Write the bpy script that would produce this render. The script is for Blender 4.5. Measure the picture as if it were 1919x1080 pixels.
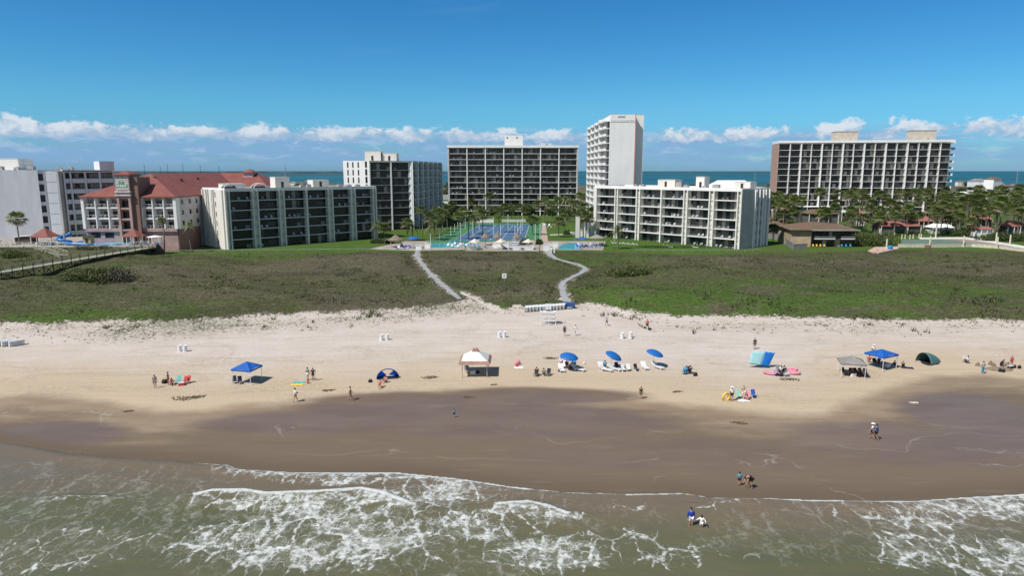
import bpy, bmesh, math, random
import numpy as np
from mathutils import Vector, Matrix, noise as mn
R = math.radians
rnd = random.Random(7)
SC = bpy.context.scene
for o in list(bpy.data.objects): bpy.data.objects.remove(o)
COL = SC.collection
# ------------------------------------------------------------------ camera
H = 27.0; FPX = 1279.0; PITCH = 9.75
cd = bpy.data.cameras.new('camera'); cam = bpy.data.objects.new('camera', cd); COL.objects.link(cam)
cam.location = (0, 0, H); cam.rotation_euler = (R(90 - PITCH), R(0.0), 0)
cd.sensor_fit = 'HORIZONTAL'; cd.sensor_width = 36; cd.lens = FPX / 1919 * 36
cd.clip_start = 0.5; cd.clip_end = 80000
SC.camera = cam
# ------------------------------------------------------------------ sky and sun
SUN_DIR = Vector((-0.79, -0.61, 0)).normalized()
SUN_EL = R(55)
sv = Vector((SUN_DIR.x * math.cos(SUN_EL), SUN_DIR.y * math.cos(SUN_EL), math.sin(SUN_EL)))
W = bpy.data.worlds.new('World'); SC.world = W; W.use_nodes = True
nt = W.node_tree; nt.nodes.clear()
def N(t, kind, **kw):
    n = t.nodes.new(kind)
    for k, v in kw.items():
        if k.startswith('i_'):
            key = k[2:]
            key = int(key) if key.isdigit() else key.replace('_', ' ')
            n.inputs[key].default_value = v
        else: setattr(n, k, v)
    return n
def L(t, a, b): t.links.new(a, b)
def math_(t, op, a, b=None, c=None, clamp=False):
    n = t.nodes.new('ShaderNodeMath'); n.operation = op; n.use_clamp = clamp
    for i, v in enumerate((a, b, c)):
        if v is None: continue
        if isinstance(v, (int, float)): n.inputs[i].default_value = v
        else: t.links.new(v, n.inputs[i])
    return n.outputs[0]
def maprange(t, v, a, b, c=0.0, d=1.0, smooth=True):
    n = t.nodes.new('ShaderNodeMapRange'); n.interpolation_type = 'SMOOTHSTEP' if smooth else 'LINEAR'; n.clamp = True
    t.links.new(v, n.inputs['Value'])
    for k, x in (('From Min', a), ('From Max', b), ('To Min', c), ('To Max', d)):
        if isinstance(x, (int, float)): n.inputs[k].default_value = x
        else: t.links.new(x, n.inputs[k])
    return n.outputs[0]
def mixc(t, f, a, b, mode='MIX'):
    n = t.nodes.new('ShaderNodeMix'); n.data_type = 'RGBA'; n.blend_type = mode; n.clamp_factor = True
    for s, v in ((n.inputs[0], f), (n.inputs[6], a), (n.inputs[7], b)):
        if isinstance(v, (int, float)): s.default_value = v
        elif isinstance(v, (tuple, list)): s.default_value = (*v[:3], 1)
        else: t.links.new(v, s)
    return n.outputs[2]
def noise_(t, vec, scale, detail=4, rough=.55, dist=0.0):
    n = t.nodes.new('ShaderNodeTexNoise'); n.inputs['Scale'].default_value = scale; n.inputs['Detail'].default_value = detail
    n.inputs['Roughness'].default_value = rough; n.inputs['Distortion'].default_value = dist
    if vec is not None: t.links.new(vec, n.inputs['Vector'])
    return n.outputs['Fac']
sky = N(nt, 'ShaderNodeTexSky', sky_type='NISHITA', sun_disc=False, sun_elevation=SUN_EL,
        sun_rotation=math.atan2(SUN_DIR.x, SUN_DIR.y) % (2 * math.pi), altitude=30, air_density=1.0, dust_density=0.35, ozone_density=1.6)
tc = N(nt, 'ShaderNodeTexCoord')
sx = N(nt, 'ShaderNodeSeparateXYZ'); L(nt, tc.outputs['Generated'], sx.inputs[0])
X, Y, Z = sx.outputs
az = math_(nt, 'ARCTAN2', X, Y)                      # azimuth, 0 straight out over the bay
hyp = math_(nt, 'SQRT', math_(nt, 'ADD', math_(nt, 'MULTIPLY', X, X), math_(nt, 'MULTIPLY', Y, Y)))
el = math_(nt, 'ARCTAN2', Z, hyp)
def comb(t, a, b, c=0.0):
    n = t.nodes.new('ShaderNodeCombineXYZ')
    for i, v in enumerate((a, b, c)):
        if isinstance(v, (int, float)): n.inputs[i].default_value = v
        else: t.links.new(v, n.inputs[i])
    return n.outputs[0]
hs = N(nt, 'ShaderNodeHueSaturation'); hs.inputs['Saturation'].default_value = 1.22; hs.inputs['Value'].default_value = 1.0
L(nt, sky.outputs[0], hs.inputs['Color'])
# clear sky: deeper higher up in view
base = mixc(nt, maprange(nt, el, 0.0, 0.09, smooth=False), (.30, .62, 1.18), (.33, .80, 1.10))
base = mixc(nt, maprange(nt, el, 0.09, 0.23, smooth=False), base, (.255, .73, 1.02))
base = mixc(nt, maprange(nt, el, 0.3, 0.6), base, (1.05, .84, .60))  # overhead sky, out of view, warmed to take blue out of the shade
# sky behind the view tinted whiter so shaded walls lose their blue
base = mixc(nt, maprange(nt, Y, -0.10, 0.42), (1.0, .88, .78), base)
clear = mixc(nt, 1.0, hs.outputs[0], base, 'MULTIPLY')
# cumulus row: puffy tops over a flat base
lowf = noise_(nt, comb(nt, math_(nt, 'MULTIPLY', az, 7.5), 0.3, 1.7), 1.0, 3, .6)
puff = noise_(nt, comb(nt, math_(nt, 'MULTIPLY', az, 22.0), math_(nt, 'MULTIPLY', el, 34.0), 4.0), 1.6, 7, .6, .25)
puff2 = noise_(nt, comb(nt, math_(nt, 'MULTIPLY', az, 60.0), math_(nt, 'MULTIPLY', el, 90.0), 2.0), 1.3, 5, .55)
lft = maprange(nt, az, -0.75, 0.2, 1.0, 0.0)
top = math_(nt, 'ADD', 0.046, math_(nt, 'MULTIPLY', lowf, 0.046))
up = maprange(nt, el, math_(nt, 'SUBTRACT', top, 0.016), math_(nt, 'ADD', top, 0.010), 0.0, 0.52, False)
dn = maprange(nt, el, 0.030, 0.046, 0.42, 0.0, False)
den = math_(nt, 'SUBTRACT', math_(nt, 'SUBTRACT', math_(nt, 'ADD', math_(nt, 'MULTIPLY', puff, 1.0), math_(nt, 'MULTIPLY', puff2, 0.25)), up), dn)
den = math_(nt, 'ADD', den, math_(nt, 'MULTIPLY', lft, 0.14))
cum = maprange(nt, den, 0.49, 0.64)
# hazy grey-blue sheet under the row
strat = noise_(nt, comb(nt, math_(nt, 'MULTIPLY', az, 9.0), math_(nt, 'MULTIPLY', el, 75.0), 9.0), 1.0, 5, .6, .4)
band = math_(nt, 'MULTIPLY', maprange(nt, el, 0.062, 0.040), maprange(nt, el, -0.01, 0.02))
str_ = math_(nt, 'MULTIPLY', maprange(nt, math_(nt, 'ADD', strat, math_(nt, 'MULTIPLY', lft, 0.08)), 0.30, 0.58), band)
wisp = noise_(nt, comb(nt, math_(nt, 'MULTIPLY', az, 16.0), math_(nt, 'MULTIPLY', el, 60.0), 5.0), 1.4, 6, .6, .3)
wispm = math_(nt, 'MULTIPLY', maprange(nt, wisp, 0.49, 0.66), math_(nt, 'MULTIPLY', maprange(nt, el, 0.066, 0.05), maprange(nt, el, 0.006, 0.02)))
high = noise_(nt, comb(nt, math_(nt, 'MULTIPLY', az, 2.2), math_(nt, 'MULTIPLY', el, 7.0), 3.0), 1.0, 5, .6, .6)
highm = math_(nt, 'MULTIPLY', maprange(nt, high, 0.62, 0.8), 0.12)
CW = (6.9, 7.4, 8.0); CG = (2.25, 3.95, 6.4)
lit = maprange(nt, math_(nt, 'ADD', puff, math_(nt, 'MULTIPLY', math_(nt, 'SUBTRACT', el, 0.05), 12.0)), 0.40, 0.66)
ccol = mixc(nt, lit, (3.4, 4.8, 6.5), CW)
c1 = mixc(nt, math_(nt, 'MULTIPLY', str_, 0.88), clear, CG)
c2 = mixc(nt, math_(nt, 'MULTIPLY', wispm, 0.45), c1, (4.4, 5.8, 7.3))
c3 = mixc(nt, math_(nt, 'MULTIPLY', cum, 0.9), c2, ccol)
c4 = mixc(nt, highm, c3, (3.0, 4.9, 7.2))
bg = N(nt, 'ShaderNodeBackground'); bg.inputs['Strength'].default_value = 0.105
L(nt, c4, bg.inputs[0])
wo = N(nt, 'ShaderNodeOutputWorld'); L(nt, bg.outputs[0], wo.inputs[0])
sd = bpy.data.lights.new('sun', 'SUN'); sd.energy = 4.9; sd.angle = R(0.53); sd.color = (1.0, 0.955, 0.89)
sun = bpy.data.objects.new('sun', sd); COL.objects.link(sun)
sun.rotation_euler = (-sv).to_track_quat('-Z', 'Y').to_euler(); sun.location = (-60, -40, 120)
SC.view_settings.view_transform = 'Standard'; SC.view_settings.look = 'None'
SC.view_settings.exposure = 0.0; SC.view_settings.gamma = 1.0
SC.cycles.max_bounces = 6; SC.cycles.diffuse_bounces = 2; SC.cycles.glossy_bounces = 3; SC.cycles.transparent_max_bounces = 6
SC.cycles.caustics_reflective = False; SC.cycles.caustics_refractive = False
SC.cycles.sample_clamp_indirect = 4

# ------------------------------------------------------------------ pixel to place
ST, CT = math.sin(R(PITCH)), math.cos(R(PITCH))
def ray(u, v):
    a = (u - 959.5) / FPX; b = (540 - v) / FPX
    return a, CT + b * ST, b * CT - ST               # x, y, z direction
def W_(u, v, z):                                     # place on the level z
    a, dy, dz = ray(u, v); t = (z - H) / dz
    return (a * t, dy * t, z)
def PX(u, D): return (u - 959.5) / (FPX) * D         # x at depth D (close to the horizon)
def atD(u, v, D):
    a, dy, dz = ray(u, v); t = D / dy
    return (a * t, D, H + dz * t)
def curve(pts, z):
    w = np.array([W_(u, v, z)[:2] for u, v in pts]); w = w[np.argsort(w[:, 0])]
    return w
SHORE = curve([(-300, 800), (0, 829), (60, 838), (130, 850), (220, 858), (330, 865), (430, 872), (450, 880), (560, 886), (660, 886), (740, 885), (860, 897), (960, 912), (1060, 922), (1180, 926), (1280, 924), (1340, 933), (1430, 934), (1560, 938), (1700, 940), (1800, 933), (1919, 926), (2300, 915)], 0.05)
DRY = curve([(-300, 725), (0, 736), (60, 729), (120, 735), (200, 742), (260, 757), (330, 760), (400, 757), (470, 748), (560, 748), (660, 742), (740, 733), (830, 724), (960, 722), (1080, 727), (1180, 742), (1280, 752), (1380, 762), (1480, 770), (1540, 768), (1600, 745), (1660, 722), (1740, 702), (1830, 700), (1919, 706), (2300, 715)], 0.7)
DUNE = curve([(-300, 600), (0, 604), (90, 607), (200, 601), (300, 604), (400, 598), (520, 592), (640, 588), (750, 584), (830, 574), (870, 566), (920, 572), (945, 584), (975, 580), (1060, 580), (1100, 572), (1150, 580), (1180, 590), (1260, 597), (1400, 599), (1600, 601), (1919, 606), (2300, 610)], 1.3)
LAWN = curve([(-300, 462), (0, 463), (240, 461), (290, 463), (310, 476), (380, 476), (520, 475), (650, 473), (760, 471), (860, 471), (1000, 470), (1100, 473), (1300, 477), (1450, 474), (1560, 472), (1700, 468), (1919, 472), (2300, 475)], 3.0)
def ci(c, x): return np.interp(x, c[:, 0], c[:, 1])
def vnoise(x, y, s, seed=0.0):
    """smooth value noise on arrays"""
    x = np.asarray(x, float) / s + seed * 17.3; y = np.asarray(y, float) / s - seed * 9.1
    xi = np.floor(x).astype(np.int64); yi = np.floor(y).astype(np.int64)
    fx = x - xi; fy = y - yi; fx = fx * fx * (3 - 2 * fx); fy = fy * fy * (3 - 2 * fy)
    def h(a, b):
        n = (a * 374761393 + b * 668265263 + 1013) & 0x7fffffff
        n = ((n ^ (n >> 13)) * 1274126177) & 0x7fffffff
        return ((n ^ (n >> 16)) & 0xffff) / 65535.0
    return (h(xi, yi) * (1 - fx) + h(xi + 1, yi) * fx) * (1 - fy) + (h(xi, yi + 1) * (1 - fx) + h(xi + 1, yi + 1) * fx) * fy
def fbm(x, y, s, seed=0.0, o=4):
    t = 0; a = .5; n = 0
    for i in range(o):
        t = t + a * vnoise(x, y, s, seed + i); n += a; a *= .5; s *= .5
    return t / n
def sstep(a, b, x):
    t = np.clip((x - a) / (b - a), 0, 1); return t * t * (3 - 2 * t)
# walked paths across the dunes
PATH_A = [W_(u, v, 3.2)[:2] for u, v in [(783, 468), (781, 478), (790, 492), (803, 508), (818, 522), (832, 535), (848, 544)]] + [W_(u, v, 2.2)[:2] for u, v in [(866, 549), (890, 556), (915, 566), (935, 576)]]
PATH_B = [W_(u, v, 3.2)[:2] for u, v in [(1022, 470), (1040, 483), (1062, 489), (1085, 495), (1099, 502), (1093, 508), (1072, 518), (1056, 527), (1052, 536), (1060, 550), (1070, 563), (1076, 572)]]
def pdist(x, y, path):
    d = np.full(np.shape(x), 1e9)
    for (x0, y0), (x1, y1) in zip(path[:-1], path[1:]):
        vx, vy = x1 - x0, y1 - y0; l = vx * vx + vy * vy
        t = np.clip(((x - x0) * vx + (y - y0) * vy) / l, 0, 1)
        d = np.minimum(d, np.hypot(x - x0 - t * vx, y - y0 - t * vy))
    return d
def hgt(x, y):
    x = np.asarray(x, float); y = np.asarray(y, float)
    ys, yd, yl = ci(SHORE, x), ci(DUNE, x), ci(LAWN, x)
    s = y - ys
    beach = np.where(s < 0, s * 0.045, np.minimum(s * 0.022, 1.35))
    beach = beach + sstep(12, 30, s) * (fbm(x, y, 9, 3) - .5) * .22 + sstep(18, 34, s) * (vnoise(x, y, 1.7, 5) - .5) * .05
    d = y - yd
    k = sstep(-4, 12, d)
    dune = 3.0 + (fbm(x, y, 30, 1) - .5) * 5.0 + (fbm(x * .7, y, 8, 2, 3) - .5) * 1.9
    inland = sstep(-16, 0, y - yl)
    dune = dune * (1 - inland) + 3.0 * inland
    w = sstep(1.2, 5.0, np.minimum(pdist(x, y, PATH_A), pdist(x, y, PATH_B)))
    dune = np.where(inland < 1, 2.9 + (dune - 2.9) * (w * (1 - inland)) + 0.1 * inland, dune)
    z = beach * (1 - k) + dune * k
    z = z + (5.6 - z) * (1 - sstep(-111.5, -107.0, x)) * sstep(176, 187, y)      # the raised resort terrace
    back = sstep(1180, 1260, y)
    return z * (1 - back) - 4 * back
def h1(x, y): return float(hgt(np.array([x]), np.array([y]))[0])
def G(u, v):
    """the point of the ground seen at a pixel of the 1919 wide frame"""
    a, dy, dz = ray(u, v)
    z = 2.0
    for _ in range(14):
        t = (z - H) / dz; z = .5 * z + .5 * h1(a * t, dy * t)
    t = (z - H) / dz
    return Vector((a * t, dy * t, h1(a * t, dy * t)))

# ------------------------------------------------------------------ helpers
def tag(o, label=None, cat=None, group=None, kind=None):
    if label: o['label'] = label
    if cat: o['category'] = cat
    if group: o['group'] = group
    if kind: o['kind'] = kind
    return o
def empty(name, loc, rz=0.0, label=None, cat=None, group=None):
    o = bpy.data.objects.new(name, None); COL.objects.link(o); o.location = loc; o.rotation_euler = (0, 0, rz)
    o.empty_display_size = .3
    return tag(o, label, cat, group)
def link(name, me, parent=None, loc=(0, 0, 0), rz=0.0):
    o = bpy.data.objects.new(name, me); COL.objects.link(o); o.parent = parent; o.location = loc
    if rz: o.rotation_euler = (0, 0, rz)
    if parent is not None: KIDS.setdefault(parent.name, []).append(o)
    return o
def copy_tree(o, parent=None):
    c = o.copy(); COL.objects.link(c); c.parent = parent
    if parent is not None: KIDS.setdefault(parent.name, []).append(c)
    for ch in list(KIDS.get(o.name, [])): copy_tree(ch, c)
    return c
KIDS = {}
class MB:
    def __init__(s): s.v = []; s.f = []; s.m = []; s.mi = 0; s.sm = []; s.smooth = False
    def add(s, vs, fs):
        b = len(s.v); s.v += [tuple(p) for p in vs]
        for f in fs: s.f.append(tuple(i + b for i in f)); s.m.append(s.mi); s.sm.append(s.smooth)
        return s
    def box(s, x0, x1, y0, y1, z0, z1):
        return s.add([(x0, y0, z0), (x1, y0, z0), (x1, y1, z0), (x0, y1, z0), (x0, y0, z1), (x1, y0, z1), (x1, y1, z1), (x0, y1, z1)],
                     [(0, 3, 2, 1), (4, 5, 6, 7), (0, 1, 5, 4), (1, 2, 6, 5), (2, 3, 7, 6), (3, 0, 4, 7)])
    def cbox(s, c, sz, M=None):
        vs = []
        for dz in (-.5, .5):
            for dx, dy in ((-.5, -.5), (.5, -.5), (.5, .5), (-.5, .5)):
                p = Vector((dx * sz[0], dy * sz[1], dz * sz[2]))
                if M: p = M @ p
                vs.append(Vector(c) + p)
        return s.add(vs, [(0, 3, 2, 1), (4, 5, 6, 7), (0, 1, 5, 4), (1, 2, 6, 5), (2, 3, 7, 6), (3, 0, 4, 7)])
    def prism(s, poly, z0, z1):
        n = len(poly); zz = (lambda i: z0[i] if isinstance(z0, (list, tuple)) else z0), (lambda i: z1[i] if isinstance(z1, (list, tuple)) else z1)
        vs = [(p[0], p[1], zz[0](i)) for i, p in enumerate(poly)] + [(p[0], p[1], zz[1](i)) for i, p in enumerate(poly)]
        return s.add(vs, [tuple(range(n))[::-1], tuple(range(n, 2 * n))] + [(i, (i + 1) % n, n + (i + 1) % n, n + i) for i in range(n)])
    def tube(s, pts, rad, n=6, cap=True):
        pts = [Vector(p) for p in pts]
        if isinstance(rad, (int, float)): rad = [rad] * len(pts)
        vs = []; prev = None
        for i, p in enumerate(pts):
            d = (pts[min(i + 1, len(pts) - 1)] - pts[max(i - 1, 0)]).normalized()
            a = Vector((0, 0, 1)) if abs(d.z) < .9 else Vector((1, 0, 0))
            if prev is not None: a = prev
            e = (a - d * a.dot(d)).normalized(); g = d.cross(e); prev = e
            for k in range(n):
                t = 2 * math.pi * k / n; vs.append(p + (e * math.cos(t) + g * math.sin(t)) * rad[i])
        m = len(pts)
        fs = [(i * n + k, i * n + (k + 1) % n, (i + 1) * n + (k + 1) % n, (i + 1) * n + k) for i in range(m - 1) for k in range(n)]
        if cap: fs += [tuple(range(n))[::-1], tuple(range((m - 1) * n, m * n))]
        return s.add(vs, fs)
    def bar(s, a, b, w, h=None):
        a = Vector(a); b = Vector(b); d = b - a; q = d.to_track_quat('X', 'Z').to_matrix()
        return s.cbox((a + b) / 2, (d.length, w, h or w), q)
    def lathe(s, prof, c=(0, 0, 0), n=12, squash=1.0):
        vs = []; m = len(prof)
        for r, z in prof:
            for k in range(n):
                t = 2 * math.pi * k / n; vs.append((c[0] + r * math.cos(t), c[1] + r * math.sin(t) * squash, c[2] + z))
        fs = [(i * n + k, i * n + (k + 1) % n, (i + 1) * n + (k + 1) % n, (i + 1) * n + k) for i in range(m - 1) for k in range(n)]
        fs += [tuple(range(n))[::-1], tuple(range((m - 1) * n, m * n))]
        return s.add(vs, fs)
    def ball(s, c, r, n=8, m=5):
        r = (r, r, r) if isinstance(r, (int, float)) else r
        vs = []; 
        for i in range(m + 1):
            t = math.pi * (i / m * .98 + .01)
            for k in range(n):
                a = 2 * math.pi * k / n; vs.append((c[0] + r[0] * math.sin(t) * math.cos(a), c[1] + r[1] * math.sin(t) * math.sin(a), c[2] - r[2] * math.cos(t)))
        fs = [(i * n + k, i * n + (k + 1) % n, (i + 1) * n + (k + 1) % n, (i + 1) * n + k) for i in range(m) for k in range(n)]
        fs += [tuple(range(n))[::-1], tuple(range(m * n, (m + 1) * n))]
        return s.add(vs, fs)
    def mesh(s, name, mats):
        me = bpy.data.meshes.new(name); me.from_pydata(s.v, [], s.f)
        for m in (mats if isinstance(mats, (list, tuple)) else [mats]): me.materials.append(m)
        me.polygons.foreach_set('material_index', s.m); me.polygons.foreach_set('use_smooth', s.sm); me.update()
        return me
    def build(s, name, mats, parent=None, loc=(0, 0, 0), rz=0.0):
        return link(name, s.mesh(name, mats), parent, loc, rz)
def npmesh(name, V, F, mats, mi=None, smooth=False):
    me = bpy.data.meshes.new(name); V = np.asarray(V, np.float32); F = np.asarray(F, np.int32); k = F.shape[1]
    me.vertices.add(len(V)); me.vertices.foreach_set('co', V.ravel())
    me.loops.add(F.size); me.loops.foreach_set('vertex_index', F.ravel())
    me.polygons.add(len(F)); me.polygons.foreach_set('loop_start', np.arange(0, F.size, k, dtype=np.int32)); me.polygons.foreach_set('loop_total', np.full(len(F), k, np.int32))
    for m in (mats if isinstance(mats, (list, tuple)) else [mats]): me.materials.append(m)
    if mi is not None: me.polygons.foreach_set('material_index', np.asarray(mi, np.int32))
    if smooth: me.polygons.foreach_set('use_smooth', np.ones(len(F), bool))
    me.update(calc_edges=True); me.validate()
    return me

MATS = {}
def mat(name, col, rough=.6, var=.12, scale=1.5, col2=None, spec=.5, bump=0.0, bscale=8.0, metal=0.0, sheen=0, obj=False, trans=0.0, streak=None, tint=0.0):
    """a principled surface whose colour wavers with layered noise; col2 = the other colour of its patches"""
    if name in MATS: return MATS[name]
    m = bpy.data.materials.new(name); m.use_nodes = True; t = m.node_tree; b = t.nodes['Principled BSDF']
    b.inputs['Roughness'].default_value = rough; b.inputs['Specular IOR Level'].default_value = spec; b.inputs['Metallic'].default_value = metal
    tcn = N(t, 'ShaderNodeTexCoord'); v = tcn.outputs['Object']
    if streak:
        mp = N(t, 'ShaderNodeMapping'); mp.inputs['Scale'].default_value = streak; L(t, v, mp.inputs[0]); v = mp.outputs[0]
    f = noise_(t, v, scale, 5, .6)
    c2 = col2 or tuple(min(1, c * (1 + var * 2.2)) for c in col); c1 = tuple(c * (1 - var) for c in col) if not col2 else col
    c = mixc(t, maprange(t, f, .32, .68), c1, c2)
    if tint:
        oi = N(t, 'ShaderNodeObjectInfo'); hh = N(t, 'ShaderNodeHueSaturation')
        L(t, maprange(t, oi.outputs['Random'], 0, 1, 1 - tint, 1 + tint, False), hh.inputs['Value']); L(t, c, hh.inputs['Color']); c = hh.outputs[0]
    L(t, c, b.inputs['Base Color'])
    if bump:
        bn = N(t, 'ShaderNodeBump'); bn.inputs['Strength'].default_value = bump; bn.inputs['Distance'].default_value = .05
        L(t, noise_(t, tcn.outputs['Object'], bscale, 4), bn.inputs['Height']); L(t, bn.outputs[0], b.inputs['Normal'])
    if trans:
        tr = N(t, 'ShaderNodeBsdfTranslucent'); L(t, c, tr.inputs[0]); mx = N(t, 'ShaderNodeMixShader'); mx.inputs[0].default_value = trans
        out = t.nodes['Material Output']; L(t, b.outputs[0], mx.inputs[1]); L(t, tr.outputs[0], mx.inputs[2]); L(t, mx.outputs[0], out.inputs[0])
    MATS[name] = m
    return m
M_white = mat('white_paint', (.86, .855, .84), .6, .03, .35, streak=(1, 1, .25))
M_cream = mat('cream_concrete', (.74, .72, .66), .75, .05, .3, streak=(1, 1, .2))
M_gray = mat('grey_concrete', (.36, .36, .35), .8, .1, .4, streak=(1, 1, .3))
M_glass = mat('dark_glass', (.012, .018, .02), .12, .3, .6, spec=.5)
M_glass2 = mat('green_glass', (.010, .018, .018), .22, .3, .5, spec=.5)
M_curt = mat('curtain', (.34, .33, .30), .8, .15, 1.2)
M_curt2 = mat('dim_curtain', (.10, .105, .10), .8, .2, 1.2)
M_dark = mat('dark_metal', (.03, .032, .035), .5)
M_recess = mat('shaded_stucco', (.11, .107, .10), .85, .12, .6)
M_roofg = mat('roof_gravel', (.42, .40, .37), .9, .1, .8)
M_wood = mat('weathered_wood', (.36, .36, .27), .85, .18, 2.0, bump=.3)
M_woodd = mat('dark_timber', (.075, .065, .05), .85, .2, 2.0)
M_red = mat('red_metal_roof', (.20, .060, .048), .6, .1, .3, col2=(.25, .085, .066))
M_pink = mat('pink_stucco', (.42, .29, .27), .8, .1, .4)
M_lilac = mat('pale_grey_stucco', (.52, .50, .52), .8, .08, .4)
M_brick = mat('tan_brick', (.42, .28, .23), .85, .12, 1.5)
M_plast = mat('white_plastic', (.78, .78, .78), .4, .04, 3)
M_blue = mat('blue_canvas', (.012, .13, .52), .7, .08, 1.2, trans=.25)
M_cyan = mat('pale_cyan_cloth', (.42, .72, .76), .7, .06, 1.5, trans=.3)
M_green = mat('leaf_green', (.08, .14, .03), .6, .3, .6, col2=(.14, .18, .05), tint=.2, trans=.3)
M_greend = mat('leaf_dark', (.045, .08, .022), .6, .3, .6, col2=(.075, .11, .035), tint=.2, trans=.3)
M_olive = mat('leaf_olive', (.14, .155, .05), .65, .3, .6, col2=(.20, .20, .085), tint=.2, trans=.3)
M_frond = mat('palm_frond', (.09, .145, .035), .5, .3, .5, col2=(.19, .215, .07), tint=.22, trans=.3)
M_skirt = mat('dead_frond', (.26, .20, .13), .85, .2, .8, tint=.15, trans=.2)
M_trunk = mat('palm_bark', (.17, .145, .12), .9, .2, 3)
M_sandc = mat('concrete_paving', (.50, .47, .43), .85, .08, .5)
M_steel = mat('galvanised_steel', (.45, .46, .47), .4, .08, 2, metal=.4)
M_black = mat('black_cloth', (.015, .015, .018), .8, .2, 3)

# ================================================================== GROUND
def axis(lo, f0, f1, hi, step, grow=1.12):
    a = list(np.arange(f0, f1 + 1e-6, step)); s = step; x = f0; left = []
    while x > lo: s *= grow; x -= s; left.append(x)
    s = step; x = f1; right = []
    while x < hi: s *= grow; x += s; right.append(x)
    return np.array(left[::-1] + a + right)
def grid(xs, ys, zf):
    XX, YY = np.meshgrid(xs, ys); ZZ = zf(XX, YY)
    V = np.stack([XX.ravel(), YY.ravel(), ZZ.ravel()], 1)
    nx, ny = len(xs), len(ys); i = np.arange(nx * ny).reshape(ny, nx)
    F = np.stack([i[:-1, :-1].ravel(), i[:-1, 1:].ravel(), i[1:, 1:].ravel(), i[1:, :-1].ravel()], 1)
    return V, F, XX.ravel(), YY.ravel()
def setattr_(me, name, arr):
    a = me.attributes.new(name, 'FLOAT', 'POINT'); a.data.foreach_set('value', np.asarray(arr, np.float32))
def attr(t, name):
    n = t.nodes.new('ShaderNodeAttribute'); n.attribute_name = name; return n.outputs['Fac']
def blobs(x, y, lst, z=0.0):
    """soft patches on the ground given as seen: (u, v, half width, half height, strength)"""
    o = np.zeros_like(x)
    for u, v, ru, rv, s in lst:
        cx, cy, _ = W_(u, v, z); ex = abs(W_(u + ru, v, z)[0] - cx); ey = abs(W_(u, v - rv, z)[1] - W_(u, v + rv, z)[1]) / 2
        o = np.maximum(o, s * (1 - sstep(.45, 1.25, np.hypot((x - cx) / ex, (y - cy) / ey))))
    return o
xs = axis(-3500, -170, 190, 3500, .75, 1.16); ys = axis(-120, 44, 206, 1500, .55, 1.09)
V, F, gx, gy = grid(xs, ys, hgt)
gm = npmesh('ground', V, F, [], smooth=True)
ground = link('ground', gm); tag(ground, 'pale sand beach rising to grassy dunes and green lawns', None, None, 'structure')
sh, dr, du, la = ci(SHORE, gx), ci(DRY, gx), ci(DUNE, gx), ci(LAWN, gx)
pth = np.minimum(pdist(gx, gy, PATH_A), pdist(gx, gy, PATH_B))
setattr_(gm, 'shore', gy - sh); setattr_(gm, 'dry', gy - dr)
setattr_(gm, 'veg', np.minimum(gy - du, pth - .25) - 40 * blobs(gx, gy, [(30, 471, 62, 6, 1)], 5.0))
setattr_(gm, 'lawn', gy - la)
wet = blobs(gx, gy, [(80, 815, 170, 32, 1), (560, 790, 240, 26, .8), (760, 765, 230, 34, 1), (980, 790, 330, 38, .85), (1860, 790, 170, 60, 1), (1700, 830, 330, 50, .7), (1300, 850, 420, 40, .55), (1000, 745, 250, 18, .8)], .3)
setattr_(gm, 'sheen', wet * sstep(.5, 3, gy - sh))
green = blobs(gx, gy, [(1420, 560, 430, 24, .8), (1250, 585, 130, 14, 1), (1620, 545, 260, 18, .6), (180, 585, 190, 12, .7), (1080, 490, 160, 12, .6), (440, 478, 200, 8, .8), (880, 575, 60, 8, .5), (1900, 560, 120, 30, .5)], 2.6)
brown = blobs(gx, gy, [(640, 500, 260, 20, .8), (380, 520, 200, 24, .6), (700, 560, 160, 22, .85), (500, 545, 160, 20, .5), (900, 490, 130, 18, .85), (1450, 495, 250, 14, .6), (1820, 500, 150, 18, .7), (980, 545, 90, 14, .5)], 2.8)
setattr_(gm, 'green', green); setattr_(gm, 'brown', brown)
setattr_(gm, 'trod', blobs(gx, gy, [(330, 725, 60, 14, 1), (455, 725, 50, 12, .9), (575, 722, 60, 16, 1), (715, 722, 50, 14, 1), (890, 712, 60, 10, .9), (1015, 708, 50, 12, 1), (1070, 698, 60, 14, 1), (1150, 695, 70, 12, 1), (1225, 692, 50, 10, .9), (1290, 705, 50, 12, .9), (1390, 748, 70, 16, 1), (1460, 705, 70, 14, 1), (1605, 712, 60, 14, 1), (1665, 698, 60, 12, 1), (1855, 692, 110, 14, 1), (1030, 650, 120, 26, .8), (1300, 725, 300, 20, .5), (650, 735, 300, 16, .5)], .8))
speck = blobs(gx, gy, [(330, 615, 220, 30, 1), (520, 618, 170, 26, .9), (700, 600, 150, 22, .7), (840, 580, 90, 22, .9), (1480, 612, 480, 12, .5), (60, 612, 120, 14, .5), (760, 605, 60, 12, .6)], 1.6)
setattr_(gm, 'speck', speck)
m = bpy.data.materials.new('beach_and_dune_ground'); m.use_nodes = True; t = m.node_tree; b = t.nodes['Principled BSDF']
gn = N(t, 'ShaderNodeNewGeometry'); P = gn.outputs['Position']
def mapped(sx_, sy_, sz_=1):
    mp = N(t, 'ShaderNodeMapping'); mp.inputs['Scale'].default_value = (sx_, sy_, sz_); L(t, P, mp.inputs[0]); return mp.outputs[0]
n_big = noise_(t, P, .035, 5, .6); n_mid = noise_(t, P, .22, 5, .6); n_fine = noise_(t, P, 1.6, 4, .65); n_vf = noise_(t, P, 6.0, 3, .6)
n_strk = noise_(t, mapped(.05, .9), 1.0, 5, .6)           # tyre and rake marks along the beach
n_strk2 = noise_(t, mapped(.12, .35), 1.0, 4, .6)
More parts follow.
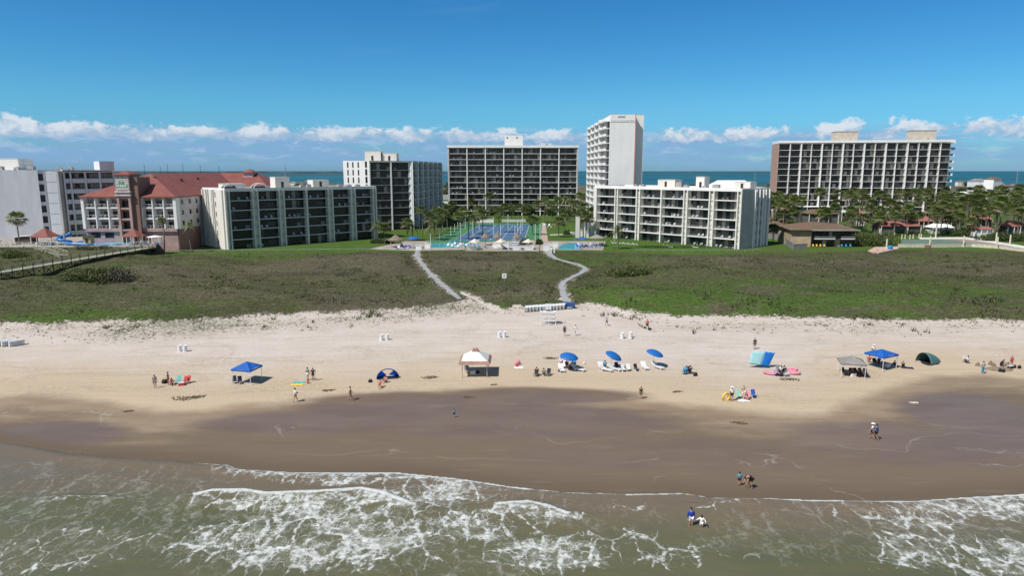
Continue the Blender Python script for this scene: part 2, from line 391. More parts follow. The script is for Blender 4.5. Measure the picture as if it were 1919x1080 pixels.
# dry sand
sandA = mixc(t, maprange(t, n_mid, .3, .7), (.575, .505, .455), (.64, .57, .53))
sandA = mixc(t, maprange(t, math_(t, 'ADD', attr(t, 'dry'), math_(t, 'MULTIPLY', math_(t, 'SUBTRACT', n_strk2, .5), 26)), 2, 24), (.55, .44, .32), sandA)
sandA = mixc(t, math_(t, 'MULTIPLY', maprange(t, n_strk, .52, .70), .42), sandA, (.43, .365, .30))
foot = N(t, 'ShaderNodeTexVoronoi', feature='F1'); foot.inputs['Scale'].default_value = 1.5; L(t, P, foot.inputs['Vector'])
sandA = mixc(t, math_(t, 'MULTIPLY', maprange(t, foot.outputs['Distance'], .28, .08), math_(t, 'MULTIPLY', maprange(t, n_mid, .40, .58), .45)), sandA, (.36, .30, .24))
def iso(sx_, sy_, off, wdt):
    mp = N(t, 'ShaderNodeMapping'); mp.inputs['Scale'].default_value = (sx_, sy_, 1); mp.inputs['Location'].default_value = (off, off * .7, 0); L(t, P, mp.inputs[0])
    return maprange(t, math_(t, 'ABSOLUTE', math_(t, 'SUBTRACT', noise_(t, mp.outputs[0], 1.0, 1.5, .4), .5)), wdt, wdt * .3)
trk = math_(t, 'MAXIMUM', iso(.010, .075, 3.1, .010), math_(t, 'MAXIMUM', iso(.008, .06, 7.7, .007), iso(.02, .05, 12.3, .006)))
sandA = mixc(t, math_(t, 'MULTIPLY', math_(t, 'MULTIPLY', trk, maprange(t, n_fine, .35, .6)), .38), sandA, (.40, .33, .26))
sandA = mixc(t, math_(t, 'MULTIPLY', maprange(t, n_vf, .55, .75), .22), sandA, (.42, .35, .28))
churn = maprange(t, noise_(t, mapped(.06, .16), 1.0, 4, .6), .5, .68)
sandA = mixc(t, math_(t, 'MULTIPLY', math_(t, 'MULTIPLY', churn, maprange(t, n_fine, .42, .6)), .45), sandA, (.40, .32, .235))
# damp sand
dq = math_(t, 'ADD', attr(t, 'dry'), math_(t, 'MULTIPLY', math_(t, 'SUBTRACT', n_mid, .5), 3.4))
dampc = mixc(t, maprange(t, n_strk2, .35, .65), (.29, .215, .145), (.34, .26, .18))
damp = mixc(t, maprange(t, dq, -2.6, 1.0), dampc, sandA)
damp = mixc(t, maprange(t, math_(t, 'ADD', attr(t, 'dry'), math_(t, 'MULTIPLY', math_(t, 'SUBTRACT', n_strk2, .5), 12)), -3.5, -11), damp, (.19, .143, .10))
# sheen of water in the sand
sq = math_(t, 'ADD', attr(t, 'sheen'), math_(t, 'MULTIPLY', math_(t, 'SUBTRACT', noise_(t, mapped(.06, .16), 1.0, 4, .55), .5), 1.1))
sheen = maprange(t, sq, .15, .75)
shc = mixc(t, maprange(t, n_strk2, .3, .7), (.175, .125, .098), (.205, .152, .118))
wetc = mixc(t, sheen, damp, shc)
wetc = mixc(t, maprange(t, attr(t, 'shore'), 4.0, .2), wetc, (.155, .115, .078))
# thin lace lines left by the last swash
vo = N(t, 'ShaderNodeTexVoronoi', feature='DISTANCE_TO_EDGE'); vo.inputs['Scale'].default_value = .085
wv = N(t, 'ShaderNodeVectorMath', operation='ADD'); nz = N(t, 'ShaderNodeTexNoise'); nz.inputs['Scale'].default_value = .35; nz.inputs['Detail'].default_value = 5; L(t, P, nz.inputs['Vector'])
sc_ = N(t, 'ShaderNodeVectorMath', operation='SCALE'); sc_.inputs['Scale'].default_value = 5.5; L(t, nz.outputs['Color'], sc_.inputs[0])
L(t, mapped(.75, 1.3), wv.inputs[0]); L(t, sc_.outputs[0], wv.inputs[1]); L(t, wv.outputs[0], vo.inputs['Vector'])
line = maprange(t, vo.outputs['Distance'], .012, .002)
line = math_(t, 'MULTIPLY', line, math_(t, 'MULTIPLY', maprange(t, attr(t, 'shore'), 22, 9), maprange(t, noise_(t, P, .09, 3), .53, .66)))
wetc = mixc(t, math_(t, 'MULTIPLY', line, .42), wetc, (.5, .47, .43))
def swash(k, amp, wd, seed):
    mp = N(t, 'ShaderNodeMapping'); mp.inputs['Scale'].default_value = (.045, .05, 1); mp.inputs['Location'].default_value = (seed, seed * .6, 0); L(t, P, mp.inputs[0])
    d = math_(t, 'ABSOLUTE', math_(t, 'SUBTRACT', math_(t, 'ADD', attr(t, 'shore'), math_(t, 'MULTIPLY', math_(t, 'SUBTRACT', noise_(t, mp.outputs[0], 1.0, 4, .5), .5), amp)), k))
    return math_(t, 'MULTIPLY', maprange(t, d, wd, wd * .2), maprange(t, noise_(t, mapped(.09, .2), 1.0, 4, .6), .47, .60))
sw = math_(t, 'MAXIMUM', math_(t, 'MAXIMUM', swash(5, 14, .10, 2.0), swash(12, 20, .12, 9.0)), swash(17, 16, .10, 15.0))
wetc = mixc(t, math_(t, 'MULTIPLY', math_(t, 'MULTIPLY', sw, maprange(t, attr(t, 'shore'), 27, 20)), .20), wetc, (.52, .47, .42))
rip = noise_(t, mapped(.10, .8), 1.0, 5, .65)
wetc = mixc(t, math_(t, 'MULTIPLY', maprange(t, rip, .50, .72), math_(t, 'MULTIPLY', maprange(t, dq, .5, -2), .20)), wetc, (.115, .085, .066))
wetc = mixc(t, math_(t, 'MULTIPLY', maprange(t, noise_(t, mapped(.16, 1.2), 1.0, 5, .6), .55, .75), math_(t, 'MULTIPLY', maprange(t, dq, .5, -2), .22)), wetc, (.30, .235, .18))
# prints trodden around the groups
fp = N(t, 'ShaderNodeTexVoronoi', feature='F1'); fp.inputs['Scale'].default_value = 2.3; L(t, P, fp.inputs['Vector'])
tr_ = math_(t, 'MULTIPLY', maprange(t, fp.outputs['Distance'], .30, .10), maprange(t, math_(t, 'ADD', attr(t, 'trod'), math_(t, 'MULTIPLY', math_(t, 'SUBTRACT', n_mid, .5), 1.2)), .25, .8))
wetc = mixc(t, math_(t, 'MULTIPLY', tr_, .42), wetc, (.30, .235, .17))
# dune plants
vq = math_(t, 'ADD', attr(t, 'veg'), math_(t, 'ADD', math_(t, 'MULTIPLY', math_(t, 'SUBTRACT', n_mid, .5), 5.0), math_(t, 'MULTIPLY', math_(t, 'SUBTRACT', n_fine, .5), 6.0)))
g1 = mixc(t, maprange(t, n_fine, .32, .68), (.085, .095, .042), (.150, .158, .075))
g2 = mixc(t, maprange(t, n_fine, .3, .7), (.070, .128, .026), (.120, .190, .042))
g3 = mixc(t, maprange(t, n_fine, .3, .7), (.108, .096, .062), (.190, .172, .118))
nst = noise_(t, mapped(.55, 1.5), .22, 5, .62)
gg = mixc(t, maprange(t, math_(t, 'ADD', math_(t, 'MULTIPLY', attr(t, 'green'), .30), nst), .52, .68), g1, g2)
nst2 = noise_(t, mapped(.6, 1.3), .13, 5, .6)
gg = mixc(t, math_(t, 'MULTIPLY', maprange(t, math_(t, 'ADD', math_(t, 'MULTIPLY', attr(t, 'brown'), .34), nst2), .50, .66), .95), gg, g3)
shd = noise_(t, mapped(.5, 1.4), .06, 4, .6)
gg = mixc(t, math_(t, 'MULTIPLY', maprange(t, shd, .48, .66), .45), gg, (.060, .062, .030))  # broad darker noise patches in the plant colour
pale = noise_(t, mapped(.7, 2.4), .45, 5, .62)
gg = mixc(t, math_(t, 'MULTIPLY', maprange(t, pale, .54, .72), .50), gg, (.27, .255, .17))
gg = mixc(t, math_(t, 'MULTIPLY', maprange(t, noise_(t, P, .9, 5, .7), .54, .70), .5), gg, (.040, .052, .020))
lawnm = maprange(t, math_(t, 'ADD', attr(t, 'lawn'), math_(t, 'MULTIPLY', math_(t, 'SUBTRACT', n_mid, .5), 5)), -2, 2)
lawnc = mixc(t, maprange(t, n_mid, .3, .7), (.075, .150, .026), (.105, .190, .040))
lawnc = mixc(t, maprange(t, n_big, .45, .7), lawnc, (.115, .155, .045))
gg = mixc(t, lawnm, gg, lawnc)
vegm = maprange(t, vq, -.2, .9)
# scattered runners and tufts on the sand in front
sp = math_(t, 'ADD', attr(t, 'speck'), math_(t, 'MULTIPLY', maprange(t, attr(t, 'veg'), -9, 0), .35))
spm = maprange(t, math_(t, 'ADD', math_(t, 'MULTIPLY', sp, .155), noise_(t, P, 2.4, 5, .72)), .655, .70)
spm = math_(t, 'MULTIPLY', spm, maprange(t, attr(t, 'veg'), -16, -6))
sandv = mixc(t, math_(t, 'MULTIPLY', spm, .8), wetc, (.115, .125, .07))
sandv = mixc(t, 1.0, sandv, (.86, .865, .85), 'MULTIPLY'); gg = mixc(t, 1.0, gg, (.70, .69, .70), 'MULTIPLY')
col = mixc(t, vegm, sandv, gg)
# farther inland the ground is dull
far = maprange(t, attr(t, 'lawn'), 210, 260)
col = mixc(t, far, col, mixc(t, maprange(t, n_big, .4, .6), (.05, .06, .035), (.16, .15, .12)))
L(t, col, b.inputs['Base Color'])
wetm = math_(t, 'MULTIPLY', maprange(t, dq, .5, -4), math_(t, 'SUBTRACT', 1, vegm))
rg = math_(t, 'SUBTRACT', .92, math_(t, 'MULTIPLY', wetm, .30)); rg = math_(t, 'SUBTRACT', rg, math_(t, 'MULTIPLY', math_(t, 'MULTIPLY', sheen, wetm), .30))
rg = math_(t, 'SUBTRACT', rg, math_(t, 'MULTIPLY', maprange(t, attr(t, 'shore'), 3.0, .2), .12), clamp=True); L(t, rg, b.inputs['Roughness'])
L(t, math_(t, 'ADD', .08, math_(t, 'MULTIPLY', wetm, .08)), b.inputs['Specular IOR Level'])
bn = N(t, 'ShaderNodeBump'); bn.inputs['Distance'].default_value = 1.0
hh = math_(t, 'ADD', math_(t, 'MULTIPLY', math_(t, 'MULTIPLY', n_fine, vegm), .55), math_(t, 'MULTIPLY', math_(t, 'MULTIPLY', math_(t, 'SUBTRACT', 1, vegm), maprange(t, dq, -1, 3)), math_(t, 'ADD', math_(t, 'MULTIPLY', n_fine, .10), math_(t, 'MULTIPLY', n_vf, .03))))
L(t, math_(t, 'MULTIPLY', math_(t, 'SUBTRACT', 1, lawnm), hh), bn.inputs['Height']); bn.inputs['Strength'].default_value = .8; L(t, bn.outputs[0], b.inputs['Normal'])
gm.materials.append(m)

# ================================================================== GULF WATER
CRESTS = [  # as seen: polyline, height in metres, width of the white line
    ([(375, 934), (400, 928), (460, 927), (500, 934), (600, 931), (680, 925), (720, 932), (765, 951)], .48, 1.0),
    ([(935, 948), (990, 944), (1030, 953), (1062, 965)], .2, .9),
    ([(125, 936), (200, 936)], .22, .6),
    ([(1330, 946), (1345, 942), (1370, 936), (1430, 938)], .12, .5)]
CRW = [([W_(u, v, 0)[:2] for u, v in c], hh_, w) for c, hh_, w in CRESTS]
def cdist(x, y, path):
    """signed distance behind (seaward positive) a crest and closeness to its ends"""
    d = np.full(x.shape, 1e9); side = np.zeros_like(x)
    for (x0, y0), (x1, y1) in zip(path[:-1], path[1:]):
        vx, vy = x1 - x0, y1 - y0; l = vx * vx + vy * vy
        tt = np.clip(((x - x0) * vx + (y - y0) * vy) / l, 0, 1); px, py = x0 + tt * vx, y0 + tt * vy
        dd = np.hypot(x - px, y - py); k = dd < d; d = np.where(k, dd, d); side = np.where(k, py - y, side)
    return d * np.sign(side)
def wz(x, y):
    s = ci(SHORE, x) - y                                   # metres seaward of the edge
    z = .02 + np.minimum(s, 1.0) * .05 + sstep(0, 8, s) * ((fbm(x, y, 7, 11) - .5) * .30 + (fbm(x * .55, y * 1.5, 2.3, 14) - .5) * .12)
    for p, hh_, w in CRW:
        d = cdist(x, y, p); z = z + hh_ * np.where(d > 0, np.exp(-(d / 2.4) ** 2), np.exp(-(d / .45) ** 2))
    z = z + .35 * np.exp(-((s - 34) / 3.5) ** 2) + .16 * np.exp(-((s - 1.0) / .9) ** 2) * sstep(.45, .6, fbm(x, y, 12, 2))
    z = z * sstep(-.02, .4, s) + .012
    return np.where(s < -.1, -.6, z)
xs = axis(-3500, -62, 66, 3500, .22, 1.25); ys = axis(-4000, 38, 75, 76, .16, 1.3)
V, F, gx, gy = grid(xs, ys, wz)
s_ = ci(SHORE, gx) - gy
# keep only the water side
wv_ = (s_ + (fbm(gx, gy, 1.6, 21, 3) - .5) * .7)
V[:, 2] = np.maximum(V[:, 2], -.5); keep = (wv_[F] > -.05).any(1)
F = F[keep]
wm = npmesh('gulf_water', V, F, [], smooth=True)
water = link('gulf_water', wm); tag(water, 'murky green shallow sea with white foam washing onto the sand', None, None, 'structure')
setattr_(wm, 'sea', s_)
dens = blobs(gx, gy, [(600, 1010, 330, 85, .95), (560, 950, 200, 24, 1), (660, 900, 220, 18, .8), (800, 930, 190, 34, .92), (880, 985, 150, 40, .9), (1000, 970, 90, 26, .85), (1040, 1040, 170, 42, .95), (1280, 1040, 200, 34, .62),
    (980, 1000, 60, 22, .6), (1150, 1010, 120, 26, .7), (1190, 952, 70, 12, .5), (1850, 955, 130, 30, 1), (1760, 1040, 180, 60, .8), (1700, 975, 160, 36, .75), (1900, 1050, 110, 50, .95), (1560, 960, 120, 18, .5), (1640, 1010, 90, 30, .5),
    (160, 1020, 220, 44, .58), (60, 1055, 160, 40, .55), (420, 880, 60, 8, .5), (250, 880, 160, 18, .25), (380, 1030, 120, 50, .6)])
# swash edge: brighter in the middle and on the right
u_of = lambda x, y: 959.5 + FPX * x / np.maximum(y, 1) * .93
uu = u_of(gx, gy)
es = np.interp(uu, [0, 120, 340, 400, 470, 620, 960, 1050, 1250, 1330, 1400, 1919], [.18, .3, .3, .8, 1, 1, .9, .5, .7, .5, .85, 1])
edge = np.exp(-((s_ - .12) / .30) ** 2) * es
band = sstep(3.6, .4, s_) * np.interp(uu, [0, 400, 460, 640, 900, 1000, 1400, 1500, 1919], [.0, .25, .85, .95, .7, .3, .35, .6, .95])
line_ = np.zeros_like(gx)
for p, hh_, w in CRW:
    d = cdist(gx, gy, p); line_ = np.maximum(line_, np.where(d > 0, np.exp(-(d / (.55 * w)) ** 2), np.exp(-(d / .12) ** 2)) * w)
    dens = np.maximum(dens, np.where(d > 0, np.exp(-(d / 2.2) ** 2), 0) * .95 * w)
setattr_(wm, 'foam', np.maximum(dens, band)); setattr_(wm, 'edge', np.maximum(edge, line_))
setattr_(wm, 'murk', np.maximum(blobs(gx, gy, [(120, 875, 330, 62, 1), (420, 905, 150, 22, .8), (1120, 945, 300, 26, .6), (780, 905, 420, 20, .7), (1600, 945, 400, 14, .4)]), 0))
setattr_(wm, 'wisp', blobs(gx, gy, [(150, 960, 360, 110, 1), (100, 880, 200, 30, .6), (900, 1060, 300, 40, .9), (1500, 1000, 260, 70, .75), (1150, 970, 200, 40, .6), (600, 1000, 420, 90, 1), (1780, 1000, 260, 90, 1), (900, 940, 260, 50, .9)]))
m = bpy.data.materials.new('gulf_water_surface'); m.use_nodes = True; t = m.node_tree; b = t.nodes['Principled BSDF']
gn = N(t, 'ShaderNodeNewGeometry'); P = gn.outputs['Position']
wc = mixc(t, maprange(t, noise_(t, mapped(.5, 1.2), .12, 4), .35, .65), (.100, .102, .052), (.125, .120, .068))
sea = math_(t, 'ADD', attr(t, 'sea'), math_(t, 'MULTIPLY', math_(t, 'SUBTRACT', noise_(t, P, .18, 4), .5), 5))
wc = mixc(t, maprange(t, sea, 9.0, .5), wc, (.165, .128, .085))
wc = mixc(t, math_(t, 'MULTIPLY', maprange(t, math_(t, 'ADD', attr(t, 'murk'), math_(t, 'MULTIPLY', math_(t, 'SUBTRACT', noise_(t, P, .16, 4), .5), .8)), .15, .9), .75), wc, (.150, .120, .082))
wc = mixc(t, maprange(t, attr(t, 'sea'), 40, 300), wc, (.05, .10, .10))
# lace of foam: cell edges of two sizes, bent by noise
def warp(amount, scale, sx_, sy_):
    nz = N(t, 'ShaderNodeTexNoise'); nz.inputs['Scale'].default_value = scale; nz.inputs['Detail'].default_value = 5; nz.inputs['Roughness'].default_value = .6; L(t, P, nz.inputs['Vector'])
    s1 = N(t, 'ShaderNodeVectorMath', operation='SUBTRACT'); s1.inputs[1].default_value = (.5, .5, .5); L(t, nz.outputs['Color'], s1.inputs[0])
    s2 = N(t, 'ShaderNodeVectorMath', operation='SCALE'); s2.inputs['Scale'].default_value = amount; L(t, s1.outputs[0], s2.inputs[0])
    s3 = N(t, 'ShaderNodeVectorMath', operation='ADD'); L(t, mapped(sx_, sy_, 0), s3.inputs[0]); L(t, s2.outputs[0], s3.inputs[1]); return s3.outputs[0]
def lace(scale, wp, lo, hi):
    v = N(t, 'ShaderNodeTexVoronoi', feature='DISTANCE_TO_EDGE'); v.inputs['Scale'].default_value = scale; L(t, wp, v.inputs['Vector'])
    return v.outputs['Distance']
fo = math_(t, 'ADD', attr(t, 'foam'), math_(t, 'MULTIPLY', math_(t, 'SUBTRACT', noise_(t, mapped(.8, 1.2), .28, 4, .6), .5), 1.5))
fo = math_(t, 'MULTIPLY', maprange(t, fo, .30, 1.25, 0, 1, False), maprange(t, attr(t, 'foam'), 0, .25))
wA = warp(1.5, .55, 1.05, .62); wB = warp(.8, 1.5, 1.0, .72); wC = warp(.35, 3.5, 1, .9)
lA = lace(.50, wA, 0, 1); lB = lace(1.2, wB, 0, 1); lC = lace(3.6, wC, 0, 1)
def cut(d, k, off):    # width of a strand grows with the foam's density
    w = math_(t, 'MULTIPLY', math_(t, 'SUBTRACT', fo, off, clamp=True), k)
    return math_(t, 'MULTIPLY', maprange(t, math_(t, 'SUBTRACT', w, d), -.010, .05), maprange(t, w, .0, .03))
brk = maprange(t, noise_(t, P, 2.2, 5, .65), .36, .58)
fA = math_(t, 'MULTIPLY', cut(lA, .17, .05), brk); fB = math_(t, 'MULTIPLY', cut(lB, .17, .20), maprange(t, noise_(t, P, 1.1, 4, .6), .42, .60)); fC = math_(t, 'MULTIPLY', cut(lC, .32, .34), maprange(t, noise_(t, P, .8, 4, .6), .46, .62))
fs = math_(t, 'MAXIMUM', math_(t, 'MULTIPLY', fA, .92), math_(t, 'MAXIMUM', math_(t, 'MULTIPLY', fB, .8), math_(t, 'MULTIPLY', fC, .7)))
wD = warp(2.6, .35, .9, .45); dD = lace(.42, wD, 0, 1); wE = warp(1.2, 1.1, 1.0, .5); dE = lace(1.0, wE, 0, 1)
ws = math_(t, 'MULTIPLY', maprange(t, math_(t, 'ADD', attr(t, 'wisp'), math_(t, 'MULTIPLY', math_(t, 'SUBTRACT', noise_(t, P, .4, 5, .65), .5), 1.6)), .35, 1.0), math_(t, 'MAXIMUM', maprange(t, dD, .07, .0), math_(t, 'MULTIPLY', maprange(t, dE, .06, .0), .7)))
ws = math_(t, 'MULTIPLY', math_(t, 'MULTIPLY', ws, maprange(t, noise_(t, P, 1.7, 5, .7), .38, .62)), maprange(t, attr(t, 'wisp'), 0, .2))
fs = math_(t, 'MAXIMUM', fs, math_(t, 'MULTIPLY', ws, .28))
ed = maprange(t, math_(t, 'ADD', attr(t, 'edge'), math_(t, 'MULTIPLY', math_(t, 'SUBTRACT', noise_(t, P, 1.4, 5, .65), .5), 1.2)), .38, .75)
ed = math_(t, 'MULTIPLY', ed, maprange(t, attr(t, 'edge'), .05, .4))
milk = math_(t, 'MULTIPLY', maprange(t, math_(t, 'ADD', fo, math_(t, 'MULTIPLY', math_(t, 'SUBTRACT', noise_(t, P, .9, 5, .65), .5), .9)), .45, 1.2), .42)
wc = mixc(t, milk, wc, (.34, .37, .28))
foam = math_(t, 'MAXIMUM', fs, math_(t, 'MULTIPLY', ed, .95), clamp=True)
fcol = mixc(t, maprange(t, noise_(t, P, 3, 3), .3, .7), (.48, .51, .50), (.66, .68, .67))
L(t, mixc(t, foam, wc, fcol), b.inputs['Base Color'])
L(t, math_(t, 'ADD', .26, math_(t, 'MULTIPLY', foam, .6)), b.inputs['Roughness']); b.inputs['IOR'].default_value = 1.33
L(t, math_(t, 'SUBTRACT', .36, math_(t, 'MULTIPLY', foam, .25)), b.inputs['Specular IOR Level'])
bn = N(t, 'ShaderNodeBump'); bn.inputs['Strength'].default_value = .7; bn.inputs['Distance'].default_value = 1.0
w1 = noise_(t, mapped(.6, 1.6), .55, 5, .55); w2 = noise_(t, mapped(.8, 1.4), 2.6, 4, .6)
L(t, math_(t, 'ADD', math_(t, 'ADD', math_(t, 'MULTIPLY', w1, .26), math_(t, 'MULTIPLY', w2, .05)), math_(t, 'MULTIPLY', foam, .06)), bn.inputs['Height']); L(t, bn.outputs[0], b.inputs['Normal'])
wm.materials.append(m)

# ================================================================== BAY AND FAR SHORE
mb = MB(); mb.add([(-45000, 1195, -.3), (45000, 1195, -.3), (45000, 60000, -.3), (-45000, 60000, -.3)], [(0, 1, 2, 3)])
m = bpy.data.materials.new('bay_water_surface'); m.use_nodes = True; t = m.node_tree; b = t.nodes['Principled BSDF']
gn = N(t, 'ShaderNodeNewGeometry'); P = gn.outputs['Position']
L(t, mixc(t, maprange(t, noise_(t, mapped(.6, .12), .0045, 5, .6), .35, .65), (.012, .085, .125), (.022, .125, .165)), b.inputs['Base Color'])
b.inputs['Roughness'].default_value = .55; b.inputs['Specular IOR Level'].default_value = .25
bn = N(t, 'ShaderNodeBump'); bn.inputs['Distance'].default_value = 1.0; bn.inputs['Strength'].default_value = .6; L(t, math_(t, 'MULTIPLY', noise_(t, P, .15, 3), .8), bn.inputs['Height']); L(t, bn.outputs[0], b.inputs['Normal'])
tag(mb.build('bay_water', m), 'flat blue bay behind the island', None, None, 'structure')
def shore(name, x0, x1, y, hgt_, m, lab, n=160, dep=500, seed=1):
    mb = MB(); xs_ = np.linspace(x0, x1, n); rr = random.Random(seed)
    hs_ = [hgt_ * (.35 + .65 * mn.noise((i * .17, seed, 0)) + rr.random() * .35) * min(1, i / 6, (n - 1 - i) / 6) for i in range(n)]
    hs_ = [max(.2, h) for h in hs_]
    for i in range(n - 1):
        a, b_ = xs_[i], xs_[i + 1]; h0, h1_ = hs_[i], hs_[i + 1]
        mb.add([(a, y, -.5), (b_, y, -.5), (b_, y + 30, h1_), (a, y + 30, h0), (b_, y + dep, h1_ * 1.1), (a, y + dep, h0 * 1.1)], [(0, 1, 2, 3), (3, 2, 4, 5)])
    return tag(mb.build(name, m), lab, None, None, 'structure')
M_shore = mat('hazed_far_land', (.035, .055, .06), .9, .2, .004)  # bluish haze of distance put into the land colour
shore('far_shore', -4300, -560, 6200, 26, M_shore, 'low dark mainland across the bay', seed=3)
shore('far_shore', 1050, 5200, 9500, 13, M_shore, 'thin strip of land on the horizon', seed=5)
shore('far_shore', -9000, -3900, 7400, 20, M_shore, 'low mainland beyond the hotels', seed=8)

# ================================================================== BUILDINGS
def window_mesh(w, h, seed, glass=None, curt=(.35, .55), mull=.07, door=False):
    """one glazed opening: panes, mullions and drawn or half drawn curtains behind them"""
    rr = random.Random(seed); mb = MB(); glass = glass or M_glass
    n = max(2, round(w / 1.35)); pw = w / n
    for i in range(n):
        q = rr.random(); x0 = i * pw + mull / 2; x1 = (i + 1) * pw - mull / 2
        mb.mi = 1 if q < curt[0] * .5 else (2 if q < curt[1] else 0)
        if rr.random() < .3 and mb.mi:
            k = h * rr.uniform(.3, .7); mb.box(x0, x1, -.02, .02, 0, k); mb.mi = 0; mb.box(x0, x1, -.02, .02, k, h)
        else: mb.box(x0, x1, -.02, .02, 0, h)
    mb.mi = 3
    for i in range(n + 1): mb.box(i * pw - mull / 2, i * pw + mull / 2, -.05, .03, 0, h)
    mb.box(0, w, -.052, .032, h - .08, h + .001)
    return mb.mesh('window', [glass, M_curt, M_curt2, M_dark])
def railing_mesh(w, hgt_=1.05, solid=None, mat_=None, gap=.9):
    mb = MB()
    if solid: mb.box(0, w, -.06, .06, 0, hgt_)
    else:
        mb.box(0, w, -.03, .03, hgt_ - .06, hgt_); mb.box(0, w, -.02, .02, .08, .13)
        n = max(2, int(w / gap))
        for i in range(n + 1): mb.box(i * w / n - .02, i * w / n + .02, -.02, .02, 0, hgt_ - .06)
    return mb.mesh('railing', [mat_ or M_dark])
def furniture_mesh(seed):
    """balcony chairs and a small table in one bay, white or dark"""
    rr = random.Random(seed); mb = MB()
    x = 0; mb.box(x, x + .6, -.6, 0, .36, .46); mb.box(x, x + .6, -.08, .02, .3, .98)
    for q in (0, .54): mb.box(x + q, x + q + .06, -.6, -.54, 0, .37); mb.box(x + q, x + q + .06, -.06, 0, 0, .31)
    if seed % 2: mb.box(0, .06, -.6, -.05, .355, .68); mb.box(.54, .6, -.6, -.05, .355, .68)
    return mb
WC = {}
def facade(root, ox, oy, rot, widths, floors, fh, z0=0.0, colw=.5, colproj=.35, recess=1.5, slab=.28, glass=None, m_col=None, m_slab=None, rail=None, curt=(.35, .55),
           thick=None, skip=(), head=.45, furn=.0, seedb=1, railm=None, win_cap=100, vary=None, coltop=.0):
    """bays side by side on a front: columns, floor slabs, a window and a railing in every bay on every floor. Local x runs along the front, y goes in."""
    rr = random.Random(seedb); c, s = math.cos(rot), math.sin(rot)
    def at(x, y, z): return (ox + x * c - y * s, oy + x * s + y * c, z)
    Lx = sum(widths); m_col = m_col or M_white; m_slab = m_slab or m_col
    xs_ = [0]
    for w in widths: xs_.append(xs_[-1] + w)
    Ht = floors * fh
    for i, x in enumerate(xs_):
        cw = (thick[i] if thick else colw)
        if cw <= 0: continue
        key = ('col', round(cw, 2), colproj, recess, Ht, m_col.name, coltop)
        if key not in WC:
            mb = MB()
            if cw > 1.0:      # a pair of fins with a shaded slot between them
                mb.box(-cw / 2, -cw / 2 + .38, -colproj, recess + .003, 0, Ht + coltop); mb.box(cw / 2 - .38, cw / 2, -colproj, recess + .003, 0, Ht + coltop); mb.box(-cw / 2 + .38, cw / 2 - .38, -colproj + .75, recess, 0, Ht + coltop - .3)
            else: mb.box(-cw / 2, cw / 2, -colproj, recess + .003, 0, Ht + coltop)
            WC[key] = mb.mesh('column', m_col)
        link('column', WC[key], root, at(x, 0, z0), rot)
    for f in range(floors + 1):
        key = ('slab', round(Lx, 2), recess, slab, m_slab.name)
        if key not in WC: WC[key] = MB().box(.03, Lx - .03, -.06, recess - .003, -slab, 0).mesh('floor_slab', m_slab)
        if f > 0 or z0 > .5: link('floor_slab', WC[key], root, at(0, 0, z0 + f * fh), rot)
    cnt = 0
    for i, w in enumerate(widths):
        for f in range(floors):
            if (i, f) in skip: continue
            v = rr.randrange(7); cw = .4; ww = w - cw
            key = ('win', round(ww, 2), fh, v, (glass or M_glass).name, curt, head)
            if key not in WC: WC[key] = window_mesh(ww, fh - slab - head + .1, v * 13 + int(ww * 10), glass, curt)
            cnt += 1
            if cnt <= win_cap:
                wo_ = link('window', WC[key], root, at(xs_[i] + cw / 2, recess - .06, z0 + f * fh + .02), rot)
                if furn > .5:
                    hh_ = fh - slab - head + .1; k2 = ('wf', round(ww, 2), round(hh_, 2))
                    if k2 not in WC: WC[k2] = MB().box(0, ww, -.10, -.053, hh_ + .003, hh_ + .12).box(-.1, -.003, -.10, .03, 0, hh_ + .12).box(ww + .003, ww + .1, -.10, .03, 0, hh_ + .12).mesh('frame', M_lilac)
                    link('frame', WC[k2], wo_)
            if rail:
                key = ('rail', round(w, 2), rail)
                if key not in WC: WC[key] = railing_mesh(w - .45, rail[0], rail[1], rail[2])
                link('railing', WC[key], root, at(xs_[i] + .22, .06 if not rail[1] else .0, z0 + f * fh), rot)
            if furn and rr.random() < furn:
                v = rr.randrange(6); key = ('furn', v)
                if key not in WC: WC[key] = furniture_mesh(v).mesh('balcony_chair', M_plast if v % 3 else M_steel)
                x_ = rr.uniform(.9, w * .45); link('balcony_chair', WC[key], root, at(xs_[i] + x_, recess - .25, z0 + f * fh + .01), rot)
                if rr.random() < .7: link('balcony_chair', WC[key], root, at(xs_[i] + min(w - 1.3, x_ + rr.uniform(1.2, 3.5)), recess - .3, z0 + f * fh + .01), rot + rr.uniform(-.4, .4))
def roof_clutter(root, items):
    for kind, x, y, z, a, b_, h in items:
        if kind == 'box':
            mb = MB(); mb.box(x, x + a, y, y + b_, z, z + h); mb.box(x - .08, x + a + .08, y - .08, y + b_ + .08, z + h, z + h + .14); hut_ = mb.build('roof_hut', M_cream, root)
            MB().box(x + a * .4, x + a * .4 + .9, y - .04, y - .002, z + .2, z + min(2.1, h - .4)).build('roof_door', M_dark, hut_)
        elif kind == 'ac':
            mb = MB(); mb.box(x, x + a, y, y + b_, z + .25, z + h); mb.lathe([(min(a, b_) * .32, 0), (min(a, b_) * .32, .12)], (x + a / 2, y + b_ / 2, z + h), 10)
            for i in range(4): mb.box(x + a * .1 + i * a * .22, x + a * .1 + i * a * .22 + .08, y - .02, y, z + .35, z + h - .1)
            for q in (0, 1): mb.box(x + q * (a - .1), x + q * (a - .1) + .1, y, y + b_, z, z + .25)
            mb.build('air_conditioner', M_steel if rnd.random() < .5 else M_gray, root)
        elif kind == 'mast': MB().tube([(x, y, z), (x, y, z + h)], [.06, .03], 5).tube([(x - .5, y, z + h * .8), (x + .5, y, z + h * .8)], .025, 4).build('antenna', M_steel, root)

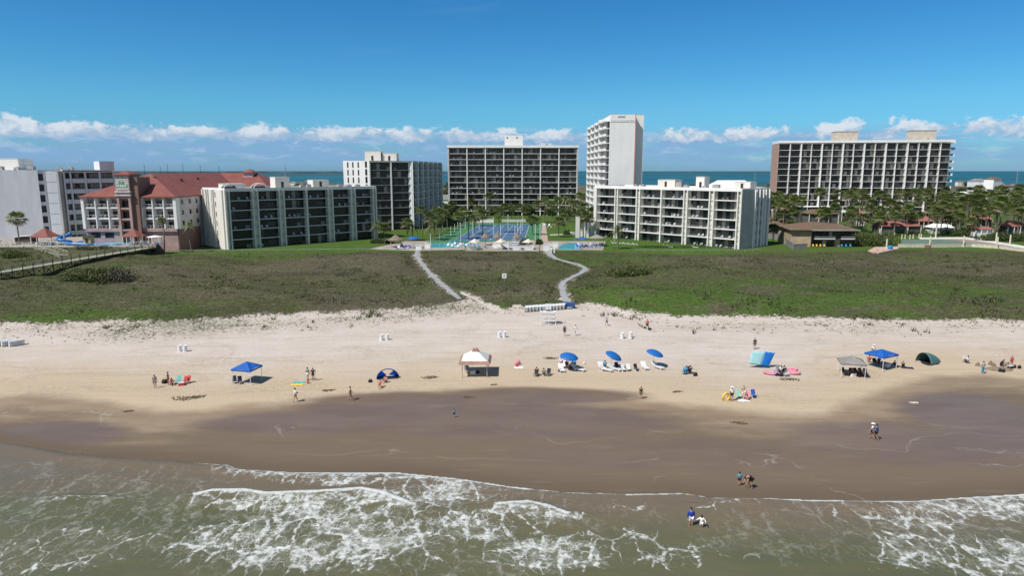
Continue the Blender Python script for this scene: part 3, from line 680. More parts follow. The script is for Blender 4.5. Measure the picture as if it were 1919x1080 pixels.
# -- six storey block facing the pool, by the red roofed hotel ------------------------------------
def slit_wall(root, ox, oy, rot, Lx, Ht, xs_, m_fin, z0=0):
    """tall narrow fins with small windows between them on a blank end wall"""
    c, s = math.cos(rot), math.sin(rot)
    def at(x, y, z): return (ox + x * c - y * s, oy + x * s + y * c, z)
    for x, w in xs_:
        key = ('fin', w, Ht, m_fin.name)
        if key not in WC: WC[key] = MB().box(0, w, -.45, -.002, 0, Ht + .25).mesh('fin', m_fin)
        link('fin', WC[key], root, at(x, 0, z0), rot)
def slit_windows(root, ox, oy, rot, xs_, floors, fh, w=.55, h=1.3):
    c, s = math.cos(rot), math.sin(rot)
    key = ('slit', w, h)
    if key not in WC:
        mb = MB(); mb.box(0, w, -.03, 0, 0, h); mb.mi = 1; mb.box(-.05, 0, -.06, 0, 0, h); mb.box(w, w + .05, -.06, 0, 0, h); mb.box(-.05, w + .05, -.08, 0, -.08, 0); WC[key] = mb.mesh('window', [M_glass, M_gray])
    for x in xs_:
        for f in range(floors): link('window', WC[key], root, (ox + x * c + .003 * s, oy + x * s - .003 * c, f * fh + 1.0), rot)
def beach_block(name, label, p0, p1, dep, left_lit, fl=6, fh=3.0):
    x0, y0 = p0; dx, dy = p1[0] - x0, p1[1] - y0; Lx = math.hypot(dx, dy); rot = math.atan2(dy, dx)
    r = empty(name, (x0, y0, 2.98), rot, label, 'apartment block')
    Ht = fl * fh; rc = 1.7
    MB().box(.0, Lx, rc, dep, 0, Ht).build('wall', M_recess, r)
    mc = M_cream
    MB().box(-.42, -.004, -.45, dep + .2, 0, Ht + .3).build('end_wall', mc, r)
    MB().box(Lx + .004, Lx + .42, -.43, dep + .2, 0, Ht + .3).build('end_wall', mc if left_lit else mat('shaded_end_render', (.40, .41, .40), .85, .08, .3), r)  # right end: darker than the cream, its shade put into the colour
    mb = MB(); mb.box(-.02, Lx + .02, -.2, dep + .1, Ht + .004, Ht + .32); mb.mi = 1; mb.box(-.2, Lx + .2, -.42, -.204, Ht - .25, Ht + .75); mb.box(-.2, Lx + .2, dep + .104, dep + .3, Ht + .0, Ht + .75); mb.box(-.3, -.04, -.2, dep, Ht + .325, Ht + .75); mb.box(Lx + .04, Lx + .3, -.2, dep, Ht + .325, Ht + .75)
    mb.build('roof', [M_roofg, M_white], r)
    e = .45; bw = (Lx - 2 * e) / 6
    th = [1.4, 1.9, 1.9, .55, 1.9, 1.9, 1.4] if left_lit else [.9, 1.5, 1.7, .5, 1.7, 1.9, 1.6]
    facade(r, e, 0, 0, [bw] * 6, fl, fh, 0, recess=rc, thick=th, colproj=.55, slab=.19 if left_lit else .26, m_col=mc, m_slab=M_white, glass=M_glass2 if left_lit else M_glass,
           rail=(1.05, None, M_dark), curt=(.1, .3) if left_lit else (.3, .6), furn=.25 if left_lit else .75, seedb=4 if left_lit else 9, head=.3)
    return r, Lx, Ht
r, Lb, Ht = beach_block('apartment_block', 'cream six storey block with dark balconies beside the red roofed hotel', (-87.3, 209.6), (-48.8, 245.4), 18.6, True)
slit_wall(r, -.42, 18.8, -math.pi / 2, 17, Ht, [(.6, .9), (3.2, 1.1), (5.4, .5), (8.0, 1.3), (9.9, .5), (13.5, 4.6)], M_cream)
slit_windows(r, -.42, 18.8, -math.pi / 2, [2.3, 4.6, 7.0, 11.2], 6, 3.0, .5, 1.5)
roof_clutter(r, [('box', 2.5, 8, Ht + .3, 7, 4, 1.6), ('box', 20, 9, Ht + .3, 5, 4, 3.6), ('box', 33, 8, Ht + .3, 6, 4, 2.5), ('ac', 12, 4, Ht + .3, 1.6, 1.2, 1.0), ('ac', 14.5, 4, Ht + .3, 1.4, 1.2, .9), ('ac', 27, 5, Ht + .3, 1.6, 1.3, 1.1), ('ac', 29.5, 5, Ht + .3, 1.3, 1.3, 1.2), ('ac', 41, 5, Ht + .3, 1.7, 1.2, .9), ('ac', 44, 4, Ht + .3, 1.7, 1.2, .9), ('ac', 47.5, 4, Ht + .3, 1.6, 1.2, .9), ('mast', 24, 10, Ht + 3.8, 0, 0, 4.0), ('mast', 30.5, 6, Ht + .3, 0, 0, 2.2)])
for i, x in enumerate((.8, 10.2)):
    mb = MB(); pts = [(x + 2.1 - 2.1 * math.cos(t), 3.2, Ht + .3 + 1.8 * math.sin(t)) for t in np.linspace(0, math.pi, 9)]; mb.tube(pts, .13, 6); mb.tube([(p[0], p[1] + 2.2, p[2]) for p in pts], .13, 6); mb.mi = 1
    mb.prism([(x + .2, 3.4), (x + 4, 3.4), (x + 4, 5.2), (x + .2, 5.2)], Ht + .33, Ht + 1.2); mb.build('roof_vent', [M_white, M_dark], r)
# -- its twin on the other side of the pools ------------------------------------------------------
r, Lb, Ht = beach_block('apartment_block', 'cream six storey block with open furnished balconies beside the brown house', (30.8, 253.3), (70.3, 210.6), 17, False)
facx = Lb + .42
slit_wall(r, facx, 0, math.pi / 2, 17, Ht, [(7.2, .35), (8.0, .3), (10.0, .45), (12.3, .4), (14.0, .3), (16.3, .5)], M_white)
slit_windows(r, facx, 0, math.pi / 2, [9.1, 11.5], 6, 3.0, .5, 1.4)
roof_clutter(r, [('box', 23, 6, Ht + .3, 7, 4, 2.6), ('box', 37.5, 7, Ht + .3, 3.2, 3, 3.7), ('box', 51, 8, Ht + .3, 5.5, 4, 2.2), ('ac', 31, 5, Ht + .3, 2.2, 1.6, 1.9), ('ac', 34, 5, Ht + .3, 1.6, 1.2, 1), ('ac', 45.5, 4, Ht + .3, 2.2, 1.3, 1.4), ('ac', 14, 4, Ht + .3, 1.6, 1.3, .9), ('ac', 17, 4, Ht + .3, 1.5, 1.3, .9), ('ac', 41.8, 4, Ht + .3, 1.4, 1.3, .9)])

# -- nine storey block with a white end -----------------------------------------------------------
A, B, C, D_ = (-68.6, 282.5), (-57.2, 278.5), (-41.2, 284.5), (-34.8, 341)
r = empty('apartment_block', (B[0], B[1], 2.98), 0, 'dark glazed nine storey block with a bright white slotted end wall', 'apartment block')
fh = 3.05; fl = 9; Ht = fl * fh
loc_ = lambda p: (p[0] - B[0], p[1] - B[1])
a_, c_, d_ = loc_(A), loc_(C), loc_(D_)
def inset(p, q, d):   # move an edge inwards (left of p->q)
    v = Vector((q[0] - p[0], q[1] - p[1])).normalized(); n_ = Vector((-v.y, v.x)); return (p[0] + n_.x * d, p[1] + n_.y * d), (q[0] + n_.x * d, q[1] + n_.y * d)
e_ = (a_[0] + 9, a_[1] + 62)
p1, p2 = inset((0, 0), c_, 1.5); p3, p4 = inset(c_, d_, 1.5)
MB().prism([a_, (0, 0), (p1[0] - .2, p1[1]), (c_[0] - 1.4, c_[1] + 1.2), (d_[0] - 1.5, d_[1]), e_], 0, Ht).build('wall', M_recess, r)
v = Vector((-a_[0], -a_[1])); Lw = v.length; ra = math.atan2(v.y, v.x)
mbw = MB(); n_ = Vector((v.y, -v.x)).normalized() * .35
mbw.prism([(a_[0] + n_.x, a_[1] + n_.y), (n_.x, n_.y), (-n_.x * .02, -n_.y * .02), (a_[0], a_[1])], 0, Ht + .6); mbw.build('end_wall', M_white, r)
slit_windows(r, a_[0] + n_.x, a_[1] + n_.y, ra, [1.9, 4.3, 6.8], fl, fh, .55, 2.1); slit_windows(r, a_[0] + n_.x, a_[1] + n_.y, ra, [10.2], fl, fh, .9, 2.4)
mb = MB(); mb.prism([(a_[0] - .1, a_[1]), (0, -.3), (c_[0] + .2, c_[1] - .3), (d_[0] + .2, d_[1]), (e_[0], e_[1])], Ht + .004, Ht + .6); mb.mi = 1; mb.prism([(a_[0] + .6, a_[1] + .6), (0, .6), (c_[0] - .6, c_[1] + .6), (d_[0] - .6, d_[1] - .6), (e_[0] + .6, e_[1] - .6)], Ht + .605, Ht + .62); mb.build('roof', [M_gray, M_roofg], r)
L1 = math.hypot(*c_); r1 = math.atan2(c_[1], c_[0])
facade(r, 0, 0, r1, [L1 / 2] * 2, fl, fh, 0, thick=[.3, .5, .6], recess=1.45, slab=.16, m_slab=M_gray, glass=M_glass2, rail=(1.05, None, M_dark), curt=(.15, .35), seedb=3, furn=.1, colproj=.3)
L2 = math.hypot(d_[0] - c_[0], d_[1] - c_[1]); r2 = math.atan2(d_[1] - c_[1], d_[0] - c_[0])
facade(r, c_[0], c_[1], r2, [L2 / 6] * 6, fl, fh, 0, colw=.5, recess=1.4, slab=.2, m_slab=M_white, rail=(1.05, None, M_dark), curt=(.3, .5), seedb=8, colproj=.55, coltop=.4)
roof_clutter(r, [('box', -3.5, 8, Ht + .6, 6.6, 6, 3.9), ('box', 3.6, 9, Ht + .6, 5.8, 6, 3.1)])

# -- twelve storey slab straight behind the courts --------------------------------------------------
r = empty('apartment_block', (-33.9, 371, 2.6), 0, 'broad twelve storey slab with a grid of dark balconies behind the courts', 'apartment block')
fh = 3.05; fl = 12; Ht = fl * fh; Lx = 68.8
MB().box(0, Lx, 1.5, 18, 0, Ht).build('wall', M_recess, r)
MB().box(-.4, -.004, -.3, 18.2, 0, Ht).build('end_wall', M_white, r); MB().box(Lx + .004, Lx + .4, -.3, 18.2, 0, Ht).build('end_wall', M_white, r)
mb = MB(); mb.box(-.7, Lx + .7, -.6, 18.6, Ht + .004, Ht + 1.25); mb.mi = 1; mb.box(-.1, Lx + .1, 0, 18, Ht + 1.255, Ht + 1.27); mb.build('roof', [M_white, M_roofg], r)
facade(r, 0, 0, 0, [Lx / 7] * 7, fl, fh, 0, colw=.5, recess=1.5, slab=.2, m_slab=M_white, m_col=M_white, rail=(1.05, None, M_dark), curt=(.3, .6), furn=.2, seedb=21, colproj=.3)
mb = MB(); mb.box(29.9, 39.7, 5, 12, Ht + 1.25, Ht + 6.6); mb.mi = 1
for x in (31, 36.2): mb.box(x, x + .7, 4.96, 5, Ht + 5, Ht + 5.8)
mb.build('roof_hut', [M_white, M_dark], r)
roof_clutter(r, [('ac', 10, 6, Ht + 1.27, 1.5, 1.3, .9), ('ac', 52, 6, Ht + 1.27, 1.5, 1.3, .9)])

# -- white tower -----------------------------------------------------------------------------------
TX, TY = 39.4, 285.0
r = empty('white_tower', (TX, TY, 2.98), 0, 'tall bright white tower with a blank end wall and stacked balconies', 'tower')
fh = 2.95; fl = 15; Ht = fl * fh + .3
mb = MB(); mb.box(.9, 11.0, 0, 62, 0, Ht + 2.0); mb.build('wall', M_white, r)
MB().box(11.004, 14.7, 2.6, 60, 0, Ht + 2.0).build('wall', M_white, r)
MB().box(10.7, 11.06, -.12, .5, 0, Ht + 2.5).build('pink_stripe', mat('salmon_paint', (.62, .25, .19), .7, .06, .4), r)
MB().box(.8, 10.7, -.10, -.003, Ht - .9, Ht + .1).build('wall_band', mat('off_white', (.66, .65, .62), .7), r)
MB().box(3.6, 6.6, -.05, -.003, Ht + .8, Ht + 1.5).build('vent_grille', M_gray, r)
mb = MB(); mb.box(.9, 14.6, 2.7, 60, Ht + 2.005, Ht + 2.3); mb.build('roof', M_roofg, r)
nb = 8; bl = 60 / nb
slabm = {}
MB().box(.80, .896, .9, 61, 0, Ht).build('balcony_void_sheet', mat('dark_recess', (.035, .035, .04), .6), r)  # thin dark sheet added over the sunlit wall, balcony shade in its colour
MB().box(.5, .899, -.02, 1.0, 0, Ht + .8).build('corner_pier', M_white, r)
for i in range(nb):
    y0 = 1.0 + i * bl; off = -.9 * (i % 2) + (.3 if i else .9)
    hh_ = Ht - max(0, i - 1) * .12
    MB().box(-1.6 + off, .898, y0 + bl - .35, y0 + bl, 0, hh_ + 1.0).build('fin', M_white, r)
    for f in range(fl + 1):
        z = f * fh
        key = ('ts', i == 0)
        if key not in WC:
            mb = MB(); ln = bl - .36
            mb.prism([(.895, 0), (-1.3, .5), (-2.1, ln * .45), (-2.0, ln), (.895, ln)], -.22, 0)
            mb.prism([(-1.3, .5), (-2.1, ln * .45), (-2.02, ln - .02), (-1.88, ln - .02), (-1.95, ln * .45), (-1.2, .6)], .004, .72)
            WC[key] = mb.mesh('balcony', M_white)
        if f > 0: link('balcony', WC[key], r, (off * .5, y0 + .004, z))
        if f < fl:
            key = ('tw', 0)
            if key not in WC: WC[key] = window_mesh(bl - 1.2, 2.3, 77, M_glass, (.1, .25))
            if f * nb + i < 200: link('window', WC[key], r, (.76, y0 + bl - .7, z + .05), -math.pi / 2)
roof_clutter(r, [('ac', 3, 10, Ht + 2.3, 2, 2, 1.0), ('box', 4, 30, Ht + 2.3, 6, 5, 1.6)])

# -- long block with a brick end, over the palm grove -----------------------------------------------
BX, BY, rot = 134.3, 350.0, R(-9.5)
r = empty('apartment_block', (BX, BY, 3.2), rot, 'very long eleven storey block with a brown brick end wall above the palms', 'apartment block')
fh = 3.1; fl = 12; Ht = fl * fh; Lx = 79.5
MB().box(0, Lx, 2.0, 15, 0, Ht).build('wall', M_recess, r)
MB().box(-.5, -.004, -.2, 15.3, 0, Ht + .3).build('end_wall', M_brick, r); MB().box(Lx + .004, Lx + .4, 2, 15.3, 0, Ht).build('end_wall', M_white, r)
mb = MB(); mb.box(-.4, Lx + 1.0, -.7, 15.6, Ht + .304, Ht + 1.5); mb.mi = 1; mb.box(.2, Lx + .5, .2, 15, Ht + 1.505, Ht + 1.52); mb.build('roof', [M_white, M_roofg], r)
hb = (Lx - 10.5) / 14
facade(r, 0, 0, 0, [5.25, 5.25] + [hb] * 14, fl, fh, 0, thick=[0, .25, .55] + [.16 if i % 2 == 0 else .55 for i in range(13)] + [.0], recess=1.9, slab=.16, m_slab=M_white, rail=(1.0, None, M_dark), curt=(.1, .3), seedb=31, colproj=.6, furn=.0, win_cap=300)
for f in range(1, fl + 1):
    key = 'sideb'
    if key not in WC: WC[key] = MB().box(.41, 2.2, 1.5, 13, -.22, 0).box(2.08, 2.2, 1.5, 13, .003, 1.0).mesh('balcony', M_white)
    link('balcony', WC[key], r, (Lx, 0, f * fh))
M_tan = mat('tan_render', (.56, .51, .43), .8, .08, .4)
for x, w, h in ((27.5, 10.5, 4.4), (63, 11, 4.6)):
    mb = MB(); mb.box(x, x + w, 5, 12, Ht + 1.5, Ht + 1.5 + h); mb.mi = 1; mb.box(x - .15, x + w + .15, 4.85, 12.15, Ht + 1.5 + h, Ht + 1.75 + h); mb.box(x + w * .65, x + w * .65 + .9, 4.97, 5, Ht + 1.7, Ht + 2.4); mb.build('roof_hut', [M_tan, M_brick], r)
mb = MB(); mb.box(0, Lx * .9, -9, -.7, 0, 3.6); mb.mi = 1; mb.box(-2, Lx * .9 + 1, -10, -.72, 3.604, 4.3); mb.build('podium', [M_recess, M_white], r)

# -- white hotel at the edge of the frame ------------------------------------------------------------
gx0, gy0 = -152.2, 222.0
r = empty('white_hotel', (gx0, gy0, 2.98), 0, 'white eight storey hotel with a blank wall and stepped balconies behind the resort pool', 'hotel')
fh = 3.4; fl = 7; Ht = fl * fh + .2
M_bwhite = mat('cool_white_paint', (.60, .62, .66), .7, .07, .25, streak=(1, 1, .2))
MB().prism([(-34, -9), (0, 0), (1.3, 1.1), (4, 26), (-34, 26)], 0, Ht + .3).build('wall', M_bwhite, r)
# stair bay: dark slot, panel column
d45 = Vector((.74, .67)).normalized(); r45 = math.atan2(d45.y, d45.x)
for f in range(fl): link('window', WC.setdefault('slot', window_mesh(1.3, 2.2, 5, M_glass, (0, .1))), r, (.05, .0, f * fh + .5), r45)
key = 'panel'
WC[key] = MB().box(0, 3.6, -1.2, 3, .06, 3.34).mesh('stair_panel', M_bwhite)
for f in range(fl): link('stair_panel', WC[key], r, (2.1, 1.4, f * fh), r45 * .3)
MB().box(2.5, 6.0, .9, 9, 0, Ht).build('stair_core', M_gray, r)
ox, oy = 6.4, 3.0
mb = MB(); c, s = math.cos(r45), math.sin(r45)
f4 = lambda x, y: (ox + x * c - y * s, oy + x * s + y * c)
mb.prism([f4(-.5, 2.0), f4(14.4, 2.0), f4(14.4, 14), f4(-.5, 14)], 0, Ht); mb.build('wall', mat('warm_render', (.42, .39, .36), .8, .08, .4), r)
facade(r, ox, oy, r45, [1.8, 4.2, 4.2, 4.2], fl, fh, 0, colw=.45, recess=1.9, slab=.3, m_col=M_bwhite, m_slab=M_bwhite, glass=M_glass, curt=(1.5, .85), rail=(1.1, True, M_bwhite), seedb=14, colproj=.35)
mb = MB(); mb.prism([f4(-.3, -.4), f4(14.7, -.4), f4(14.7, 14), f4(-.3, 14)], Ht + .004, Ht + .35); mb.build('roof', M_bwhite, r)
mb = MB(); mb.prism([f4(10.4, -.35), f4(14.75, -.35), f4(14.75, 8), f4(10.4, 8)], Ht + .354, Ht + 3.2); mb.build('roof_hut', M_bwhite, r)
roof_clutter(r, [('box', -24, 6, Ht + .3, 14, 7, 3.6), ('ac', -12, -1, Ht + .3, 1.5, 1.2, 1.1), ('ac', -4, 1, Ht + .3, 2.0, 1.4, 1.3), ('ac', -9, 2, Ht + .3, 1.5, 1.3, .9), ('ac', 3, 5, Ht + .3, 1.4, 1.2, .9), ('ac', 6, 6, Ht + .35, 1.4, 1.2, .9), ('mast', 8.3, 9, Ht + .3, 0, 0, 5.2), ('mast', -7, 6, Ht + .3, 0, 0, 2.6), ('mast', 5, 8, Ht + .3, 0, 0, 2.2)])

# -- red roofed hotel ----------------------------------------------------------------------------------
hx, hy = -128.1, 205.0
hw = PX(331.5, 205) - hx
r = empty('resort_hotel', (hx, hy, 6.4), 0, 'pink and white resort hotel under a big red hipped roof with a square tower', 'hotel')
fh = 3.2; Ht = 13.0; dp = 13
tx0 = PX(224, 203) - hx; tx1 = PX(250, 203) - hx
mb = MB(); mb.box(0, hw, 2.0, 78, -3.6, Ht); mb.build('wall', M_lilac, r)
mb = MB(); mb.box(0, hw + .05, .3, 1.998, -3.6, fh * .97); mb.box(.0, hw + .1, -.25, .298, 2.6, 3.6); mb.build('ground_floor', M_pink, r)
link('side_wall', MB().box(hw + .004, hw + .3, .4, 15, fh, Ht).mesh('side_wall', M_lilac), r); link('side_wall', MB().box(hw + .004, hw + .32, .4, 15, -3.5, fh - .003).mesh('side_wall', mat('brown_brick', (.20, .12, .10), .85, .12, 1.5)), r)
for x in (3.5, 8.5, 13):
    for f in range(1, 4): link('window', WC.setdefault('hsw', window_mesh(1.0, 1.4, 3, M_glass, (0, .2))), r, (hw + .33, x, f * fh + 1.0), math.pi / 2)
nL = 3; wL = tx0 / nL
facade(r, 0, 0, 0, [wL] * nL, 3, fh, fh + .2, thick=[.8, .3, .3, .2], recess=1.95, slab=.32, m_col=M_white, m_slab=M_white, rail=(1.0, None, M_white), curt=(.7, .85), furn=.95, seedb=51, head=1.0)
facade(r, tx1 + 2.0, 0, 0, [(hw - tx1 - 2.0) / 3] * 3, 3, fh, fh + .2, thick=[.2, .3, .3, .9], recess=1.95, slab=.32, m_col=M_white, m_slab=M_white, rail=(1.0, None, M_white), curt=(.7, .85), furn=.95, seedb=55, head=1.0)
for x in (1.5, 5.6): link('window', WC.setdefault('hg', window_mesh(2.6, 1.5, 12, M_glass, (.1, .2))), r, (x, .27, .7))
TH = 19.2
mb = MB(); mb.box(tx0, tx0 + .7, -2.0, 4, -1, TH); mb.box(tx1 - .7, tx1, -2.0, 4, -1, TH); mb.box(tx0 + .701, tx1 - .701, -1.9, 4, 13.1, TH); mb.box(tx0 + .701, tx1 - .701, -.4, 4, -1, 13.098)
for f in range(0, 4): mb.box(tx0 + .701, tx1 - .701, -1.85, -.402, f * fh + 2.9, f * fh + 3.4)
mb.build('tower', M_pink, r)
for f in range(1, 4): link('window', WC.setdefault('htw', window_mesh(tx1 - tx0 - 1.6, 2.0, 8, M_glass, (0, .1))), r, (tx0 + .8, -.45, f * fh + .3))
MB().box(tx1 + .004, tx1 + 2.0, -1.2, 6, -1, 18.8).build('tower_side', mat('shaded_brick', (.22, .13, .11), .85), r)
for z, e in ((13.3, .3), (14.3, .3), (TH + .05, .45)): MB().box(tx0 - e, tx1 + e, -2 - e, 4.3, z, z + .4).build('cornice', M_lilac if z < 18 else M_red, r)
sp_ = MB().box(tx0 + .15, tx1 - .15, -2.04, -2.002, 15.0, TH - .1).build('sign_panel', mat('pale_sign', (.50, .46, .45), .6), r)
# green palm emblem over its lettering band
mb = MB(); cx = (tx0 + tx1) / 2 - .15; q = .8
arc = [(cx + 1.1 * q * math.cos(t), 16.9 + 1.35 * q * math.sin(t)) for t in np.linspace(0, math.pi, 9)]
mb.add([(x, -2.09, z) for x, z in arc] + [(x, -2.045, z) for x, z in arc], [tuple(range(9)), tuple(range(9, 18))[::-1]] + [(i, i + 9, i + 10, i + 1) for i in range(8)])
mb.box(cx - 1.75, cx + 1.75, -2.09, -2.045, 15.8, 16.7)
mb.mi = 1; mb.tube([(cx, -2.12, 16.7), (cx + .1, -2.12, 17.5)], .06, 5)
for a in (0, .8, 1.6, 2.3, 3.1): mb.bar((cx + .1, -2.12, 17.5), (cx + .1 + .5 * math.cos(a), -2.12, 17.45 + .4 * math.sin(a)), .07, .07)
for i in range(6): mb.box(cx - 1.5 + i * .52, cx - 1.2 + i * .52, -2.115, -2.093, 15.98, 16.5)
mb.build('emblem', [mat('sign_green', (.10, .30, .18), .5), M_white], sp_)
mb = MB(); zt = TH + .45; mb.add([(tx0 - .4, -2.4, zt), (tx1 + .5, -2.4, zt), (tx1 + .5, 4.6, zt), (tx0 - .4, 4.6, zt), ((tx0 + tx1) / 2, 1.2, zt + 1.1)], [(0, 3, 2, 1), (0, 1, 4), (1, 2, 4), (2, 3, 4), (3, 0, 4)]); mb.build('tower_roof', M_red, r)
e = .7; z0, z1 = Ht + .05, Ht + 6.8; xr = hw + e
mb = MB(); V_ = [(-e, -e, z0), (xr, -e, z0), (xr, 48, z0), (40, 48, z0), (40, 82, z0), (-e, 82, z0), (13.7, 14, z1), (13.7, 66, z1), (28, 66, z1)]
mb.add(V_, [(0, 1, 6), (1, 2, 7, 6), (2, 3, 8, 7), (3, 4, 8), (4, 5, 7, 8), (5, 0, 6, 7)]); mb.add([(p[0], p[1], z0 - .35) for p in V_[:6]] + [(p[0], p[1], z0 - .003) for p in V_[:6]], [(0, 5, 4, 3, 2, 1)] + [(i, (i + 1) % 6, 6 + (i + 1) % 6, 6 + i) for i in range(6)])
mb.build('roof', M_red, r)
mb = MB(); mb.box(24.5, 28, 62, 66, z1 - 2.4, z1 + .2); mb.mi = 1; mb.add([(24, 61.4, z1 + .2), (28.6, 61.4, z1 + .2), (28.6, 66.6, z1 + .2), (24, 66.6, z1 + .2), (26.3, 64, z1 + 1.6)], [(0, 3, 2, 1), (0, 1, 4), (1, 2, 4), (2, 3, 4), (3, 0, 4)]); mb.build('cupola', [M_lilac, M_red], r)
for x, y, z in ((16, 11, z1 - 1.4), (19, 22, z1 - 2.2), (18, 36, z1 - 1.9)): MB().box(x, x + .7, y, y + .7, z - .8, z + .4).build('roof_vent', M_dark, r)

# -- two storey brown house by the grove -----------------------------------------------------------
g = G(1519, 463); hx = g.x; hy = g.y
r = empty('brown_house', (hx, hy, g.z - .1), R(-2), 'two storey brown house with white balconies and a sloping rusty roof', 'house')
M_brown = mat('dark_brown_siding', (.075, .06, .048), .85, .15, .8); M_tanw = mat('tan_wall', (.36, .28, .19), .85, .1, .5); M_rust = mat('rusty_shingle', (.16, .075, .045), .9, .2, .5, col2=(.13, .12, .08))
M_yel = mat('pale_lawn_chair', (.75, .66, .3), .6)
mb = MB(); mb.box(0, 13.8, 1.6, 12, 0, 5.6); mb.build('wall', M_brown, r)
MB().prism([(-.004, 0), (-.004, 12), (-5.2, 15), (-5.2, 3.4)], 0, 5.6).build('side_wall', M_tanw, r)
MB().box(-.3, .0, -.05, 1.6, 0, 5.6).box(7.8, 9.4, .6, 1.598, 0, 2.6).build('wall_panel', M_tanw, r)
for x, w in ((.9, 6.4), (9.2, 4.3)):
    MB().box(x, x + w, -.6, 1.596, 2.6, 2.8).build('balcony', M_white, r); mb = MB(); mb.box(x, x + w, -.62, -.55, 3.55, 3.65); mb.box(x, x + w, -.6, -.56, 2.85, 2.92)
    for i in range(int(w / .25) + 1): mb.box(x + i * w / int(w / .25) - .03, x + i * w / int(w / .25) + .03, -.6, -.56, 2.9, 3.55)
    mb.build('railing', M_lilac, r)
for x, z, w in ((1.2, 2.9, 3.2), (5.0, 2.9, 2.2), (9.8, 2.9, 3.3), (1.2, .1, 5.8), (9.8, .1, 3.4)): link('window', WC.setdefault(('bw', w), window_mesh(w, 2.1, int(w * 10), M_glass, (.1, .35))), r, (x, 1.55, z))
mb = MB(); mb.add([(-6, 2.2, 5.3), (-.6, -1.4, 5.6), (14.6, -1.4, 5.6), (15, 13, 5.9), (-6, 16, 5.8), (3, 8, 7.6), (12, 8, 6.9)], [(0, 1, 5), (1, 2, 6, 5), (2, 3, 6), (3, 4, 5, 6), (4, 0, 5), (0, 4, 3, 2, 1)]); mb.build('roof', M_rust, r)
mb = MB(); mb.box(-.6, 14.7, -1.5, -1.403, 5.4, 5.75); mb.build('fascia', M_gray, r)
# low service building to its left and grey yard wall
g = G(1462, 452)
r = empty('brown_house', (g.x, g.y + 6, 2.9), R(8), 'small shaded house with pale balcony tucked among palms behind the grey yard wall', 'house')
MB().box(0, 7.5, 0, 9, 0, 5.2).build('wall', M_brown, r); MB().box(1, 6.5, -1.2, -.003, 2.4, 2.55).build('balcony', M_lilac, r)
for x in (1.2, 3.8, 6.2): MB().box(x, x + .18, -1.15, -.97, 0, 5.2).build('column', M_lilac, r)
for x in (1.6, 4.3): link('window', WC[('bw', 2.2)], r, (x, -.03, 2.8)); 
for x in (1.6, 4.3): link('window', WC[('bw', 2.2)], r, (x, -.03, .2))
mb = MB(); mb.add([(-1, -1.6, 5.2), (8.4, -1.6, 5.2), (8.4, 10, 5.2), (-1, 10, 5.2), (1.5, 4, 6.8), (6, 4, 6.8)], [(0, 1, 5, 4), (1, 2, 5), (2, 3, 4, 5), (3, 0, 4), (0, 3, 2, 1)]); mb.build('roof', M_rust, r)

# ================================================================== PLANTS
def palm_crown(seed, fan=True, nf=38, rad=2.75):
    rr = random.Random(seed); mb = MB()
    for i in range(nf):
        a = i * 2.4 + rr.uniform(-.2, .2); up = 1.25 - 1.75 * (i / nf) + rr.uniform(-.15, .15)
        d = Vector((math.cos(a), math.sin(a), 0)); R_ = rad * rr.uniform(.8, 1.1)
        mb.mi = 1 if (up < -.28 and rr.random() < .75) else 0
        if fan:
            st = .45 * R_; p = d * st * math.cos(up) + Vector((0, 0, st * math.sin(up)))
            mb.add([p * .0, p * 0 + Vector((0, 0, .05)), p], [(0, 1, 2)])
            s = Vector((-d.y, d.x, 0)); f = (d * math.cos(up) + Vector((0, 0, math.sin(up)))).normalized()
            for k in range(9):
                b_ = (k - 4) / 4 * 1.25; v = (f * math.cos(b_) + s * math.sin(b_)); ln = R_ * .62 * (1 - .12 * abs(k - 4) / 4) * rr.uniform(.85, 1.1)
                w = s * math.cos(b_) * .13 - f * math.sin(b_) * .13
                q = p + v * ln * .6 + Vector((0, 0, -.06)); e = p + v * ln + Vector((0, 0, -.30 * ln))
                mb.add([p, q + w, e, q - w], [(0, 1, 2, 3)])
        else:
            pts = []; n = 6; ln = R_ * 1.25
            for k in range(n + 1):
                t = k / n; pts.append(d * ln * t * (math.cos(up) * (1 - .15 * t)) + Vector((0, 0, ln * (math.sin(up) * t - .55 * t * t))))
            s = Vector((-d.y, d.x, 0))
            for k in range(1, n + 1):
                w = .62 * (1 - abs(k / n - .45)) ; m_ = (pts[k] + pts[k - 1]) / 2
                for sg in (-1, 1):
                    for q in (0, .5):
                        b0 = pts[k - 1].lerp(pts[k], q); mb.add([b0, b0.lerp(pts[k], .55), b0 + s * sg * w + (pts[k] - pts[k - 1]) * .8 + Vector((0, 0, -.22 * w))], [(0, 1, 2)])
    # hanging skirt of dead leaves
    mb.mi = 1
    for i in range(16 if fan else 6):
        a = rr.uniform(0, 6.28); r0 = rr.uniform(.15, .4); z0 = -rr.uniform(.1, .9); ln = rr.uniform(.5, 1.1)
        c0 = Vector((r0 * math.cos(a), r0 * math.sin(a), z0)); s = Vector((-math.sin(a), math.cos(a), 0)) * .22
        mb.add([c0 - s * .3, c0 + s * .3, c0 + s + Vector((math.cos(a) * .3, math.sin(a) * .3, -ln)), c0 - s + Vector((math.cos(a) * .3, math.sin(a) * .3, -ln))], [(0, 1, 2, 3)])
    return mb.mesh('crown', [M_frond, M_skirt])
CROWNS = [palm_crown(s) for s in range(6)]; CROWNS_F = [palm_crown(40 + s, False, 26, 2.9) for s in range(3)]
TRK = []
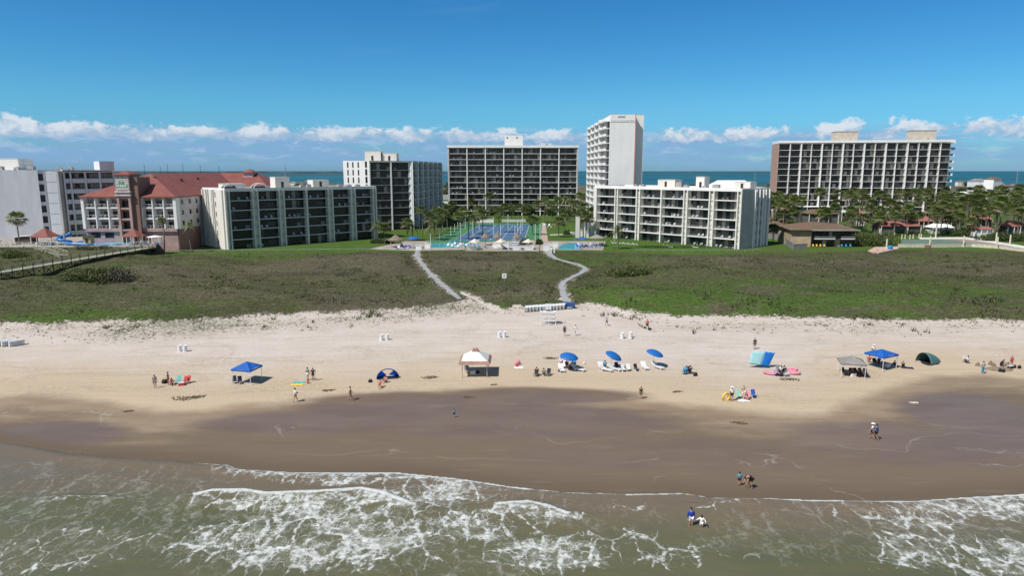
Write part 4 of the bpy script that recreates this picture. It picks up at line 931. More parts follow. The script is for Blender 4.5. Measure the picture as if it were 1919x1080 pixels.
for s in range(4):
    rr = random.Random(s + 90); b1, b2 = rr.uniform(-.03, .03), rr.uniform(-.02, .02)
    TRK.append(MB().tube([(b1 * 0, 0, -.06), (0, 0, .04), (b1, b2, .35), (b1 * 1.4, b2 * 1.2, .7), (0, 0, 1.0)], [.026, .019, .016, .015, .014], 6).mesh('trunk', M_trunk))
def palm(x, y, zc, lab, grp, k=None, sc=1.0, fan=True):
    """palm whose crown centre stands at height zc"""
    z0 = h1(x, y); hh_ = max(2.0, zc - z0); k = rnd.randrange(99) if k is None else k
    r = empty('palm_tree', (x, y, z0 - .05), rnd.uniform(0, 6.28), lab, 'palm tree', grp)
    t_ = link('trunk', TRK[k % 4], r); t_.scale = (hh_ * rnd.uniform(.85, 1.1) * (12 / max(hh_, 7)), hh_ * (12 / max(hh_, 7)), hh_)
    c_ = link('crown', (CROWNS if fan else CROWNS_F)[k % (6 if fan else 3)], r, (0, 0, hh_)); q = sc * rnd.uniform(.88, 1.12); c_.scale = (q, q, q * rnd.uniform(.85, 1.05)); c_.rotation_euler = (rnd.uniform(-.15, .15), rnd.uniform(-.15, .15), rnd.uniform(0, 6))
    return r
# the courtyard palms, each where it is seen: crown u, v, distance
CP = [(707, 420, 232, 1), (720, 428, 226, 0), (763, 418, 236, 0), (773, 424, 238, 1), (790, 394, 252, 0), (806, 408, 240, 0), (817, 398, 262, 0), (812, 418, 236, 1), (829, 400, 275, 0), (838, 392, 290, 0), (846, 386, 310, 0), (825, 412, 250, 0), (860, 405, 240, 0), (868, 396, 300, 0), (878, 404, 244, 0),
      (889, 410, 262, 0), (903, 402, 246, 0), (897, 395, 300, 0), (917, 369, 325, 0), (936, 398, 268, 0), (945, 388, 340, 0), (958, 392, 345, 0), (972, 388, 338, 0), (998, 414, 258, 0), (985, 396, 335, 0), (1008, 384, 320, 0), (1020, 376, 318, 0), (1032, 384, 300, 0), (1047, 414, 250, 0),
      (1056, 408, 262, 0), (1045, 378, 325, 0), (1060, 372, 318, 1), (1072, 378, 300, 1), (1088, 368, 300, 0), (1094, 388, 284, 0), (1098, 404, 246, 0), (1086, 412, 252, 0), (1104, 412, 250, 0), (1079, 384, 330, 0), (884, 380, 345, 0), (1110, 398, 262, 0)]
for i, (u, v, D, ft) in enumerate(CP):
    x, y, z = atD(u, v, D)
    lab = 'fan palm with a shaggy crown among the courtyard pools and courts'
    if ft: lab = 'feathery palm with arching fronds among the courtyard pools'
    palm(x, y, z, lab, 'palms around the courts and pools', i, 1.0 if D < 255 else 1.12, not ft)
x, y, z = atD(1158, 431, 212); palm(x, y, z, 'lone feathery palm standing on open lawn before the open balcony block', 'lone palms', 1, 1.0, False)
x, y, z = atD(31, 410, 199); palm(x, y, z, 'tall dark palm in front of the blank white hotel wall', 'lone palms', 2, 1.15)
x, y, z = atD(303, 414, 200); palm(x, y, z, 'slim palm before the red roofed hotel balconies', 'lone palms', 3, .55)
x, y, z = atD(355, 420, 203); palm(x, y, z, 'sparse pale palm between the hotel and the cream block', 'lone palms', 0, .75, False)
# the grove on the right
pts = []; gr = random.Random(5)
def addp(n, u0, u1, d0, d1, zlo, zhi, mind=4.0):
    k = 0; tries = 0
    while k < n and tries < n * 60:
        tries += 1
        D = math.sqrt(gr.uniform(d0 * d0, d1 * d1)); u = gr.uniform(u0, u1); x = PX(u, D)
        if any((x - a) ** 2 + (D - b_) ** 2 < mind ** 2 for a, b_, _ in pts): continue
        pts.append((x, D, gr.uniform(zlo, zhi))); k += 1
addp(16, 1440, 1500, 236, 300, 10, 15.5, 3.2)
addp(36, 1520, 1770, 285, 338, 12.5, 18, 3.6)
addp(42, 1530, 1800, 250, 285, 8.5, 13.5, 3.6)
addp(88, 1735, 1975, 252, 335, 11.0, 16.5, 3.3)
addp(20, 1810, 1990, 335, 400, 14, 18, 5)
addp(10, 1440, 1480, 300, 345, 12, 16, 4)
for x, D, z in pts:
    palm(x, D, z, 'tall fan palm crowded into the dense grove around the long block', 'palms of the dense grove', None, 1.04)
for x, D, z in [(W_(u, v, 3)[0], W_(u, v, 3)[1], z) for u, v, z in ((1817, 447, 9), (1822, 446, 7), (1478, 452, 8.5), (1490, 456, 7.5), (1448, 456, 8))]:
    palm(x, D, z, 'shorter fan palm at the front edge of the grove', 'short palms at the edge of the grove', None, 1.0)

def leaf_mass(name, mats, cx, cy, cz, rx, ry, rz, n, size, seed, dome=True, mi_f=None, lumps=7):
    """leaf sized faces through the volume of a few overlapping lumps"""
    g = np.random.default_rng(seed)
    lx = g.uniform(-.62, .62, lumps); ly = g.uniform(-.55, .55, lumps); lr = g.uniform(.38, .62, lumps); lh = g.uniform(.55, 1.0, lumps)
    k = g.integers(0, lumps, n); d = g.normal(size=(n, 3)); d /= np.linalg.norm(d, axis=1)[:, None]; d[:, 2] = np.abs(d[:, 2]) if dome else d[:, 2]
    rr_ = g.uniform(.72, 1.06, n)
    X_ = (lx[k] + d[:, 0] * lr[k] * rr_) * rx; Y_ = (ly[k] + d[:, 1] * lr[k] * rr_) * ry; Z_ = d[:, 2] * lh[k] * rr_ * rz
    P_ = np.stack([X_, Y_, Z_], 1); a = g.normal(size=(n, 3)); a /= np.linalg.norm(a, axis=1)[:, None]; b_ = np.cross(a, g.normal(size=(n, 3))); b_ /= np.linalg.norm(b_, axis=1)[:, None]
    s = size * g.uniform(.6, 1.4, n)[:, None]
    V = np.concatenate([P_ - a * s, P_ + b_ * s * .55, P_ + a * s, P_ - b_ * s * .55]); V = V.reshape(4, n, 3).transpose(1, 0, 2).reshape(-1, 3)
    F = np.arange(4 * n).reshape(n, 4); mi = g.integers(0, len(mats), n) if mi_f is None else mi_f(X_ / rx, g)
    return npmesh(name, V, F, mats, mi)
def bush(u, v, wpx, hgt__, n, seed, lab, mats=None, depth=.5, cat='bush', name='bush', grp=None, size=.17, mi_f=None, lumps=9):
    g = G(u, v); rx = wpx / 2 / FPX * g.y
    r = empty(name, g, 0, lab, cat, grp)
    link('leaves', leaf_mass('leaves', mats or [M_green, M_green, M_olive, M_greend], 0, 0, 0, rx, rx * depth, hgt__, n, size, seed, mi_f=mi_f, lumps=lumps), r)
    mb = MB(); rr = random.Random(seed)
    for i in range(7):
        a = rr.uniform(0, 6.28); q = rr.uniform(.2, .6); mb.tube([(rx * q * .3 * math.cos(a), rx * depth * .3 * q * math.sin(a), -.2), (rx * q * math.cos(a), rx * depth * q * math.sin(a), hgt__ * .7)], [.06, .02], 5)
    mb.build('stem', M_trunk, r); return r
M_drab = mat('dry_twigs', (.12, .11, .08), .85, .2, .6, col2=(.12, .11, .08), tint=.1)
bush(192, 527, 140, 3.6, 12000, 3, 'wide spreading green thicket in the dunes beside the boardwalk', [M_green, M_olive, M_green, M_drab], .55, mi_f=lambda x, g: np.where(g.random(len(x)) < np.clip(x * 1.1 + .15, .05, .8), 3, g.integers(0, 3, len(x))), lumps=16, size=.2)
bush(1178, 516, 100, 2.3, 6500, 4, 'low leafy thicket in the dunes beside the curved path', [M_green, M_olive, M_olive, M_greend], .4, lumps=13, size=.18)
bush(1635, 460, 88, 4.6, 9000, 5, 'big rounded green hedge between the brown house and the court', None, .6, lumps=14, size=.22)
bush(318, 463, 48, 3.2, 5000, 6, 'dark hedge where the boardwalk meets the lawn', [M_green, M_greend, M_greend], .9, size=.2)
bush(1570, 441, 130, 4.0, 7000, 7, 'long hedge behind the brown house roof', None, .4, lumps=14, size=.24)
bush(1885, 452, 120, 3.2, 6000, 8, 'hedge behind the cream court wall', [M_green, M_greend, M_greend], .3, lumps=12, size=.24)
bush(985, 458, 22, 2.4, 2200, 9, 'small dark shrub by the thatched shades', [M_greend, M_green], .6)
bush(1010, 459, 16, 2.2, 1500, 19, 'small dark shrub beside the walkway gate', [M_greend, M_green], .6)
bush(1062, 440, 14, 2.4, 1500, 10, 'round clipped shrub on the courtyard lawn', [M_greend, M_green], .8)
bush(715, 456, 44, 1.6, 2600, 11, 'low shrubs at the corner of the lawn by the thatched hut', [M_greend, M_green], .5)
bush(1262, 464, 150, .8, 3200, 12, 'low planting along the foot of the open balcony block', [M_green, M_greend], .08, size=.14)
bush(1790, 442, 110, 3.0, 5200, 14, 'undergrowth between the palms and the pale walkway', [M_greend, M_greend, M_green], .4, lumps=12, size=.24)
bush(1700, 438, 90, 2.2, 3600, 15, 'dark shrubs behind the row of small bollards', [M_greend, M_greend, M_green], .4, lumps=10, size=.22)
bush(180, 468, 70, 1.2, 2200, 16, 'dry brush below the resort pool wall', [M_drab, M_olive], .25)
bush(30, 481, 70, 1.6, 2600, 17, 'green brush at the foot of the resort sand slope', [M_greend, M_green], .3)
def tree(x, y, h, w, lab, grp, seed):
    r = empty('broad_tree', (x, y, h1(x, y) - .1), 0, lab, 'tree', grp)
    MB().tube([(0, 0, 0), (.1, 0, h * .3), (0, .1, h * .55)], [.28, .2, .1], 6).tube([(.08, 0, h * .28), (w * .3, 0, h * .6)], [.12, .05], 5).tube([(.08, 0, h * .32), (-w * .28, .2, h * .6)], [.12, .05], 5).build('trunk', M_trunk, r)
    o = link('crown', WC.setdefault(('tc', seed % 3), leaf_mass('crown', [M_green, M_greend, M_greend], 0, 0, 0, 1, 1, .5, 1500, .085, seed % 3, False, lumps=9)), r, (0, 0, h * .66)); o.scale = (w, w * .9, h * .75)
tr = random.Random(11)
for i in range(60):
    D = tr.uniform(400, 1120)
    u = tr.choice([tr.uniform(1790, 1990), tr.uniform(1200, 1450), tr.uniform(520, 650), tr.uniform(1790, 1990), tr.uniform(828, 846)])
    if D < 470 and u > 1440 and u < 1800: continue
    tree(PX(u, D), D, tr.uniform(5, 9), tr.uniform(3, 5.5), 'dark round tree among the distant houses behind the hotels', 'distant trees', i)
for i, (u, v, D) in enumerate([(824, 404, 330), (832, 410, 300), (838, 400, 345), (1078, 408, 330), (1090, 414, 310), (1035, 408, 340), (856, 408, 330), (990, 408, 352), (930, 410, 352), (1060, 404, 348)]):
    tree(PX(u, D), D, tr.uniform(4.5, 7.5), tr.uniform(3, 4.2), 'dark round tree near the foot of the courtyard blocks', 'courtyard trees', i)

# dune grass and sand runners: nobody could count them
def scatter(name, n, xr, yr, ok, hgt_r, mats, lab, seed, mi_fn, blades=4, lean=.5, wid=.035):
    g = np.random.default_rng(seed); x = g.uniform(*xr, n); y = g.uniform(*yr, n); k = ok(x, y, g); x, y = x[k], y[k]; n = len(x); z = hgt(x, y)
    mi = mi_fn(x, y, g); clump = .6 + 2.0 * sstep(.56, .80, vnoise(x, y, 2.6, 41) * .6 + vnoise(x, y, 7.0, 43) * .4)
    Vs, Fs, Ms = [], [], []; base = 0
    for b in range(blades):
        a = g.uniform(0, 6.28, n); h = g.uniform(*hgt_r, n) * clump; l = h * g.uniform(.1, lean, n); ox, oy = g.normal(0, .10, n), g.normal(0, .10, n)
        b0 = np.stack([x + ox, y + oy, z - .03], 1); s = np.stack([-np.sin(a), np.cos(a), np.zeros(n)], 1) * (wid * g.uniform(.6, 1.6, n))[:, None]
        tp = b0 + np.stack([np.cos(a) * l, np.sin(a) * l, h], 1)
        Vs.append(np.stack([b0 - s, b0 + s, tp], 1).reshape(-1, 3)); Fs.append(np.arange(3 * n).reshape(n, 3) + base); base += 3 * n; Ms.append(mi)
    me = npmesh(name, np.concatenate(Vs), np.concatenate(Fs), mats, np.concatenate(Ms))
    return tag(link(name, me), lab, None, None, 'stuff')
M_gra = mat('dune_grass_green', (.075, .115, .026), .8, .25, .1, col2=(.11, .14, .045), trans=.4); M_grb = mat('dune_grass_olive', (.11, .118, .052), .8, .25, .1, col2=(.155, .155, .075), trans=.4); M_grc = mat('dune_grass_dry', (.15, .125, .088), .85, .25, .1, col2=(.21, .18, .13), trans=.4); M_grd = mat('dune_grass_dark', (.07, .09, .035), .8, .25, .1, trans=.4)
def vegok(x, y, g):
    d = y - ci(DUNE, x); p = np.minimum(pdist(x, y, PATH_A), pdist(x, y, PATH_B)); dens_ = sstep(-1.5, 3, d + (fbm(x, y, 3, 9) - .5) * 5) * (1 - sstep(-8, 2, y - ci(LAWN, x)))
    fr = np.abs(x) < y * .8 + 8
    return (g.random(len(x)) < dens_ * (.35 + .65 * fbm(x, y, 5, 8))) & (p > .75) & fr
def vegmi(x, y, g):
    gr_ = np.clip(vnoise(x, y, 18, 3) - .15 + .5 * blobs(x, y, [(1420, 560, 430, 24, .8), (180, 585, 190, 12, .7), (1250, 585, 130, 14, 1)], 2.6), 0, 1); br = np.clip(vnoise(x, y, 14, 6) - .2 + .7 * blobs(x, y, [(640, 500, 260, 20, .8), (380, 520, 200, 24, .6), (700, 560, 160, 22, .85), (900, 490, 130, 18, .85), (1450, 495, 250, 14, .6)], 2.8), 0, 1)
    r_ = g.random(len(x)); return np.where(r_ < gr_ * .75, 0, np.where(r_ < gr_ * .75 + br * .35, 2, 1))
scatter('dune_grass', 90000, (-165, 165), (112, 212), vegok, (.10, .32), [M_gra, M_grb, M_grc, M_grd], 'rough green and brown dune grass covering the sand ridge', 2, vegmi, 3, 1.6, .10)
def spok(x, y, g):
    d = y - ci(DUNE, x); s = blobs(x, y, [(330, 615, 220, 30, 1), (520, 618, 170, 26, .9), (700, 600, 150, 22, .7), (840, 580, 90, 22, 1), (1480, 612, 480, 12, .35), (60, 612, 120, 14, .35), (760, 605, 60, 12, .6), (1150, 592, 60, 10, .5)], 1.6) + .12 * sstep(-9, -1, d)
    return (g.random(len(x)) < s * sstep(.38, .66, fbm(x, y, 2.2, 33)) * sstep(-15, -4, d) * .8) & (pdist(x, y, PATH_A) > 1.2) & (pdist(x, y, PATH_B) > 1.4)
scatter('beach_runners', 52000, (-125, 125), (100, 140), spok, (.1, .42), [M_gra, M_grb, M_grc, M_grd], 'low grass runners creeping out over the pale sand', 4, lambda x, y, g: g.integers(0, 4, len(x)), 5, 1.3, .06)

# ================================================================== PATHS
def strip(name, path, w, m, lab, lift=.1, th=.14, step=1.2):
    P_ = [Vector(p) for p in path]; pts_ = []
    for a, b_ in zip(P_[:-1], P_[1:]):
        n = max(1, int((b_ - a).length / step)); pts_ += [a.lerp(b_, i / n) for i in range(n)]
    pts_.append(P_[-1])
    for _ in range(3): pts_ = [pts_[0]] + [(pts_[i - 1] + pts_[i] * 2 + pts_[i + 1]) / 4 for i in range(1, len(pts_) - 1)] + [pts_[-1]]
    mb = MB(); vs = []
    for i, p in enumerate(pts_):
        d = (pts_[min(i + 1, len(pts_) - 1)] - pts_[max(0, i - 1)]).normalized(); s = Vector((-d.y, d.x)) * w / 2
        z = max(h1(p.x, p.y), h1(p.x + s.x, p.y + s.y), h1(p.x - s.x, p.y - s.y)) + lift
        vs += [(p.x + s.x, p.y + s.y, z - th), (p.x + s.x, p.y + s.y, z), (p.x - s.x, p.y - s.y, z), (p.x - s.x, p.y - s.y, z - th)]
    fs = []
    for i in range(len(pts_) - 1):
        a = i * 4; b_ = a + 4; fs += [(a + 1, b_ + 1, b_ + 2, a + 2), (a, b_, b_ + 1, a + 1), (a + 2, b_ + 2, b_ + 3, a + 3)]
    mb.add(vs, fs)
    return tag(mb.build(name, m), lab, None, None, 'structure')
M_path = mat('path_mat', (.29, .305, .31), .8, .08, .8)
PA = [W_(u, v, 3.2)[:2] for u, v in [(786, 464), (781, 472), (781, 480), (790, 492), (803, 508), (818, 522), (832, 535), (850, 545), (862, 548)]]
strip('path', PA, 1.0, M_path, 'grey walkway bending down through the dunes', .12)
strip('path', [W_(u, v, 2.4)[:2] for u, v in [(864, 548), (886, 554), (908, 562), (930, 573)]], .55, M_sandc, 'trodden sandy end of the walkway', .03, .05)
PB = [W_(u, v, 3.2)[:2] for u, v in [(1024, 468), (1040, 483), (1062, 489), (1085, 495), (1098, 501), (1094, 508), (1072, 518), (1056, 527), (1051, 536), (1056, 547), (1062, 557), (1067, 563)]]
strip('path', PB, 1.2, M_path, 'grey walkway winding down to the loungers', .12)

# ================================================================== BOARDWALK
r = empty('boardwalk', (-112, 150, 0), 0, 'long raised timber boardwalk with railings crossing the dunes', 'boardwalk')
def walk(a, b_, za, zb, w, posts=True, st=2.6):
    a = Vector(a); b_ = Vector(b_); d = b_ - a; n = max(2, int(d.length / st)); u_ = d.normalized(); s = Vector((-u_.y, u_.x)) * w / 2
    O = Vector((-112, 150, 0)); f = lambda p, z: (p.x - O.x, p.y - O.y, z)
    mb = MB(); nb_ = int(d.length / .28)
    for i in range(nb_):
        p = a.lerp(b_, (i + .5) / nb_); z = za + (zb - za) * (i + .5) / nb_; mb.bar(f(p + s * 1.04, z), f(p - s * 1.04, z), .25, .05)
    for q in (-.9, 0, .9): mb.bar(f(a + s * q, za - .16), f(b_ + s * q, zb - .16), .08, .22)
    mb.build('deck', M_wood, r)
    for q in (-1, 1):
        mb = MB()
        for hz, tk in ((1.05, .1), (.62, .05), (.25, .05)): mb.bar(f(a + s * q, za + hz), f(b_ + s * q, zb + hz), .05 if tk < .1 else .12, tk)
        mb.build('railing', M_wood, r)
    for i in range(n + 1):
        p = a.lerp(b_, i / n); z = za + (zb - za) * i / n
        for q in (-1, 1):
            e_ = p + s * q; g_ = h1(e_.x, e_.y)
            MB().box(-.07, .07, -.07, .07, g_ - .3, z + 1.15).build('post', M_woodd if z - g_ > .4 else M_wood, r, f(e_, 0))
        g_ = h1(p.x, p.y)
        if z - g_ > .9:
            mb = MB(); mb.bar(f(p + s, z - .35), f(p - s, g_ + .1), .05, .13); mb.bar(f(p - s, z - .35), f(p + s, g_ + .1), .05, .13)
            if i % 2 == 0 and i < n:
                p2 = a.lerp(b_, (i + 1) / n); mb.bar(f(p - s, z - .35), f(p2 - s, g_ + .2), .05, .13); mb.bar(f(p2 - s, z - .35), f(p - s, g_ + .2), .05, .13)
            mb.build('brace', M_woodd, r)
e0 = W_(-2, 511, 4.75); e1 = W_(292, 464, 5.1)
d = Vector((e1[0] - e0[0], e1[1] - e0[1])).normalized(); s = Vector((-d.y, d.x)) * 1.3
a = Vector(e0[:2]) + s - d * 26; b_ = Vector(e1[:2]) + s
walk(a, b_, 4.3, 5.2, 2.6)
j = W_(128, 479, 4.9); k = W_(72, 466, 5.7)
walk((j[0] - 1.2, j[1]), (k[0], k[1]), 4.9, 5.75, 2.2)

# ================================================================== FLAT SHEETS: PATIOS, COURTS, POOLS
def sheet(name, px, z, m, lab=None, kind='structure', th=.5, cat=None, grp=None):
    pl = [W_(u, v, z)[:2] for u, v in px]
    a = sum(pl[i][0] * pl[(i + 1) % len(pl)][1] - pl[(i + 1) % len(pl)][0] * pl[i][1] for i in range(len(pl)))
    if a < 0: pl = pl[::-1]
    return tag(MB().prism(pl, z - th, z).build(name, m), lab, cat, grp, kind)
M_courtg = mat('court_green', (.045, .17, .075), .8, .08, .15); M_courtb = mat('court_blue', (.035, .095, .20), .8, .1, .12, col2=(.055, .14, .26)); M_line = mat('court_line', (.7, .72, .72), .7)
M_pool = mat('pool_water', (.05, .42, .52), .12, .1, .5, bump=.25, bscale=1.5); M_poolb = mat('pool_water_blue', (.04, .25, .62), .12, .1, .5, bump=.25, bscale=1.5)
M_paver = mat('patio_paver', (.30, .27, .24), .85, .12, .3); M_patw = mat('pale_patio', (.62, .60, .57), .8, .08, .3)
sheet('patio', [(690, 467), (760, 452), (868, 452), (872, 468), (780, 470)], 3.06, M_paver, 'paved pool surround with loungers')
sheet('patio', [(872, 470), (876, 452), (1012, 450), (1010, 471)], 3.064, M_paver, 'paved bar terrace between the pools')
sheet('patio', [(1012, 468), (1022, 452), (1135, 452), (1130, 469)], 3.068, M_paver, 'paved pool surround before the white tower')
sheet('path', [(1012, 470), (1015, 417), (1022, 417), (1030, 470)], 3.074, mat('brick_path', (.36, .29, .25), .85), 'brick walk beside the courts')
sheet('path', [(1030, 441), (1078, 439), (1080, 436), (1060, 434), (1066, 438.5), (1031, 439.6)], 3.05, M_patw, 'pale path across the courtyard lawn')
sheet('court_surround', [(797, 457), (1013, 449.5), (1016, 419), (868, 419)], 3.10, M_courtg, 'green border of the sports courts')
sheet('court_surface', [(848, 452), (983, 450), (993, 421.5), (898, 421.5)], 3.104, M_courtb, 'blue surface of the sports courts')
def wl(name, u0, v0, u1, v1, z, w, m):
    a, b_ = Vector(W_(u0, v0, z)), Vector(W_(u1, v1, z)); return MB().bar(a, b_, w, .004)
mb = MB()
for k in range(5):
    v = 425 + k * 5.6; f = (v - 421.5) / 30; l0 = 898 - 50 * f + 5; l1 = 993 - 10 * f - 3
    for q in (0, 2.0): a, b_ = Vector(W_(l0, v + q, 3.110)), Vector(W_(l1, v + q, 3.110)); mb.bar(a, b_, .10, .004)
for k in range(7):
    f = k / 6; a, b_ = Vector(W_(899 + 93 * f, 422, 3.116)), Vector(W_(851 + 131 * f, 451, 3.116)); mb.bar(a, b_, .10, .004)
tag(mb.build('court_markings', M_line), 'white lines on the blue courts', None, None, 'structure')
sheet('pool', [(800, 464), (812, 457), (858, 456), (866, 463)], 3.11, M_pool, 'pale blue pool beside the loungers', th=.1)
sheet('pool', [(1046, 467), (1052, 459), (1064, 455.5), (1088, 455.5), (1094, 461), (1082, 467.5)], 3.11, M_pool, 'turquoise pool before the white tower', th=.1)
sheet('patio', [(-60, 463), (130, 463), (235, 462.5), (292, 461), (298, 447), (150, 444), (-60, 446)], 5.72, M_paver, 'pale deck around the resort pools', th=.5)
sheet('pool', [(120, 459.5), (150, 451.5), (225, 450.5), (232, 459.5)], 5.76, M_poolb, 'bright blue resort pool', th=.1)
sheet('pool', [(195, 459), (200, 455), (252, 453), (250, 458)], 5.79, M_pool, 'shallow turquoise resort pool', th=.1)
sheet('court_surface', [(1686, 460.5), (1689, 449), (1762, 448.5), (1850, 458), (1868, 463)], 3.13, mat('old_green_court', (.10, .155, .12), .85, .12, .2), 'faded green tennis court')
sheet('court_surface', [(1762, 448.4), (1815, 446), (1895, 460), (1868, 463), (1850, 458)], 3.13, mat('court_clay', (.25, .20, .16), .85, .12, .2), 'worn brown court end')
sheet('path', [(1722, 445.5), (1812, 444.6), (1862, 452), (1925, 462), (1925, 466), (1858, 455.4), (1808, 448), (1724, 448)], 3.16, M_patw, 'pale walkway behind the tennis court')
sheet('path', [(1626, 470), (1640, 463), (1684, 462), (1684, 466), (1648, 474), (1636, 474)], 3.2, mat('pink_paving', (.48, .33, .27), .85), 'pink paved ramp by the blue barrel')
def wall_run(name, px, z, h, w, m, lab, cat='wall', cap=None):
    P_ = [Vector(W_(u, v, z)) for u, v in px]; o = P_[0]; r = empty(name, (o.x, o.y, z), 0, lab, cat)
    mb = MB(); mc = MB()
    for a, b_ in zip(P_[:-1], P_[1:]):
        a = a - o; b_ = b_ - o; mb.bar((a.x, a.y, h / 2 - .3), (b_.x, b_.y, h / 2 - .3), w, h + .6); mc.bar((a.x, a.y, h + .06), (b_.x, b_.y, h + .06), w + .1, .1)
    mb.build('wall_body', m, r); mc.build('coping', cap or m, r); return r
wall_run('court_wall', [(1683, 463.5), (1740, 464), (1820, 463), (1870, 466), (1925, 473)], 3.0, .95, .35, mat('cream_wall', (.58, .52, .43), .85), 'low cream wall along the front of the tennis court')
wall_run('yard_wall', [(1436, 447), (1462, 450), (1486, 468)], 3.0, 1.9, .25, mat('grey_boards', (.20, .20, .20), .85), 'grey board wall beside the shaded small house')
wall_run('yard_wall', [(1486, 468), (1512, 467)], 3.0, 1.6, .25, mat('grey_boards', (.20, .20, .20), .85), 'short grey board wall joined to the brown house')
wall_run('pool_wall', [(130, 463), (182, 463), (236, 462.5)], 5.0, .9, .4, mat('pool_wall_paint', (.58, .52, .52), .8), 'pale retaining wall under the resort pools')
for n_, pxs in (('low_fence', [(332, 473.5), (420, 473), (520, 472.5), (600, 471.5), (705, 471)]), ('low_fence', [(1190, 473), (1280, 473.5), (1380, 473), (1425, 472)])):
    P_ = [Vector(W_(u, v, 3.0)) for u, v in pxs]; o = P_[0]; r = empty(n_, (o.x, o.y, 3.0), 0, 'thin grey rail fence between the lawn and the dunes ' + ('below the cream block' if pxs[0][0] < 500 else 'below the open balcony block'), 'fence')
    mb = MB()
    for a, b_ in zip(P_[:-1], P_[1:]): mb.bar(Vector((a.x - o.x, a.y - o.y, .75)), Vector((b_.x - o.x, b_.y - o.y, .75)), .06, .12)
    mb.build('rail', M_steel, r)
    for a, b_ in zip(P_[:-1], P_[1:]):
        n = int((b_ - a).length / 2.5)
        for i in range(n): p = a.lerp(b_, i / n) - o; link('post', WC.setdefault('fp', MB().box(-.04, .04, -.04, .04, -.3, .8).mesh('post', M_steel)), r, (p.x, p.y, 0))
def fence_run(px, z, h, lab, m=None, st=1.8):
    P_ = [Vector(W_(u, v, z)) for u, v in px]; o = P_[0]; r = empty('railing_fence', (o.x, o.y, z), 0, lab, 'fence'); mb = MB(); m = m or M_white
    for a, b_ in zip(P_[:-1], P_[1:]):
        a = a - o; b_ = b_ - o
        for q in (.1, h): mb.bar((a.x, a.y, q), (b_.x, b_.y, q), .05, .06)
        n = int((b_ - a).length / .35)
        for i in range(n): p = a.lerp(b_, i / n); mb.box(p.x - .015, p.x + .015, p.y - .015, p.y + .015, .1, h)
        for i in range(int((b_ - a).length / st) + 1): p = a.lerp(b_, min(1, i * st / (b_ - a).length)); link('post', WC.setdefault(('rp', h, m.name), MB().box(-.05, .05, -.05, .05, -.2, h + .1).mesh('post', m)), r, (p.x, p.y, 0))
    mb.build('railing', m, r)
fence_run([(-40, 462.5), (30, 462.5), (95, 462), (128, 461.5)], 5.72, 1.2, 'white bar railing around the resort deck')
fence_run([(238, 461), (290, 459)], 5.72, 1.1, 'short white railing before the second red gazebo')
# light poles and bollards
def pole(u, v, h, lab, grp, z=3.1, m=None, lamp=True, w=.085):
    x, y, _ = W_(u, v, z); r = empty('light_pole', (x, y, z), 0, lab, 'light pole', grp)
    link('pole', WC.setdefault(('pole', h, w), MB().lathe([(w * 1.6, 0), (w * 1.6, .2), (w, .25), (w * .8, h)], n=6).mesh('pole', m or M_white)), r)
    if lamp: link('lamp_head', WC.setdefault('plh', MB().box(-.28, .28, -.12, .12, 0, .12).mesh('lamp_head', M_white)), r, (0, 0, h))
for i, (u, v) in enumerate([(863, 452), (886, 440), (918, 444), (925, 438), (938, 450), (965, 452), (970, 446), (976, 438), (979, 431), (1003, 455), (1012, 448), (898, 430), (952, 430), (872, 428)]):
    pole(u, v, 5.0 if i % 3 else 6.0, 'slim white light pole standing among the blue courts', 'white light poles on the courts')
for i, (u, v) in enumerate([(807, 457), (833, 447), (824, 451), (845, 441), (852, 436), (858, 431), (864, 426)]): pole(u, v, 3.4, 'white fence post along the green side of the courts', 'white posts beside the courts', lamp=False)
M_post = mat('cream_post', (.60, .56, .46), .8)
for i, (u, v, h) in enumerate([(1661, 466, 3.0), (1742, 463.5, 3.6), (1805, 463, 3.6), (1868, 466, 3.6), (1753, 447, 3.8), (1866, 456, 3.6), (1892, 460, 3.4), (1838, 449, 3.2), (1648, 444, 3.0)]):
    pole(u, v, h, ['thick cream post beside the blue barrel', 'thick cream post rising from the court wall over the red sign'][min(i, 1)] if i < 2 else 'thick cream post around the tennis court', 'thick cream posts', m=M_post, lamp=False, w=.27)
for i, (u, v) in enumerate([(1690, 447.5), (1696, 447.5), (1705, 447.5), (1711, 447), (1722, 446), (1726, 446), (1676, 444)]):
    x, y, _ = W_(u, v, 3.1); r = empty('bollard', (x, y, 3.05), 0, 'short cream bollard in the row behind the tennis court', 'bollard', 'cream bollards in a row')
    link('post', WC.setdefault('bol', MB().lathe([(.3, 0), (.3, .15), (.2, .2), (.2, 1.25), (.27, 1.3), (.05, 1.5)], n=8).mesh('post', M_post)), r)

# ================================================================== PEOPLE
SKINS = [mat('skin_tan', (.42, .24, .15), .55, .05, 3), mat('skin_pale', (.60, .40, .29), .55, .05, 3), mat('skin_brown', (.22, .12, .075), .55, .05, 3)]
HAIRM = {'dark': mat('hair_dark', (.025, .018, .014), .6), 'brown': mat('hair_brown', (.10, .055, .03), .6), 'fair': mat('hair_fair', (.42, .30, .15), .6)}
CLOTH = {}
def cloth(c):
    cs = dict(black=(.015, .015, .018), white=(.75, .75, .76), blue=(.02, .10, .42), royal=(.015, .05, .36), cyan=(.03, .32, .55), navy=(.012, .02, .06), red=(.48, .05, .05), grey=(.22, .23, .24), tan=(.45, .36, .24), pink=(.65, .25, .32), green=(.06, .22, .12), teal=(.10, .45, .45), yellow=(.75, .50, .08), mint=(.35, .65, .55), salmon=(.60, .25, .2), denim=(.06, .10, .20), olive=(.12, .12, .06), orange=(.7, .22, .06))
    return mat('cloth_' + c, cs[c], .8, .08, 4)
PENDING = []
